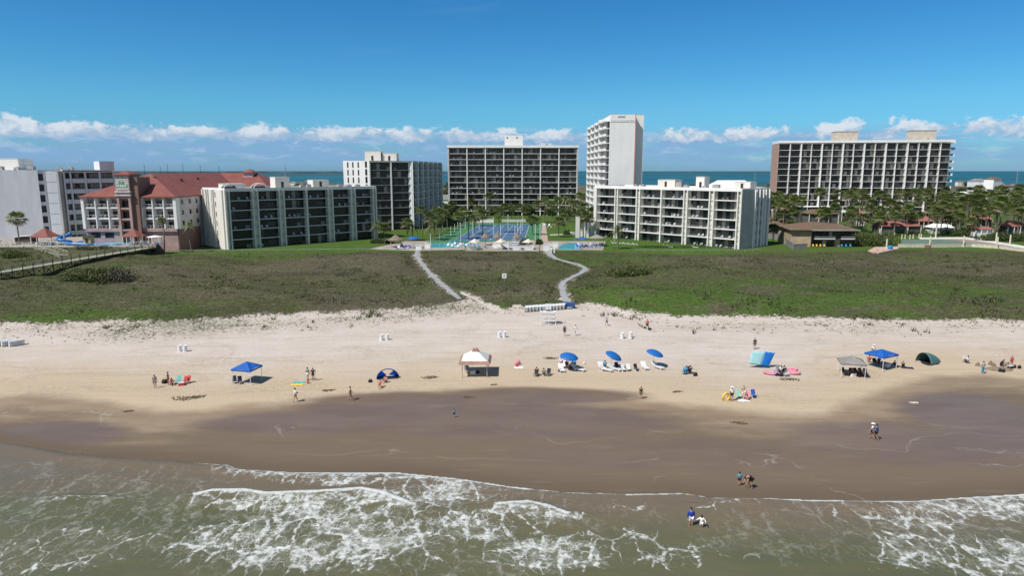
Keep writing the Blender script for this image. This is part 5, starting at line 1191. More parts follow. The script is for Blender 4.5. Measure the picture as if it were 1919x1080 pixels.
def pose_joints(p, s=1.0):
    """joint positions of a 1.72 m figure facing -y, feet on the ground"""
    J = dict(pel=(0, 0, .95), spi=(0, .01, 1.14), che=(0, 0, 1.34), nec=(0, -.005, 1.49), hd0=(0, -.012, 1.56), hd1=(0, -.015, 1.66),
             hL=(-.10, 0, .91), kL=(-.105, -.02, .50), aL=(-.11, .02, .09), tL=(-.125, -.15, .035), hR=(.10, 0, .91), kR=(.105, -.02, .50), aR=(.11, .02, .09), tR=(.125, -.15, .035),
             sL=(-.19, .0, 1.41), eL=(-.25, .02, 1.13), wL=(-.26, -.05, .88), sR=(.19, .0, 1.41), eR=(.25, .02, 1.13), wR=(.26, -.05, .88))
    if p == 'walk':
        J.update(kL=(-.10, -.17, .52), aL=(-.10, -.25, .10), tL=(-.11, -.42, .06), kR=(.10, .06, .50), aR=(.10, .30, .13), tR=(.11, .17, .03), eL=(-.25, .13, 1.15), wL=(-.27, .10, .91), eR=(.25, -.08, 1.14), wR=(.24, -.24, .95))
    elif p == 'carry':
        J.update(kL=(-.10, -.15, .52), aL=(-.10, -.20, .10), tL=(-.11, -.36, .05), kR=(.10, .05, .50), aR=(.10, .26, .12), tR=(.11, .12, .03), eL=(-.30, .0, 1.16), wL=(-.14, -.24, 1.12), eR=(.30, .0, 1.16), wR=(.14, -.26, 1.10))
    elif p == 'wave':
        J.update(eL=(-.36, -.02, 1.26), wL=(-.52, -.14, 1.20), eR=(.34, .0, 1.25), wR=(.42, -.16, 1.08))
    elif p == 'hips': J.update(eL=(-.38, .05, 1.18), wL=(-.17, -.02, 1.0), eR=(.38, .05, 1.18), wR=(.17, -.02, 1.0))
    elif p == 'sit':   # on a beach chair, seat at .3
        J.update(pel=(0, .10, .38), spi=(0, .20, .56), che=(0, .27, .76), nec=(0, .27, .92), hd0=(0, .25, .99), hd1=(0, .24, 1.09), hL=(-.10, .06, .37), kL=(-.13, -.36, .46), aL=(-.13, -.55, .10), tL=(-.13, -.70, .05), hR=(.10, .06, .37), kR=(.13, -.36, .46), aR=(.13, -.55, .10), tR=(.13, -.70, .05),
                 sL=(-.19, .26, .84), eL=(-.28, .10, .62), wL=(-.20, -.12, .56), sR=(.19, .26, .84), eR=(.28, .10, .62), wR=(.20, -.12, .56))
    elif p == 'ground':
        J.update(pel=(0, .10, .13), spi=(0, .16, .32), che=(0, .14, .52), nec=(0, .08, .66), hd0=(0, .05, .73), hd1=(0, .03, .83), hL=(-.10, .06, .14), kL=(-.16, -.28, .42), aL=(-.13, -.50, .08), tL=(-.13, -.64, .04), hR=(.10, .06, .14), kR=(.16, -.28, .42), aR=(.13, -.50, .08), tR=(.13, -.64, .04),
                 sL=(-.19, .13, .60), eL=(-.26, -.05, .42), wL=(-.14, -.24, .38), sR=(.19, .13, .60), eR=(.26, -.05, .42), wR=(.14, -.24, .38))
    elif p == 'bend':
        J.update(pel=(0, .20, .88), spi=(0, .10, 1.03), che=(0, -.10, 1.08), nec=(0, -.26, 1.06), hd0=(0, -.33, 1.03), hd1=(0, -.42, .98), hL=(-.10, .18, .86), kL=(-.13, .02, .47), aL=(-.13, .12, .09), tL=(-.14, -.06, .035), hR=(.10, .18, .86), kR=(.13, .06, .47), aR=(.13, .22, .09), tR=(.14, .05, .035),
                 sL=(-.18, -.17, 1.06), eL=(-.20, -.32, .83), wL=(-.14, -.42, .60), sR=(.18, -.17, 1.06), eR=(.20, -.30, .83), wR=(.14, -.40, .60))
    elif p == 'crouch':
        J.update(pel=(0, .14, .30), spi=(0, .08, .48), che=(0, -.04, .64), nec=(0, -.12, .76), hd0=(0, -.16, .82), hd1=(0, -.20, .91), hL=(-.10, .10, .30), kL=(-.20, -.26, .42), aL=(-.15, -.04, .09), tL=(-.17, -.20, .035), hR=(.10, .10, .30), kR=(.20, -.26, .42), aR=(.15, -.04, .09), tR=(.17, -.20, .035),
                 sL=(-.18, -.06, .70), eL=(-.24, -.26, .52), wL=(-.12, -.42, .34), sR=(.18, -.06, .70), eR=(.24, -.26, .52), wR=(.12, -.42, .34))
    return {k: Vector(v) * s for k, v in J.items()}
BONES = [('pel', 'spi'), ('spi', 'che'), ('che', 'nec'), ('nec', 'hd0'), ('hd0', 'hd1'), ('pel', 'hL'), ('hL', 'kL'), ('kL', 'aL'), ('aL', 'tL'), ('pel', 'hR'), ('hR', 'kR'), ('kR', 'aR'), ('aR', 'tR'), ('che', 'sL'), ('sL', 'eL'), ('eL', 'wL'), ('che', 'sR'), ('sR', 'eR'), ('eR', 'wR')]
RAD = dict(pel=.125, spi=.115, che=.13, nec=.055, hd0=.085, hd1=.088, hL=.095, kL=.06, aL=.042, tL=.032, hR=.095, kR=.06, aR=.042, tR=.032, sL=.062, eL=.042, wL=.028, sR=.062, eR=.042, wR=.028)
def skin_obj(name, pts, edges, radii, m, parent, root=0):
    me = bpy.data.meshes.new(name); me.from_pydata([tuple(p) for p in pts], edges, []); me.update()
    o = link(name, me, parent); sk = o.modifiers.new('skin', 'SKIN'); sb = o.modifiers.new('sub', 'SUBSURF'); sb.levels = 1; sb.render_levels = 1
    for i, d in enumerate(me.skin_vertices[0].data): d.radius = (radii[i], radii[i]); d.use_root = (i == root)
    PENDING.append((o, m)); return o
PCACHE = {}
def person(loc, rz, pose, lab, h=1.72, skin=0, top=None, bottom='navy', hair='dark', hat=None, long_sleeve=False, long_leg=False, grp='people on the beach'):
    s = h / 1.72 * .985; J = pose_joints(pose, s); r = empty('person', loc, rz, lab, 'person', grp)
    names = list(RAD); idx = {n: i for i, n in enumerate(names)}
    child = h < 1.35; hb = 1.25 if child else 1.0
    body = skin_obj('body', [J[n] for n in names], [(idx[a], idx[b_]) for a, b_ in BONES], [RAD[n] * s * (hb if n.startswith('hd') else 1) for n in names], SKINS[skin], r, idx['pel'])
    body['hand'] = [*J['wL'], *(J['wL'] - J['eL']).normalized(), *J['wR'], *(J['wR'] - J['eR']).normalized(), s, *J['hd0'], *J['hd1'], hb]
    def sub(name, keys, rad, m, cut=None):
        P_ = {k: J[k].copy() for k in keys}
        if cut:
            for k, (a, f) in cut.items(): P_[k] = J[a].lerp(J[k], f)
        ks = list(P_); ed = [(ks.index(a), ks.index(b_)) for a, b_ in BONES if a in P_ and b_ in P_]
        skin_obj(name, [P_[k] for k in ks], ed, [rad[k] * s for k in ks], m, r, 0)
    if top:
        keys = ['pel', 'spi', 'che', 'sL', 'eL', 'sR', 'eR'] + (['wL', 'wR'] if long_sleeve else [])
        rd = dict(pel=.155, spi=.15, che=.165, sL=.09, eL=.064, sR=.09, eR=.064, wL=.045, wR=.045)
        sub('shirt', keys, rd, cloth(top), {} if long_sleeve else {'eL': ('sL', .62), 'eR': ('sR', .62)})
    rd = dict(pel=.142, hL=.112, kL=.085, hR=.112, kR=.085, aL=.055, aR=.055)
    sub('trousers' if long_leg else 'shorts', ['pel', 'hL', 'kL', 'hR', 'kR'] + (['aL', 'aR'] if long_leg else []), rd, cloth(bottom), {} if long_leg else {'kL': ('hL', .72), 'kR': ('hR', .72)})
    hc = J['hd1'] * .7 + J['hd0'] * .3; ax = (J['hd1'] - J['hd0']).normalized()
    mb = MB(); mb.smooth = True; mb.ball((0, .018 * s, .028 * s), (.098 * s * hb, .112 * s * hb, .10 * s * hb), 10, 6)
    o = mb.build('hair', HAIRM[hair], r, hc); o.rotation_euler = Vector((0, 0, 1)).rotation_difference(ax).to_euler()
    if hat:
        mb = MB(); mb.lathe([(.20 * s, .05 * s), (.21 * s, .07 * s), (.125 * s, .08 * s), (.11 * s, .15 * s), (.02 * s, .165 * s)], n=12); mb.build('hat', cloth(hat), r, hc)
    return r
def finish_people():
    dg = bpy.context.evaluated_depsgraph_get()
    res = [(o, m, bpy.data.meshes.new_from_object(o.evaluated_get(dg), preserve_all_data_layers=False, depsgraph=dg)) for o, m in PENDING]
    for o, m, me in res:
        o.modifiers.clear(); o.data = me; me.materials.clear(); me.materials.append(m)
        if 'hand' in o:
            q = list(o['hand']); s = q[12]; me.materials.append(HAIRM['dark']); mb = MB(); mb.smooth = True
            for base in (0, 6):
                w = Vector(q[base:base + 3]); d = Vector(q[base + 3:base + 6]); side = d.cross(Vector((0, 1, .2))).normalized(); nrm = side.cross(d)
                mb.tube([w - d * .02 * s, w + d * .04 * s, w + d * .09 * s], [.028 * s, .038 * s, .032 * s], 6)
                for k, ln in enumerate((.07, .085, .08, .06)):
                    b0 = w + d * .085 * s + side * (k - 1.5) * .019 * s; mb.tube([b0, b0 + d * ln * .5 * s, b0 + (d * ln * .9 - nrm * ln * .35) * s], [.010 * s, .009 * s, .007 * s], 5)
                b0 = w + d * .03 * s - side * .03 * s; mb.tube([b0, b0 + (d * .03 - side * .03) * s, b0 + (d * .06 - side * .035 - nrm * .012) * s], [.012 * s, .011 * s, .008 * s], 5)
            h0, h1_ = Vector(q[13:16]), Vector(q[16:19]); ax = (h1_ - h0).normalized(); fw = Vector((0, -1, 0)); fw = (fw - ax * fw.dot(ax)).normalized(); sd_ = ax.cross(fw); c = h0.lerp(h1_, .55); R_ = .088 * s * q[19]
            mb.ball(c + fw * R_ * 1.02 - ax * .015 * s, (.012 * s, .02 * s, .018 * s), 6, 4)                       # nose
            for sg in (-1, 1): mb.ball(c + sd_ * sg * R_ * 1.0 - ax * .005, (.014 * s, .02 * s, .028 * s), 6, 4)   # ears
            mb.mi = 1
            for sg in (-1, 1): mb.ball(c + fw * R_ * .93 + sd_ * sg * .032 * s + ax * .012 * s, .011 * s, 5, 3)
            mb.ball(c + fw * R_ * .93 - ax * .048 * s, (.026 * s, .008 * s, .007 * s), 6, 3)
            bm = bmesh.new(); bm.from_mesh(me); t2 = mb.mesh('tmp', [m, m]); bm.from_mesh(t2); bm.to_mesh(me); bm.free()
            del o['hand']
        for p in me.polygons: p.use_smooth = True

# ================================================================== BEACH THINGS
M_umb = mat('umbrella_blue', (.012, .15, .50), .6, .06, 1.5, trans=.2)
def beach_chair(loc, rz, col, lab, grp='folding beach chairs', low=True):
    r = empty('beach_chair', loc, rz, lab, 'beach chair', grp); m = cloth(col)
    MB().cbox((0, -.02, .30), (.50, .48, .03), Matrix.Rotation(R(-8), 3, 'X')).build('seat', m, r)
    MB().cbox((0, .34, .60), (.50, .03, .66), Matrix.Rotation(R(-20), 3, 'X')).build('backrest', m, r)
    key = 'bcl'
    if key not in WC:
        WC[key] = [MB().tube([(x, -.26, .34), (x, .05, .02), (x, .40, .02)], .014, 5).mesh('leg', M_steel) for x in (-.27, .27)] + [MB().tube([(x, .22, .30), (x, -.05, .18), (x, -.24, .02)], .014, 5).mesh('leg', M_steel) for x in (-.275, .275)]
        WC['bca'] = [MB().tube([(x, -.26, .34), (x, -.25, .50), (x, .28, .52)], .016, 5).mesh('armrest', M_steel) for x in (-.28, .28)]
    for me in WC[key]: link('leg', me, r)
    for me in WC['bca']: link('armrest', me, r)
    return r
M_lounge = M_plast
def lounger(loc, rz, lab, grp, cushion=None, flat=False, name='sun_lounger'):
    r = empty(name, loc, rz, lab, 'sun lounger', grp); ang = 0 if flat else 38; key = ('lg', flat, cushion)
    if key not in WC:
        fr = MB(); fr.box(-.34, -.29, -1.0, .35, .24, .31); fr.box(.29, .34, -1.0, .35, .24, .31); fr.box(-.34, .34, -1.05, -1.0, .24, .31)
        seat = MB(); 
        for i in range(9): seat.box(-.29, .29, -.97 + i * .145, -.86 + i * .145, .29, .315)
        bk = MB(); Rm = Matrix.Rotation(R(ang), 3, 'X')
        for i in range(5):
            c = Vector((0, .35, .30)) + Rm @ Vector((0, .08 + i * .145, .012)); bk.cbox(c, (.58, .11, .025), Rm)
        for x in (-.31, .31): bk.cbox(Vector((x, .35, .30)) + Rm @ Vector((0, .36, 0)), (.05, .74, .05), Rm)
        WC[key] = (fr.mesh('frame', M_lounge), seat.mesh('seat', M_lounge if not cushion else cloth(cushion)), bk.mesh('backrest', M_lounge if not cushion else cloth(cushion)), [MB().box(x - .03, x + .03, y - .03, y + .03, -.05, .24).mesh('leg', M_lounge) for x in (-.3, .3) for y in (-.85, .25)])
    a, b_, c, l = WC[key]
    link('frame', a, r); link('seat', b_, r); link('backrest', c, r)
    for me in l: link('leg', me, r)
    return r
def umbrella(loc, tilt, lab, rad=1.15, hh_=2.1, m=None, grp='blue beach umbrellas', taz=0.0, n=8, name='beach_umbrella'):
    r = empty(name, loc, 0, lab, 'umbrella', grp)
    MB().tube([(0, 0, -.3), (0, 0, hh_ * .62)], .022, 6).build('pole', M_steel, r)
    h = empty('canopy_hub', (0, 0, hh_ * .62)); bpy.data.objects.remove(h)
    Rm = Matrix.Rotation(taz, 3, 'Z') @ Matrix.Rotation(tilt, 3, 'Y')
    o0 = Vector((0, 0, hh_ * .62)); mb = MB(); rings = [(0.02, .42), (.45, .36), (.8, .2), (1.0, 0.02)]
    N_ = n * 3
    vs = []
    for q, z in rings:
        for k in range(N_):
            a = 2 * math.pi * k / N_; sc_ = 1 - .05 * (1 - abs(math.cos(a * n / 2))) * q
            vs.append(o0 + Rm @ Vector((q * rad * math.cos(a) * sc_, q * rad * math.sin(a) * sc_, hh_ * .38 - .42 * rad * .55 + z * rad * .9)))
    fs = [(i * N_ + k, i * N_ + (k + 1) % N_, (i + 1) * N_ + (k + 1) % N_, (i + 1) * N_ + k) for i in range(len(rings) - 1) for k in range(N_)] + [tuple(range(N_))[::-1]]
    mb.add(vs, fs); c = mb.build('canopy', m or M_umb, r); md = c.modifiers.new('s', 'SOLIDIFY'); md.thickness = .012
    mb = MB()
    for k in range(n): a = 2 * math.pi * k / n; mb.tube([o0 + Rm @ Vector((0, 0, hh_ * .38 - .1)), o0 + Rm @ Vector((rad * .97 * math.cos(a), rad * .97 * math.sin(a), hh_ * .38 - .24 * rad))], .008, 4)
    mb.build('rib', M_steel, c)
    MB().tube([o0, o0 + Rm @ Vector((0, 0, hh_ * .38 + rad * .16))], .018, 6).build('upper_pole', M_steel, r)
    return r
def canopy_tent(loc, rz, w, d, hh_, m, lab, pk=.75, val=.22, name='canopy_tent', cat='canopy tent', grp='pop up canopies'):
    r = empty(name, loc, rz, lab, cat, grp); e = .12; mb = MB(); a, b_ = w / 2 + e, d / 2 + e
    def roof(z, t):   # slightly sagging four sided roof
        c = [(-a, -b_), (a, -b_), (a, b_), (-a, b_)]; V_ = []; F_ = []
        for i in range(4):
            p, q = c[i], c[(i + 1) % 4]; mid = ((p[0] + q[0]) / 2 * .97, (p[1] + q[1]) / 2 * .97); ih = [(p[0] * .45, p[1] * .45), (mid[0] * .42, mid[1] * .42), (q[0] * .45, q[1] * .45)]
            base = len(V_); V_ += [(p[0], p[1], z), (mid[0], mid[1], z + .04), (q[0], q[1], z), (ih[0][0], ih[0][1], z + pk * .55), (ih[1][0], ih[1][1], z + pk * .50), (ih[2][0], ih[2][1], z + pk * .55), (0, 0, z + pk)]
            F_ += [(base, base + 1, base + 4, base + 3), (base + 1, base + 2, base + 5, base + 4), (base + 3, base + 4, base + 6), (base + 4, base + 5, base + 6)]
        return V_, F_
    V_, F_ = roof(hh_, 0); mb.add(V_, F_); o = mb.build('roof_cloth', m, r); md = o.modifiers.new('s', 'SOLIDIFY'); md.thickness = .015
    mb = MB()
    for x0, y0, x1, y1 in ((-a, -b_, a, -b_), (a, -b_, a, b_), (a, b_, -a, b_), (-a, b_, -a, -b_)): mb.bar((x0, y0, hh_ - val / 2), (x1, y1, hh_ - val / 2), .012, val)
    mb.build('valance', m, r)
    for x in (-1, 1):
        for y in (-1, 1): MB().box(x * w / 2 - .025, x * w / 2 + .025, y * d / 2 - .025, y * d / 2 + .025, -.1, hh_ - .02).build('leg', M_plast, r)
    mb = MB()
    for y in (-1, 1): mb.bar((-w / 2, y * d / 2, hh_ - .35), (0, y * d / 2, hh_ - .1), .02); mb.bar((w / 2, y * d / 2, hh_ - .35), (0, y * d / 2, hh_ - .1), .02)
    mb.build('truss', M_steel, r)
    return r
def half_dome(loc, rz, w, dp, hh_, m, lab, back=1.0):
    r = empty('beach_tent', loc, rz, lab, 'beach tent', 'low beach tents'); n, k = 14, 8; vs = []
    for j in range(k + 1):
        t = j / k; y = dp * t; s = math.cos(t * math.pi / 2 * .97) ** .75
        for i in range(n + 1):
            a = math.pi * i / n; vs.append((-w / 2 * math.cos(a) * (s * .9 + .1), y, hh_ * math.sin(a) * s + .01))
    fs = [(j * (n + 1) + i, j * (n + 1) + i + 1, (j + 1) * (n + 1) + i + 1, (j + 1) * (n + 1) + i) for j in range(k) for i in range(n) if not (back < 1 and j > 3 and 3 < i < 10)]
    mb = MB(); mb.smooth = True; mb.add(vs, fs); o = mb.build('shell', m, r); md = o.modifiers.new('s', 'SOLIDIFY'); md.thickness = .02
    MB().tube([(-w / 2 * math.cos(math.pi * i / n), 0, hh_ * math.sin(math.pi * i / n)) for i in range(n + 1)], .025, 5).build('hoop', M_dark, r)
    MB().box(-w / 2 + .1, w / 2 - .1, -.3, dp * .6, .005, .03).build('floor_sheet', M_dark, r)
    return r
def flat_thing(name, u, v, w, d, rz, col, lab, cat='towel', grp=None):
    g = G(u, v); mb = MB(); nx, ny = 8, 4; vs = [(w * (i / nx - .5), d * (j / ny - .5), .03 + .02 * math.sin(i * 1.7 + j * 2.1)) for j in range(ny + 1) for i in range(nx + 1)]
    mb.add(vs, [(j * (nx + 1) + i, j * (nx + 1) + i + 1, (j + 1) * (nx + 1) + i + 1, (j + 1) * (nx + 1) + i) for j in range(ny) for i in range(nx)])
    o = mb.build(name, cloth(col) if isinstance(col, str) else col, None, g, rz); md = o.modifiers.new('s', 'SOLIDIFY'); md.thickness = .02; md.offset = 1
    return tag(o, lab, cat, grp)
def cooler(u, v, col, lab, s=1.0, rz=.3):
    g = G(u, v); r = empty('cooler', g, rz, lab, 'cooler', 'coolers on the sand')
    MB().prism([(-.32 * s, -.2 * s), (.32 * s, -.2 * s), (.32 * s, .2 * s), (-.32 * s, .2 * s)], 0, .34 * s).build('box', cloth(col), r); MB().box(-.34 * s, .34 * s, -.22 * s, .22 * s, .343 * s, .43 * s).build('lid', M_plast, r)
    MB().tube([(-.34 * s, 0, .3 * s), (-.37 * s, 0, .5 * s), (.37 * s, 0, .5 * s), (.34 * s, 0, .3 * s)], .014, 5).build('handle', M_dark, r); return r
def bag(u, v, col, lab, s=1.0):
    g = G(u, v); r = empty('beach_bag', g, .4, lab, 'bag', 'bags on the sand'); mb = MB(); mb.smooth = True
    mb.lathe([(.20 * s, 0), (.28 * s, .08 * s), (.27 * s, .25 * s), (.2 * s, .36 * s), (.05 * s, .38 * s)], n=9, squash=.6); mb.build('body', cloth(col), r)
    MB().tube([(-.15 * s, 0, .34 * s), (-.1 * s, 0, .52 * s), (.1 * s, 0, .52 * s), (.15 * s, 0, .34 * s)], .015, 5).build('handle', cloth(col), r); return r
def barrel(u, v, lab):
    g = G(u, v); r = empty('litter_barrel', g, rnd.uniform(0, 3), lab, 'litter barrel', 'white litter barrels in pairs')
    if 'bar' not in WC:
        mb = MB(); mb.smooth = True; mb.lathe([(.30, -.03), (.30, .02), (.29, .04), (.29, .30), (.305, .32), (.29, .34), (.29, .60), (.305, .62), (.29, .64), (.29, .88), (.31, .9), (.31, .93), (.27, .93), (.27, .7)], n=16); WC['bar'] = mb.mesh('drum', mat('barrel_white', (.72, .73, .75), .5, .08, 2))
        WC['barl'] = MB().lathe([(.268, 0), (.268, .01)], n=14).mesh('liner', M_dark)
    link('drum', WC['bar'], r); link('liner', WC['barl'], r, (0, 0, .72)); return r
for i, (u, v, l) in enumerate([(337, 659, 'white barrel nearest the wide grassy runners, left one of its pair'), (347, 659, 'white barrel nearest the wide grassy runners, right one of its pair'), (715, 638, 'left white barrel of the pair between the half dome tent and dune'), (725.5, 637.5, 'right white barrel of the pair between the half dome tent and dune'),
        (936, 633, 'left white barrel of the pair above the tiled pavilion'), (945, 632.5, 'right white barrel of the pair above the tiled pavilion'), (1166, 634.5, 'left white barrel above the middle blue umbrella'), (1181.5, 633.5, 'right white barrel above the middle blue umbrella')]): barrel(u, v, l)
# lifeguard stand
g = G(1027, 608); r = empty('lifeguard_stand', g, 0, 'white timber lifeguard stand with an open frame and a seat on top', 'lifeguard stand')
M_lg = mat('lifeguard_white', (.72, .73, .74), .6, .06, 2)
for x in (-1.25, 0, 1.25):
    for y in (-.55, .75): MB().bar((x, y * 1.25, -.3), (x, y * .75, 2.15), .09).build('leg', M_lg, r)
for z in (.75, 1.5):
    MB().bar((-1.3, -.62, z), (1.3, -.62, z), .05, .12).build('crossbar', M_lg, r); MB().bar((-1.3, .82, z), (1.3, .82, z), .05, .12).build('crossbar', M_lg, r)
mb = MB()
for i in range(9): mb.box(-1.4, 1.4, -.55 + i * .15, -.43 + i * .15, 2.16, 2.2)
mb.build('platform', M_lg, r)
MB().box(-.5, .5, 0, .45, 2.6, 2.66).build('seat', M_lg, r)
mb = MB(); [mb.box(-.5, .5, .45, .49, 2.75 + i * .2, 2.88 + i * .2) for i in range(4)]; mb.build('backrest', M_lg, r)
for x in (-.5, .46):
    for y in (0, .44): MB().box(x, x + .05, y, y + .05, 2.2, 2.66 if y == 0 else 3.55).build('seat_leg', M_lg, r)
for x in (-1.38, 1.38): MB().bar((x, -.5, 2.95), (x, .75, 2.95), .05, .08).build('rail', M_lg, r); MB().box(x - .03, x + .03, -.5, -.44, 2.2, 2.95).build('rail_post', M_lg, r)
for i in range(5): MB().bar((-.02, -.92 + i * .09, .3 + i * .4), (.62, -.92 + i * .09, .3 + i * .4), .05).build('rung', M_lg, r)
# pavilion with a tiled rim
g = G(890, 708); r = empty('beach_pavilion', (g.x, g.y + 1.5, g.z), R(-1), 'square beach pavilion with a pale pyramid roof and brown trim', 'pavilion')
M_proof = mat('pavilion_roof', (.64, .66, .62), .7, .05, .6); M_trim = mat('pavilion_trim', (.33, .18, .14), .8, .1, 1.2)
pw = 1.75; hh_ = 2.15
mb = MB(); o_ = .42; t_ = .32
mb.add([(-pw, -pw, hh_ + .05), (pw, -pw, hh_ + .05), (pw, pw, hh_ + .05), (-pw, pw, hh_ + .05), (-t_, -t_, hh_ + 1.05), (t_, -t_, hh_ + 1.05), (t_, t_, hh_ + 1.05), (-t_, t_, hh_ + 1.05)], [(0, 1, 5, 4), (1, 2, 6, 5), (2, 3, 7, 6), (3, 0, 4, 7), (4, 5, 6, 7), (0, 3, 2, 1)]); mb.build('roof', M_proof, r)
mb = MB(); q = pw + .32
for a, b_ in (((-pw, -pw), (pw, -pw)), ((pw, -pw), (pw, pw)), ((pw, pw), (-pw, pw)), ((-pw, pw), (-pw, -pw))):
    k = q / pw; mb.add([(a[0] * 1.003, a[1] * 1.003, hh_ + .10), (b_[0] * 1.003, b_[1] * 1.003, hh_ + .10), (b_[0] * k, b_[1] * k, hh_ - .22), (a[0] * k, a[1] * k, hh_ - .22), (a[0], a[1], hh_ + .04), (b_[0], b_[1], hh_ + .04), (b_[0] * k * .99, b_[1] * k * .99, hh_ - .26), (a[0] * k * .99, a[1] * k * .99, hh_ - .26)], [(0, 1, 2, 3), (4, 7, 6, 5), (2, 6, 7, 3)])
mb.build('eaves', M_trim, r); mb = MB(); mb.add([(-.42, -.42, hh_ + 1.02), (.42, -.42, hh_ + 1.02), (.42, .42, hh_ + 1.02), (-.42, .42, hh_ + 1.02), (-.3, -.3, hh_ + 1.32), (.3, -.3, hh_ + 1.32), (.3, .3, hh_ + 1.32), (-.3, .3, hh_ + 1.32)], [(0, 3, 2, 1), (4, 5, 6, 7), (0, 1, 5, 4), (1, 2, 6, 5), (2, 3, 7, 6), (3, 0, 4, 7)]); mb.build('cap', M_trim, r)
for x in (-1, 1):
    for y in (-1, 1): MB().tube([(x * (pw - .15), y * (pw - .15), -.3), (x * (pw - .15), y * (pw - .15), hh_ + .03)], .05, 6).build('leg', M_steel, r)
g = G(882, 700)
cooler(886, 702, 'white', 'white cooler in the shade of the pavilion'); bag(895, 700, 'black', 'black bag under the pavilion roof')
beach_chair(G(876, 699), .2, 'grey', 'grey chair in the shade under the pavilion'); 
# canopies, tents, umbrellas
g = G(457, 722); canopy_tent((g.x, g.y + 1.3, g.z), R(-14), 2.5, 2.4, 1.95, M_blue, 'bright blue square canopy standing alone on the open sand')
g = G(1660, 695); canopy_tent((g.x, g.y + 1.4, g.z), R(28), 2.9, 2.6, 2.0, M_blue, 'bright blue square canopy beside the grey canopy', pk=.6)
M_gcan = mat('grey_canvas', (.27, .26, .25), .75, .08, 1, trans=.15)
g = G(1605, 710); canopy_tent((g.x - .1, g.y + 1.3, g.z), R(-16), 2.8, 2.6, 1.95, M_gcan, 'faded grey square canopy over a crowd of dark chairs')
g = G(727, 710); half_dome((g.x, g.y, g.z), R(12), 2.9, 1.5, 1.3, mat('blue_tent', (.04, .24, .72), .6, .08, 1, trans=.6), 'low blue dome shelter open towards the sea with a window', .5)
M_teal = mat('teal_tent', (.06, .15, .16), .6, .08, 1)
g = G(1752, 685); half_dome((g.x - 1.1, g.y + .9, g.z), R(-72), 2.4, 3.0, 1.5, M_teal, 'low dark teal dome shelter on the sand')
umbrella(G(1065, 694), R(12), 'blue umbrella shading a crowded group beside the pink towel', 1.25, 2.1, taz=R(-50))
umbrella(G(1146, 691), R(26), 'tilted blue umbrella between the other two, loungers on both sides', 1.2, 2.05, taz=R(-25))
umbrella(G(1224, 688), R(17), 'blue umbrella farthest from the pavilion, over an empty lounger', 1.2, 2.15, taz=R(-25))
WL = 'white loungers under the umbrellas'
for u, v, rz, l in [(1128, 692, .2, 'white lounger on the pavilion side of the tilted umbrella'), (1135, 695.5, .9, 'low white lounger pulled in front of the tilted umbrella'), (1151, 694, .9, 'white lounger in the shade of the tilted umbrella'), (1208, 691, .15, 'empty white lounger left of the last blue umbrella'), (1232, 690.5, .6, 'white lounger half in the shade of the last umbrella'), (1052, 695, .1, 'white lounger under the crowded blue umbrella'), (1083, 695, 1.0, 'white lounger in front of the crowded blue umbrella')]: lounger(G(u, v), rz, l, WL)
for u, v, c, l in [(1169, 697, 'white', 'small white chair between the umbrellas'), (1178, 696, 'white', 'second small white chair, next to the dark one'), (1193, 696, 'black', 'dark chair standing alone between two umbrellas'), (1156, 693, 'navy', 'dark chair behind the tilted umbrella'), (1413, 746, 'blue', 'empty bright blue chair at the end of the family group'), (1385, 747, 'mint', 'mint green chair beside the standing man'), (1400, 749, 'pink', 'pink chair in the family group'),
        (1075, 688, 'cyan', 'bright blue chair beside the crowded umbrella'), (1057, 690, 'white', 'pale chair under the crowded umbrella'), (1282, 702, 'cyan', 'pale blue chair in the seated pair'), (1291, 701, 'navy', 'dark patterned chair next to the pale blue one'), (1004, 706, 'black', 'dark chair on the pavilion side of the seated couple'), (1027, 705, 'black', 'dark chair on the umbrella side of the seated couple'),
        (333, 719, 'teal', 'pale teal chair heaped with towels'), (345, 720, 'red', 'dark red chair beside the teal one'), (351, 719, 'red', 'dark red chair at the end of the group'), (440, 719, 'navy', 'dark chair under the lone blue canopy'), (450, 720, 'navy', 'second dark chair deep under the lone blue canopy'),
        (1583, 703, 'black', 'black chair at the left leg of the grey canopy'), (1594, 704, 'black', 'black chair under the grey canopy'), (1604, 704, 'navy', 'navy chair in the middle of the grey canopy shade'), (1615, 704, 'black', 'black chair towards the sea side of the grey canopy'), (1622, 705, 'grey', 'grey chair at the right leg of the grey canopy'), (1640, 685, 'navy', 'navy chair under the second blue canopy'), (1650, 690, 'black', 'black chair in the shade of the second blue canopy'),
        (1811, 680, 'white', 'pale chair beside the sand table group'), (1460, 699, 'grey', 'grey chair between the pink floats'), (1468, 702, 'black', 'black chair between the pink floats'), (1473, 701, 'white', 'white chair among the pink floats')]:
    beach_chair(G(u, v), rnd.uniform(-.5, .5), c, l)
# stacked loungers
M_stack = mat('stack_white', (.76, .77, .78), .5, .06, 2)
def stack(loc, rz, n, lab, grp, L_=2.0, W2=.62):
    r = empty('lounger_stack', loc, rz, lab, 'lounger stack', grp)
    for i in range(n):
        key = ('stk', 0)
        if key not in WC:
            mb = MB(); mb.box(-W2 / 2, -W2 / 2 + .06, -L_ / 2, L_ / 2, .03, .11); mb.box(W2 / 2 - .06, W2 / 2, -L_ / 2, L_ / 2, .03, .11)
            for k in range(13): mb.box(-W2 / 2 + .06, W2 / 2 - .06, -L_ / 2 + k * .154, -L_ / 2 + .12 + k * .154, .06, .09)
            for x in (-W2 / 2, W2 / 2 - .06):
                for y in (-L_ / 2 + .2, L_ / 2 - .3): mb.box(x + .002, x + .058, y, y + .06, -.06, .03)
            WC[key] = mb.mesh('lounger', M_stack)
        link('lounger', WC[key], r, (rnd.uniform(-.02, .02), rnd.uniform(-.02, .02), .06 + i * .135))
    return r
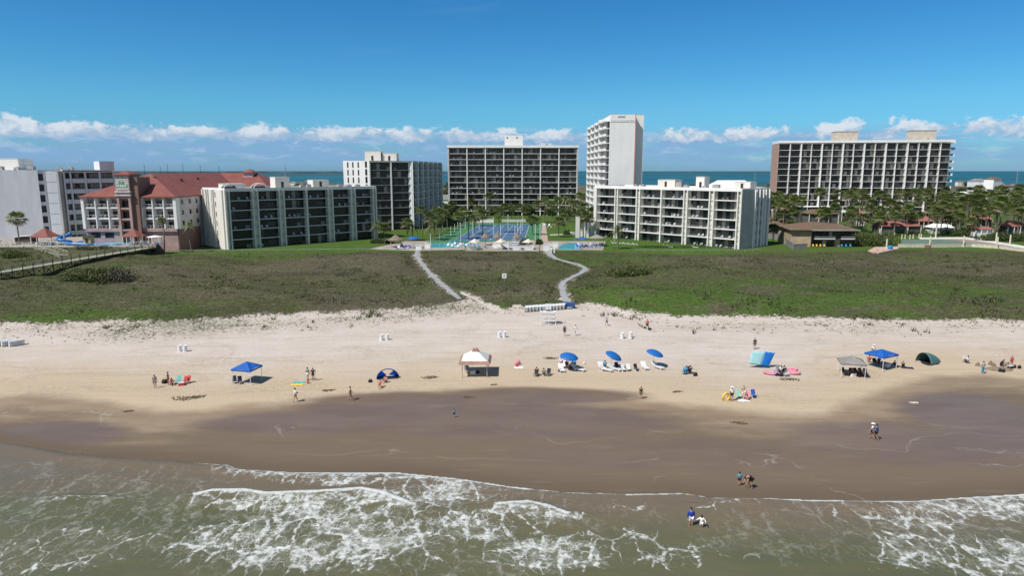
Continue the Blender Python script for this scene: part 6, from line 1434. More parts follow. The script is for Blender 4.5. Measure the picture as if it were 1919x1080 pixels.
SL = ['nearest the pale driftwood box'] + ['between its neighbours behind the lifeguard stand'] * 10 + ['nearest the dark blue box']
for i in range(12):
    a, b_ = Vector(G(987, 583)), Vector(G(1056, 578)); p = a.lerp(b_, i / 11); p.z = h1(p.x, p.y)
    stack(p, R(-12) + rnd.uniform(-.05, .05), 6, 'white stack of loungers ' + ('in the row behind the lifeguard stand' if 0 < i < 11 else SL[i]), 'stacked white loungers behind the lifeguard stand' if 0 < i < 11 else None)
for i, (u, l) in enumerate([(4, 'white lounger stack cut by the frame edge'), (18, 'white lounger stack in the middle of the three by the dune'), (32, 'white lounger stack casting its shadow on bare sand, end of three')]): stack(G(u, 648), R(-38), 6, l, 'stacks at the edge of the frame', 2.2)
g = G(970, 577); r = empty('driftwood_box', g, R(-25), 'pale brown broken crate beside the stacked loungers', 'crate')
MB().box(-.9, .5, -.4, .4, 0, .08).build('bottom', M_tan, r); MB().box(-.9, .5, -.4, -.34, .083, .5).box(-.9, .5, .34, .4, .083, .5).box(-.9, -.84, -.338, .338, .083, .5).build('sides', M_tan, r); MB().cbox((.9, -.2, .35), (1.1, .7, .06), Matrix.Rotation(R(38), 3, 'Y')).build('lid', M_tan, r)
g = G(1066, 576); r = empty('storage_box', g, R(-22), 'dark blue storage box at the foot of the winding walkway', 'box')
M_navyb = mat('navy_box', (.02, .07, .22), .5, .1, 2); MB().prism([(-1.1, -.45), (1.1, -.45), (1.1, .45), (-1.1, .45)], 0, .75).build('body', M_navyb, r)
mb = MB(); mb.add([(-1.15, -.5, .753), (1.15, -.5, .753), (1.15, .5, .753), (-1.15, .5, .753), (-1.1, 0, 1.02), (1.1, 0, 1.02)], [(0, 3, 2, 1), (0, 1, 5, 4), (2, 3, 4, 5), (1, 2, 5), (3, 0, 4)]); mb.build('lid', M_navyb, r)
# wind driven cloth shade
g = G(1425, 690); r = empty('cloth_shade', g, 0, 'two coloured cloth shade flying from a bowed pole, pale cyan and blue', 'cloth shade')
def cloth_quad(name, c4, m, sag):
    a, b_, c, d = [Vector(p) for p in c4]; n = 8; vs = []
    for j in range(n + 1):
        for i in range(n + 1):
            p = a.lerp(b_, i / n).lerp(d.lerp(c, i / n), j / n); p += Vector((0, -1, .3)) * sag * math.sin(math.pi * i / n) * math.sin(math.pi * j / n) + Vector((0, 0, .04 * math.sin(i * 1.8) * j / n)); vs.append(p)
    mb = MB(); mb.smooth = True; mb.add(vs, [(j * (n + 1) + i, j * (n + 1) + i + 1, (j + 1) * (n + 1) + i + 1, (j + 1) * (n + 1) + i) for j in range(n) for i in range(n)]); o = mb.build(name, m, r); md = o.modifiers.new('s', 'SOLIDIFY'); md.thickness = .01
cloth_quad('pale_panel', [(-1.6, .1, .55), (-.05, -.1, .40), (.62, .35, 2.15), (-1.0, .45, 2.2)], M_cyan, .05)
cloth_quad('blue_panel', [(-.02, -.12, .38), (1.0, -.12, .15), (2.0, .35, 2.0), (.65, .35, 2.15)], mat('bright_blue_cloth', (.005, .18, .62), .7, .05, 1, trans=.2), .05)
MB().tube([(-1.2, .9, -.1), (-1.1, .85, 1.5), (-.2, .7, 2.3), (1.0, .6, 2.2), (1.8, .5, 2.0)], .03, 6).build('pole', M_plast, r)
MB().tube([(1.05, -.1, .35), (1.6, -.6, .02)], .008, 4).build('guy_line', M_plast, r); MB().tube([(-1.45, .2, .55), (-1.8, -.4, .02)], .008, 4).build('guy_line', M_plast, r)
def float_(u, v, rz, lab, col='pink', L_=1.9):
    g = G(u, v); r = empty('pool_float', g + Vector((0, 0, .12)), rz, lab, 'inflatable float', 'pink inflatable floats'); mb = MB(); mb.smooth = True; pts = [(L_ / 2 * math.cos(t), .42 * math.sin(t), .03 + .10 * abs(math.cos(t))) for t in np.linspace(0, 2 * math.pi, 19)]
    mb.tube(pts, .13, 8, False); mb.build('rim', cloth(col), r); MB().ball((0, 0, 0), (L_ / 2 - .1, .38, .06), 12, 5).build('bed', mat('pink_vinyl', (.72, .30, .42), .35, .05, 2), r); MB().ball((L_ / 2 - .28, 0, .16), (.14, .3, .1), 8, 5).build('pillow', cloth(col), r)
float_(1445, 702, R(-25), 'pink inflatable float on the cloth shade side of the heap'); float_(1484, 701, R(-20), 'pink inflatable float nearest the grey canopy'); float_(1481, 696, R(15), 'second pink float lying behind the others')
bag(1452, 701, 'cyan', 'pale blue bag between the pink floats'); bag(1464, 706, 'black', 'black bag before the pink floats', 1.1); cooler(1474, 706, 'grey', 'grey cooler before the pink floats'); bag(1456, 705, 'navy', 'navy bag beside the pink float')
g = G(1360, 751); r = empty('swim_ring', g + Vector((0, 0, .45)), .3, 'yellow inflatable ring standing beside the family group', 'swim ring'); mb = MB(); mb.smooth = True; mb.tube([(.42 * math.cos(t), .04 * math.sin(2 * t), .42 * math.sin(t)) for t in np.linspace(0, 2 * math.pi, 21)], .14, 8, False); mb.build('tube', cloth('yellow'), r); MB().box(-.06, .06, -.17, -.135, .34, .50).build('valve_patch', cloth('orange'), r)
flat_thing('towel', 557, 722, 1.5, .8, .3, 'yellow', 'yellow green towel spread on the sand', grp=None); flat_thing('towel', 561, 717, 1.4, .7, .2, 'teal', 'teal towel spread behind the yellow one')
flat_thing('towel', 1700, 690, 1.5, .8, -.3, 'navy', 'dark towel beside the second blue canopy'); flat_thing('towel', 1394, 752, 1.3, .7, .1, 'white', 'white towel at the feet of the family group'); flat_thing('towel', 972, 690, 1.2, .8, 0, 'white', 'white towel below the pink one by the pavilion')
bag(970, 684, 'pink', 'pink bundle on the sand right of the pavilion', 1.6); bag(969, 687.5, 'red', 'small red bag beside the pink bundle', .7)
bag(694, 717, 'black', 'black bag left of the blue dome shelter'); bag(1303, 705, 'black', 'black bag past the seated pair', 1.2); bag(309, 719, 'black', 'black bag beside the dark red chairs', 1.4); cooler(340, 723, 'red', 'dark red cooler before the red chairs'); bag(1095, 683, 'white', 'white bag behind the tilted umbrella', .8)
cooler(1067, 690, 'red', 'red cooler in the shade of the crowded umbrella'); bag(1049, 697, 'black', 'black bag in front of the crowded umbrella', .9); cooler(1599, 706, 'white', 'white cooler under the grey canopy'); bag(1611, 707, 'black', 'black bag under the grey canopy'); cooler(1663, 688, 'white', 'white cooler in the shade of the second blue canopy')
bag(1874, 697, 'black', 'round black bag before the sand mound', 1.1); bag(1880, 698, 'black', 'second round black bag before the sand mound', 1.1); bag(1901, 690, 'black', 'black bag right of the sand mound'); bag(1910, 691, 'black', 'black bag farthest right of the sand mound', 1.1); cooler(1893, 691, 'black', 'black cooler right of the sand mound')
bag(1185, 636, 'grey', 'grey bag beside the right barrel of the umbrella pair', .6)
# mounds, holes and weed
def weed(u, v, w, d, lab, m, seed):
    g = G(u, v); rr = random.Random(seed); mb = MB()
    for i in range(int(30 + w * 26)):
        a = rr.uniform(0, 6.28); q = rr.random() ** .7; x = w / 2 * q * math.cos(a) + rr.gauss(0, .12); y = d / 2 * q * math.sin(a) + .12 * math.sin(x * 2 + seed); s = rr.uniform(.03, .14)
        mb.cbox((x, y, .015 + rr.uniform(0, .03)), (s * rr.uniform(1, 3), s, .03), Matrix.Rotation(rr.uniform(0, 6.28), 3, 'Z') @ Matrix.Rotation(rr.uniform(-.4, .4), 3, 'X'))
    return tag(mb.build('seaweed', m, None, g), lab, None, None, 'stuff')
def mound(u, v, w, d, h, lab, m, cat='sand mound', seed=1, name='sand_mound'):
    g = G(u, v); rr = random.Random(seed); n, k = 16, 5; vs = []; fs = []
    for j in range(k + 1):
        t = j / k
        for i in range(n): a = 2 * math.pi * i / n; q = t * (1 + .25 * mn.noise((math.cos(a) * 1.5, math.sin(a) * 1.5, seed))); vs.append((w / 2 * q * math.cos(a), d / 2 * q * math.sin(a), h * (1 - t * t) * (1 + .5 * mn.noise((q * 3 * math.cos(a), q * 3 * math.sin(a), seed + 5))) - .03 * t))
    fs = [(j * n + i, j * n + (i + 1) % n, (j + 1) * n + (i + 1) % n, (j + 1) * n + i) for j in range(k) for i in range(n)]
    mb = MB(); mb.add(vs, fs); return tag(mb.build(name, m, None, g), lab, cat)
M_dsand = mat('dug_sand', (.20, .155, .11), .95, .15, 3, bump=.5); M_weed = mat('sea_weed', (.10, .08, .045), .9, .3, 3, bump=.6)
mound(1870, 693, 4.6, 1.6, .38, 'long low mound of dug sand beside the kneeling figure', M_dsand, seed=3)
for i, (u, v) in enumerate([(1832, 686), (1856, 684), (1862, 687), (1888, 686)]): mound(u, v, .7, .6, .5, 'small heap of dug sand around the sand mound', M_dsand, seed=20 + i)['group'] = 'small heaps around the sand mound'
mound(1186, 747, 1.7, .9, .16, 'dark heap of dug sand beside the standing child', M_dsand, seed=6); weed(926, 722, .5, .4, 'tiny scraps of weed near the pavilion', M_weed, 8)
for i, (u, v, w, l) in enumerate([(348, 747, 3.4, 'long dark drift of weed below the dark red chairs'), (372, 744, 1.8, 'small drift of weed joined to the long one'), (805, 708, 2.2, 'dark patch of weed left of the pavilion'), (880, 745, 1.2, 'small tuft of weed on the damp sand below the pavilion'), (1032, 672, 2.0, 'scraps of dark weed above the seated couple'), (1385, 793, 1.6, 'scrap of weed on the wet sand'), (1712, 755, .9, 'pale scrap of foam and shell on the damp sand'), (616, 732, 1.6, 'faint patch of weed between the two walkers'), (1268, 735, 1.0, 'small heap of weed right of the standing child'), (240, 772, 1.1, 'scrap of weed on wet sand at the left'), (1480, 712, 2.6, 'scattered weed in front of the pink floats')]):
    weed(u, v, w, w * .5, l, M_weed if i != 6 else M_tan, 30 + i)
g = G(945, 528); r = empty('notice_board', g, .05, 'small white notice board on a post in the dune grass', 'sign')
MB().box(-.05, .05, -.04, .04, -.2, 1.5).build('post', M_wood, r); MB().box(-.5, .5, -.08, -.042, .75, 1.85).build('board', M_white, r); MB().box(-.17, .17, -.09, -.081, 1.1, 1.5).build('symbol', mat('faded_grey', (.35, .36, .36), .7), r)

# ================================================================== WHO STANDS WHERE
def who(u, v, rz, pose, lab, **k):
    g = G(u, v); return person(g if v < 940 else Vector((g.x, g.y, min(g.z, -.25))), R(rz), pose, lab, **k)
who(291, 728, 30, 'stand', 'person in grey swimwear standing by the dark red chairs', bottom='grey', top='grey')
who(316, 722, -60, 'hips', 'person in dark top standing over the teal chair', top='black', bottom='red')
who(322, 722, 40, 'ground', 'person in pink sitting on the sand beside the red chairs', top='pink', bottom='black')
who(577, 713, 160, 'stand', 'person in grey top, left one of the pair above the towels', top='grey', bottom='white', hair='dark')
who(587, 714, 200, 'hips', 'person in black, right one of the pair above the towels', top='black', bottom='navy')
who(577, 719, 10, 'ground', 'child in orange kneeling at the feet of the pair', h=1.1, top='orange', bottom='red')
who(554, 754, 120, 'carry', 'person in a loose white shirt walking along the damp sand', top='white', bottom='tan', long_sleeve=True)
who(657, 751, 100, 'walk', 'person in tan clothes walking on the damp sand', top='tan', bottom='tan', skin=0)
who(712, 727, 10, 'sit', 'person in red seated in front of the blue dome shelter', top='salmon', bottom='red', h=1.65)
who(722, 717, -30, 'ground', 'person in pink sitting at the mouth of the dome shelter', top='pink', bottom='grey')
who(851, 783, 200, 'stand', 'small child in blue standing alone on wet sand', h=.95, top='cyan', bottom='navy')
who(1005, 703, 185, 'sit', 'person in black seated left of the pair beside the umbrella', top='black', bottom='tan')
who(1019, 705, 175, 'sit', 'person in grey seated right of the pair beside the umbrella', top='grey', bottom='black')
who(1062, 689, 170, 'sit', 'person in dark clothes seated under the crowded umbrella', top='black', bottom='navy')
who(1071, 691, 200, 'sit', 'person in pink seated under the crowded umbrella', top='pink', bottom='black')
who(1053, 684, 150, 'sit', 'person in white seated at the edge of the crowded umbrella', top='white', bottom='red')
who(1133, 690, 180, 'sit', 'person in blue seated on the lounger under the tilted umbrella', top='cyan', bottom='navy')
who(1058, 630, 160, 'stand', 'person in a black dress walking near the lifeguard stand', top='black', bottom='black')
who(1078, 629, 200, 'walk', 'person in white walking near the lifeguard stand', top='white', bottom='white', skin=1)
who(1137, 611, -60, 'walk', 'small figure in grey bent over, crossing the upper beach', top='grey', bottom='black', h=1.5)
who(1213, 618, 150, 'carry', 'person in a red top carrying dark bags by the dune edge', top='red', bottom='black')
bag(1217, 619, 'black', 'black bag in the hands of the person in red'); bag(1208.5, 616, 'black', 'second black bag beside the person in red', .8)
who(1201, 748, 150, 'stand', 'person in dark swimwear standing over a heap of dug sand', top='black', bottom='olive', h=1.5)
who(1284, 701, 190, 'sit', 'person in pale blue seated left of the black bag', top='cyan', bottom='navy')
who(1293, 700, 170, 'sit', 'person in dark patterned top seated beside the pale blue chair', top='navy', bottom='black')
who(1414, 655, 180, 'stand', 'person in a black top standing behind the cloth shade', top='black', bottom='denim')
who(1371, 752, 190, 'stand', 'man in a white shirt and cap standing by the yellow ring', top='white', bottom='navy', hat='white')
who(1392, 748, 20, 'walk', 'fair haired person in pale clothes in the family group', top='tan', bottom='white', hair='fair', skin=1)
who(1400, 750, -20, 'ground', 'child in pink sitting between the mint and blue chairs', top='pink', bottom='pink', h=1.2)
who(1462, 700, 180, 'sit', 'person in white among the pink floats', top='white', bottom='black')
who(1469, 700, 160, 'sit', 'person in black among the pink floats', top='black', bottom='white')
who(1594, 705, 190, 'sit', 'person in black seated at the left of the grey canopy', top='black', bottom='black')
who(1606, 705, 170, 'sit', 'person in navy seated in the middle of the grey canopy', top='navy', bottom='black')
who(1617, 706, 160, 'sit', 'person in grey seated at the right of the grey canopy', top='grey', bottom='black')
who(1636, 668, 180, 'stand', 'person in a wide white hat standing behind the second blue canopy', top='white', bottom='grey', hat='white')
who(1628, 680, 160, 'sit', 'person in red seated between the two canopies', top='red', bottom='white')
who(1676, 688, 150, 'ground', 'person in dark top sitting at the right leg of the blue canopy', top='navy', bottom='white')
who(1692, 687, 140, 'ground', 'small dark figure sitting on the towel by the blue canopy', top='black', bottom='navy', h=1.4)
who(1645, 683, 180, 'sit', 'person in blue seated deep under the second blue canopy', top='navy', bottom='blue')
who(1811, 681, 180, 'sit', 'person in white seated in the pale chair by the sand mound', top='white', bottom='navy')
who(1841, 701, 10, 'hips', 'person wrapped in a blue towel walking from the sand mound', top='tan', bottom='cyan', long_leg=True, skin=1)
who(1877, 687, 60, 'crouch', 'dark figure crouching behind the long sand mound', top='black', bottom='black', skin=2)
who(1895, 687, 170, 'stand', 'child in red standing at the end of the sand mound', top='red', bottom='red', h=1.45)
who(1634, 824, -130, 'walk', 'person in a white shirt and cap walking beside a companion in blue', top='white', bottom='navy', hat='white')
who(1641, 826, -130, 'walk', 'person in a blue shirt walking beside a companion in white', top='blue', bottom='black')
who(1385, 911, 180, 'stand', 'child in a cyan shirt facing the bending adult', top='cyan', bottom='navy', h=1.28)
who(1404, 916, -75, 'bend', 'adult in black bending down towards the child in cyan', top='black', bottom='black', h=1.78, long_leg=False)
who(1294, 992, 5, 'stand', 'person in a royal blue shirt and white shorts wading in the shallows', top='royal', bottom='white', long_sleeve=True, h=1.8)
who(1314, 996, -20, 'wave', 'child in a white shirt wading with arms held out', top='white', bottom='white', long_sleeve=True, h=1.3)
finish_people()

# ================================================================== RESORT FURNITURE
M_thatch = mat('thatch', (.17, .13, .10), .95, .2, 2, col2=(.25, .20, .15), bump=.6); M_tanumb = mat('tan_canvas', (.62, .54, .45), .8, .06, 1)
def hut(u, v, z, w, hh_, m, lab, name='gazebo', cat='gazebo', grp=None, n=6, pk=.35, post=M_wood, npost=None):
    x, y, _ = W_(u, v, z); r = empty(name, (x, y, z), .2, lab, cat, grp)
    npost = npost or n; mb = MB(); mb.lathe([(w / 2, hh_ - .18), (w / 2, hh_), (w * .27, hh_ + w * pk * .42), (w * .02, hh_ + w * pk)], n=n); mb.build('roof', m, r)
    for k in range(npost):
        a = 2 * math.pi * (k + .5) / npost; q = w / 2 - .35 if npost > 1 else 0
        MB().tube([(q * math.cos(a), q * math.sin(a), -.1), (q * math.cos(a), q * math.sin(a), hh_ - .1)], .09, 5).build('post', post, r)
    return r
hut(87, 459, 5.75, 8.0, 2.6, M_red, 'red roofed gazebo by the blank hotel wall', pk=.30, post=M_white)
hut(253, 458, 5.75, 6.8, 2.5, M_red, 'red roofed gazebo below the hotel tower', pk=.30, post=M_white)
hut(742, 463, 3.05, 5.2, 2.3, M_thatch, 'thatched hut at the corner of the pool lawn', 'thatched_hut', 'thatched hut', n=10, pk=.32, npost=4)
hut(1118, 461, 3.05, 5.6, 2.7, mat('grey_thatch', (.24, .23, .19), .95, .15, 2, bump=.6), 'wide grey thatched hut before the white tower', 'thatched_hut', 'thatched hut', n=10, pk=.18, npost=4)
for u, l in ((910, 'left'), (932, 'middle'), (969, 'right')): hut(u, 459.5, 3.07, 3.3, 2.6, M_thatch, 'small thatched shade behind the tan umbrellas, %s of three' % l, 'thatched_hut', 'thatched hut', 'small thatched shades', n=9, pk=.5, npost=1)
for u, l in ((890, 'beside the dark green tables'), (939, 'above the white bar wall'), (990, 'nearest the walkway gate')): hut(u, 467.5, 3.07, 3.9, 2.3, M_tanumb, 'square tan umbrella ' + l, 'square_umbrella', 'umbrella', 'tan umbrellas on the bar terrace', n=4, pk=.26, npost=1, post=M_white)
hut(292, 459, 5.75, 4.6, 2.4, M_white, 'flat white parasol between the gazebo and the hedge', 'square_umbrella', 'umbrella', None, n=4, pk=.08, npost=4, post=M_white)
umbrella(Vector(W_(775, 465, 3.08)), 0, 'blue umbrella by the gate of the long walkway', 2.0, 3.3, grp='blue pool umbrellas', m=M_umb)
umbrella(Vector(W_(1092, 464, 3.12)), 0, 'blue umbrella beside the turquoise pool', 1.5, 3.0, grp='blue pool umbrellas', m=M_umb)
umbrella(Vector(W_(1078, 465, 3.12)), 0, 'closed looking blue umbrella at the pool edge', .8, 2.8, grp='blue pool umbrellas', m=M_umb)
PL = random.Random(3)
def spread(n, quad, z, lab, grp, cols, ym=False):
    for i in range(n):
        a, b_ = PL.random(), PL.random(); (u0, v0), (u1, v1) = quad; u = u0 + (u1 - u0) * (i + .3 + .4 * a) / n; v = v0 + (v1 - v0) * b_
        lounger(Vector(W_(u, v, z)), PL.uniform(-.3, .3) + (math.pi if ym else 0), lab, grp, PL.choice(cols), PL.random() < .3)
spread(16, ((838, 457), (898, 465)), 3.08, 'blue and white lounger in the rows beside the pale pool', 'loungers by the pale pool', ['blue', None, 'cyan', None])
spread(22, ((1078, 458.5), (1132, 467)), 3.09, 'lounger in the crowd beside the turquoise pool', 'loungers by the turquoise pool', ['blue', 'royal', None, 'denim', 'grey'])
spread(9, ((742, 462), (772, 467)), 3.07, 'blue lounger beside the thatched corner hut', 'loungers by the corner hut', ['royal', None, 'denim'])
spread(10, ((240, 456), (300, 460)), 5.74, 'white lounger on the resort deck by the second gazebo', 'loungers on the resort deck', [None, None, 'cyan'])
spread(7, ((1018, 420), (1034, 428)), 3.09, 'pale lounger at the far end of the courts', 'loungers beyond the courts', [None, 'denim'])
spread(8, ((905, 464), (1005, 468)), 3.08, 'dark lounger on the bar terrace', 'loungers on the bar terrace', ['green', 'denim', None])
spread(6, ((60, 457), (125, 460)), 5.74, 'white lounger in front of the gazebo by the blank wall', 'loungers before the first gazebo', [None, 'teal'])
def table(u, v, z, col, lab, grp):
    x, y, _ = W_(u, v, z); r = empty('patio_table', (x, y, z), PL.uniform(0, 1), lab, 'table', grp); m = cloth(col)
    link('table_top', WC.setdefault(('tt', col), MB().lathe([(.6, .70), (.6, .74)], n=12).mesh('table_top', m)), r); link('leg', WC.setdefault(('tl', col), MB().lathe([(.28, 0), (.28, .04), (.04, .06), (.04, .70)], n=8).mesh('leg', m)), r)
for i in range(6): table(882 + i * 4.2, 467.5 + (i % 2) * 1.6, 3.07, 'green', 'dark green table under the first tan umbrella', 'dark green tables')
for i in range(4): table(912 + i * 22, 468.5, 3.07, 'denim', 'dark table along the front of the bar terrace', 'dark terrace tables')
# low white walls of the bar terrace and gates
def block(name, u0, u1, v, z, dp_, h, m, lab, cat, cap=None, grp=None):
    a = Vector(W_(u0, v, z)); b_ = Vector(W_(u1, v, z)); L_ = (b_ - a).length; r = empty(name, a, math.atan2(b_.y - a.y, b_.x - a.x), lab, cat, grp)
    MB().box(0, L_, 0, dp_, -.2, h).build('body', m, r); MB().box(-.08, L_ + .08, -.08, dp_ + .08, h + .003, h + .12).build('coping', cap or m, r); return r
block('bar_counter', 925, 953, 466, 3.07, 1.2, 1.7, M_white, 'white bar counter block behind the middle tan umbrella', 'bar')
block('low_wall', 953, 1000, 468.5, 3.07, .5, .75, M_white, 'long low white wall on the sea side of the terrace', 'wall'); block('low_wall', 905, 940, 470, 3.07, .5, .5, M_tanumb, 'low tan wall at the front of the terrace', 'wall')
block('equipment_box', 960, 970, 466.5, 3.07, 1.4, 1.9, mat('pale_lilac_paint', (.55, .54, .62), .7), 'pale lilac hut on the terrace', 'hut')
block('white_screen', 1036, 1045, 464, 3.08, .3, 1.4, M_white, 'white panel beside the turquoise pool', 'panel'); block('low_wall', 796, 806, 466, 3.08, .3, 1.6, M_white, 'white gate wall at the head of the long walkway', 'gate'); block('bench', 1026, 1046, 461, 3.08, .5, .5, M_white, 'pale bench wall by the brick walk', 'bench')
for i, (u0, u1, v, h, l) in enumerate([(1079, 1086, 446, 7.5, 'tall cream stair block'), (1088, 1092, 444, 4.5, 'narrow white wall behind the palms'), (1095, 1104, 446, 5.5, 'broad white wall at the foot of the white tower'), (1105, 1111, 443, 7.0, 'white wall at the corner of the open balcony block')]): block('stair_block', u0, u1, v, 3.0, 1.5, h, M_cream if i == 0 else M_white, l, 'wall')
block('low_wall', 893, 925, 417.5, 3.0, .5, 1.6, M_white, 'long white wall at the far end of the courts', 'wall'); block('low_wall', 940, 985, 416, 3.0, .5, 1.1, M_patw, 'pale wall of the far pool beyond the courts', 'wall')
sheet('pool', [(945, 415.5), (985, 415.5), (983, 412), (948, 412)], 3.1, M_pool, 'far pool beyond the courts', th=.1)
block('beach_gate', 1018, 1030, 470, 3.1, .25, 1.9, M_white, 'white slatted gate where the winding walkway starts', 'gate')
for u, v in ((1033, 474), (1039, 474)): x, y, z = W_(u, v, 3.0); r = empty('gate_post', (x, y, 2.9), 0, 'short white round topped post beside the winding walkway', 'post', 'white posts at the walkway'); MB().lathe([(.22, 0), (.22, 1.0), (.3, 1.05), (.3, 1.2), (.05, 1.4)], n=8).build('shaft', M_white, r)
block('shower_post', 779, 790, 468.5, 3.1, .4, 1.3, M_white, 'white gate posts before the long walkway', 'gate')
# resort slide, snack hut
x, y, z = W_(122, 459, 5.75); r = empty('water_slide', (x, y, z), 0, 'coiled blue water slide beside the red gazebo', 'water slide')
M_sl = mat('slide_blue', (.03, .16, .42), .35, .08, 1); mb = MB(); mb.smooth = True
mb.tube([((1.5) * math.cos(t), 1.5 * math.sin(t), 3.2 - t * .38) for t in np.linspace(0, 8, 34)], .55, 8); mb.build('tube', M_sl, r)
mb = MB(); mb.box(-.2, .2, -.2, .2, 0, 3.4); mb.build('column', M_steel, r); MB().box(-1.0, 1.0, 1.2, 3.0, 2.6, 2.75).build('platform', M_steel, r)
mb = MB(); mb.smooth = True; mb.tube([(1.2, -1.2, .5), (3.5, -1.6, .35), (6.5, -1.0, .25), (9, -1.5, .15)], [.55, .5, .45, .4], 8); mb.build('chute', M_sl, r)
x, y, z = W_(156, 457.5, 5.75); r = empty('snack_hut', (x, y, z), 0, 'small yellow hut with a dark flat roof behind the blue pool', 'hut')
MB().box(0, 2.2, 0, 2, 0, 2.3).build('wall', mat('ochre_paint', (.50, .36, .14), .8), r); MB().box(-.4, 2.6, -.5, 2.3, 2.303, 2.45).build('roof', M_woodd, r); MB().box(.7, 1.5, -.04, -.003, 0, 1.6).build('door', M_dark, r)
x, y, z = W_(45, 456, 5.75); r = empty('pool_shelter', (x, y, z), 0, 'long low shelter with a dark front beside the first gazebo', 'shelter')
MB().box(-2.6, 2.2, 0, 3, 0, 1.7).build('wall', M_brown, r); mb = MB(); mb.add([(-2.9, -.4, 1.75), (2.6, -.4, 2.3), (2.6, 3.3, 2.3), (-2.9, 3.3, 1.75), (-2.9, -.4, 1.87), (2.6, -.4, 2.42), (2.6, 3.3, 2.42), (-2.9, 3.3, 1.87)], [(0, 3, 2, 1), (4, 5, 6, 7), (0, 1, 5, 4), (1, 2, 6, 5), (2, 3, 7, 6), (3, 0, 4, 7)]); mb.build('roof', M_white, r)
for q in (-2.7, 2.3): MB().box(q, q + .15, -.3, -.15, 0, 1.8 + (q > 0) * .45).build('post', M_white, r)
# grove: red roofs, slide hall, barrel, sign
def pavroof(u, v, D, w, d_, hw_, m, lab, name='pavilion', wallm=None):
    x, y, z = atD(u, v, D); z0 = 3.0; ht_ = z - z0; r = empty(name, (x - w / 2, D, z0), 0, lab, 'pavilion')
    MB().box(.6, w - .6, .6, d_ - .6, 0, ht_).build('wall', wallm or M_recess, r); mb = MB(); k = min(w, d_) * .3
    mb.add([(0, 0, ht_), (w, 0, ht_), (w, d_, ht_), (0, d_, ht_), (k, d_ / 2, ht_ + hw_), (w - k, d_ / 2, ht_ + hw_)], [(0, 3, 2, 1), (0, 1, 5, 4), (2, 3, 4, 5), (1, 2, 5), (3, 0, 4)]); mb.build('roof', m, r)
    for i in range(4): MB().box(.3 + i * (w - .8) / 3, .5 + i * (w - .8) / 3, .1, .3, 0, ht_).build('column', M_white, r)
M_redp = mat('faded_red_roof', (.30, .11, .10), .75, .1, .6)
pavroof(1690, 424, 262, 16, 8, 1.6, M_redp, 'long faded red roofed pavilion among the palms behind the court'); pavroof(1737, 415, 290, 7, 6, 2.0, M_redp, 'small red roofed pavilion behind the white slide hall'); pavroof(1773, 413, 300, 6, 6, 2.0, M_redp, 'red roofed pavilion above the white slide hall')
pavroof(1845, 412, 285, 8, 6, 2.2, M_redp, 'red roofed pavilion deep among the grove palms'); pavroof(1846, 430, 250, 7, 4, 1.0, M_redp, 'low striped stall with a red and white roof', 'pavilion', M_white); pavroof(1908, 425, 262, 8, 6, 2.0, M_redp, 'red roofed pavilion at the edge of the frame'); pavroof(1614, 402, 300, 4, 4, 1.6, M_redp, 'small red roofed kiosk before the long block')
pavroof(1770, 427, 262, 9, 6, 1.4, M_white, 'white hall with a dark arch among the palms', 'slide_hall', M_white)
pavroof(1545, 401, 262, 12, 8, 1.6, M_rust, 'long low brown roofed pavilion behind the hedge'); pavroof(1530, 388, 328, 26, 8, .3, M_white, 'flat white roofed lobby below the long block', 'lobby')
x, y, z = W_(1668, 468, 3.1); r = empty('blue_barrel', (x, y, z), 0, 'bright blue barrel at the end of the cream court wall', 'barrel'); MB().lathe([(.62, 0), (.7, .3), (.7, .9), (.62, 1.2), (.2, 1.25)], n=12).build('drum', mat('barrel_blue', (.02, .24, .55), .5), r); MB().lathe([(.715, .55), (.715, .65)], n=12).build('hoop', M_dark, r)
a = Vector(W_(1731, 467, 3.0)); r = empty('red_sign', a, -.02, 'dark red sign panel on the front of the court wall', 'sign'); MB().box(0, 1.9, -.5, -.42, .2, 1.2).build('panel', mat('sign_red', (.20, .05, .05), .7), r); MB().box(.15, 1.75, -.512, -.502, .75, .83).box(.15, 1.4, -.512, -.502, .5, .58).build('faint_lines', M_tan, r); 
for q in (.2, 1.6): MB().box(q, q + .1, -.415, -.3, -.3, 1.2).build('post', M_woodd, r)
for i, u in enumerate((1524, 1531, 1538, 1545)):
    beach_chair(Vector(W_(u, 463.5, 3.02)), 0, 'yellow', 'pale yellow lawn chair before the brown house', 'yellow lawn chairs')
for i, u in enumerate((1578, 1586, 1594)): beach_chair(Vector(W_(u, 463.5, 3.02)), 0, 'cyan', 'blue lawn chair under the right balcony of the brown house', 'blue lawn chairs')
for i, u in enumerate((1150, 1163, 1172, 1180, 1190)): lounger(Vector(W_(u, 457 + i * .6, 3.05)), 1.2, 'white lounger on the grass at the foot of the open balcony block', 'loungers at the foot of the block')
for i, u in enumerate((1248, 1255, 1302)): lounger(Vector(W_(u, 463 + i, 3.05)), 1.2, 'white lounger on the grass at the foot of the open balcony block', 'loungers at the foot of the block')
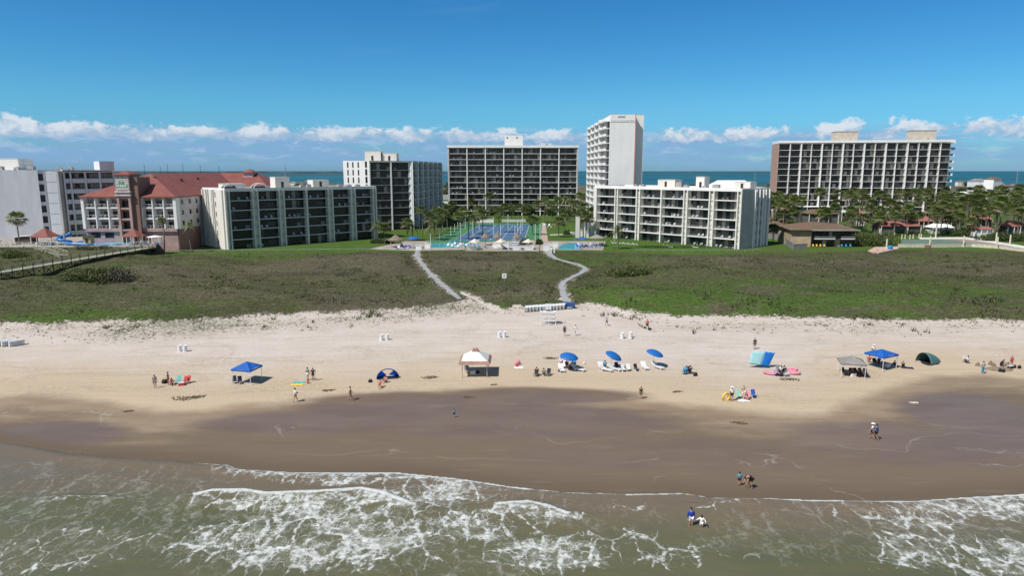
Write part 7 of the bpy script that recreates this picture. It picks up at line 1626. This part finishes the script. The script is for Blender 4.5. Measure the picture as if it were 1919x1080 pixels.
# far things: houses, masts, pylons
M_hroof = mat('grey_shingle', (.20, .20, .21), .9, .1, .3); hr = random.Random(21)
def house(u, D, w, h, m, lab, grp='distant houses'):
    x = PX(u, D); r = empty('distant_house', (x, D, h1(x, D) - .2), hr.uniform(-.5, .5), lab, 'house', grp)
    MB().box(-w / 2, w / 2, -w * .35, w * .35, 0, h).build('wall', m, r); mb = MB(); e = .4
    mb.add([(-w / 2 - e, -w * .35 - e, h), (w / 2 + e, -w * .35 - e, h), (w / 2 + e, w * .35 + e, h), (-w / 2 - e, w * .35 + e, h), (-w * .25, 0, h + w * .18), (w * .25, 0, h + w * .18)], [(0, 3, 2, 1), (0, 1, 5, 4), (2, 3, 4, 5), (1, 2, 5), (3, 0, 4)]); mb.build('roof', hr.choice([M_hroof, M_white, M_rust]), r)
    for i in range(3):
        for z in ([1.0, 3.9] if h > 5.5 else [1.0]): link('window', WC.setdefault('hw', MB().box(0, 1.1, -.05, 0, 0, 1.4).mesh('window', M_glass)), r, (-w * .38 + i * w * .3, -w * .35, z))
for i in range(24):
    u = hr.choice([hr.uniform(1785, 1900), hr.uniform(1785, 1900), hr.uniform(1205, 1445), hr.uniform(525, 645), hr.uniform(1905, 1990)]); D = hr.uniform(560, 1130)
    house(u, D, hr.uniform(7, 13), hr.uniform(4, 7.5), hr.choice([M_white, M_white, M_lilac, M_cream]), 'small pale house on the low land behind the hotels')
house(1850, 760, 15, 15, M_white, 'tallest white house on the low land beyond the grove', None); house(1822, 820, 17, 12, M_white, 'broad white house left of the tallest distant one', None); house(836, 420, 16, 7, M_white, 'white building seen between two courtyard blocks', None)
house(1365, 520, 40, 10, M_tan, 'long tan building with planted roof beyond the open balcony block', None); house(1310, 560, 14, 10, M_cream, 'cream building beyond the open balcony block', None)
for i, (u, vt, D, l) in enumerate([(1908, 318, 760, 'tall lattice mast near the edge of the frame'), (1416, 312, 900, 'thin mast behind the open balcony block'), (535, 313, 700, 'thin mast behind the cream block'), (1838, 336, 620, 'short thin mast by the distant white houses')]):
    x, y, z = atD(u, vt, D); z0 = h1(x, y); r = empty('radio_mast', (x, y, z0), 0, l, 'mast'); hm = z - z0
    mb = MB(); q = .35 if i else .7
    for a in (0, 2.09, 4.19): mb.tube([(q * math.cos(a), q * math.sin(a), 0), (q * .4 * math.cos(a), q * .4 * math.sin(a), hm)], .09, 4)
    for k in range(int(hm / 2)): mb.lathe([(q * (1 - .6 * k * 2 / hm) + .05, 0), (q * (1 - .6 * k * 2 / hm) + .05, .12)], (0, 0, k * 2), 3)
    mb.build('lattice', M_steel, r); MB().tube([(0, 0, hm), (0, 0, hm + 3)], .06, 4).build('antenna', M_steel, r)
for i, (u, vt) in enumerate([(270, 308), (313, 307), (342, 306), (375, 310), (300, 312), (410, 312), (1290 - 500, 313)]):
    x, y, z = atD(u, vt, 5200); r = empty('power_pylon', (x, y, -.5), 0, 'distant power pylon rising from the bay', 'pylon', 'pylons across the bay')
    MB().tube([(-3, 0, 0), (-.6, 0, z)], [1.0, .4], 4).tube([(3, 0, 0), (.6, 0, z)], [1.0, .4], 4).build('lattice', M_shore, r); MB().bar((-9, 0, z * .8), (9, 0, z * .8), 1.0).bar((-6, 0, z * .93), (6, 0, z * .93), 1.0).build('cross_arm', M_shore, r)
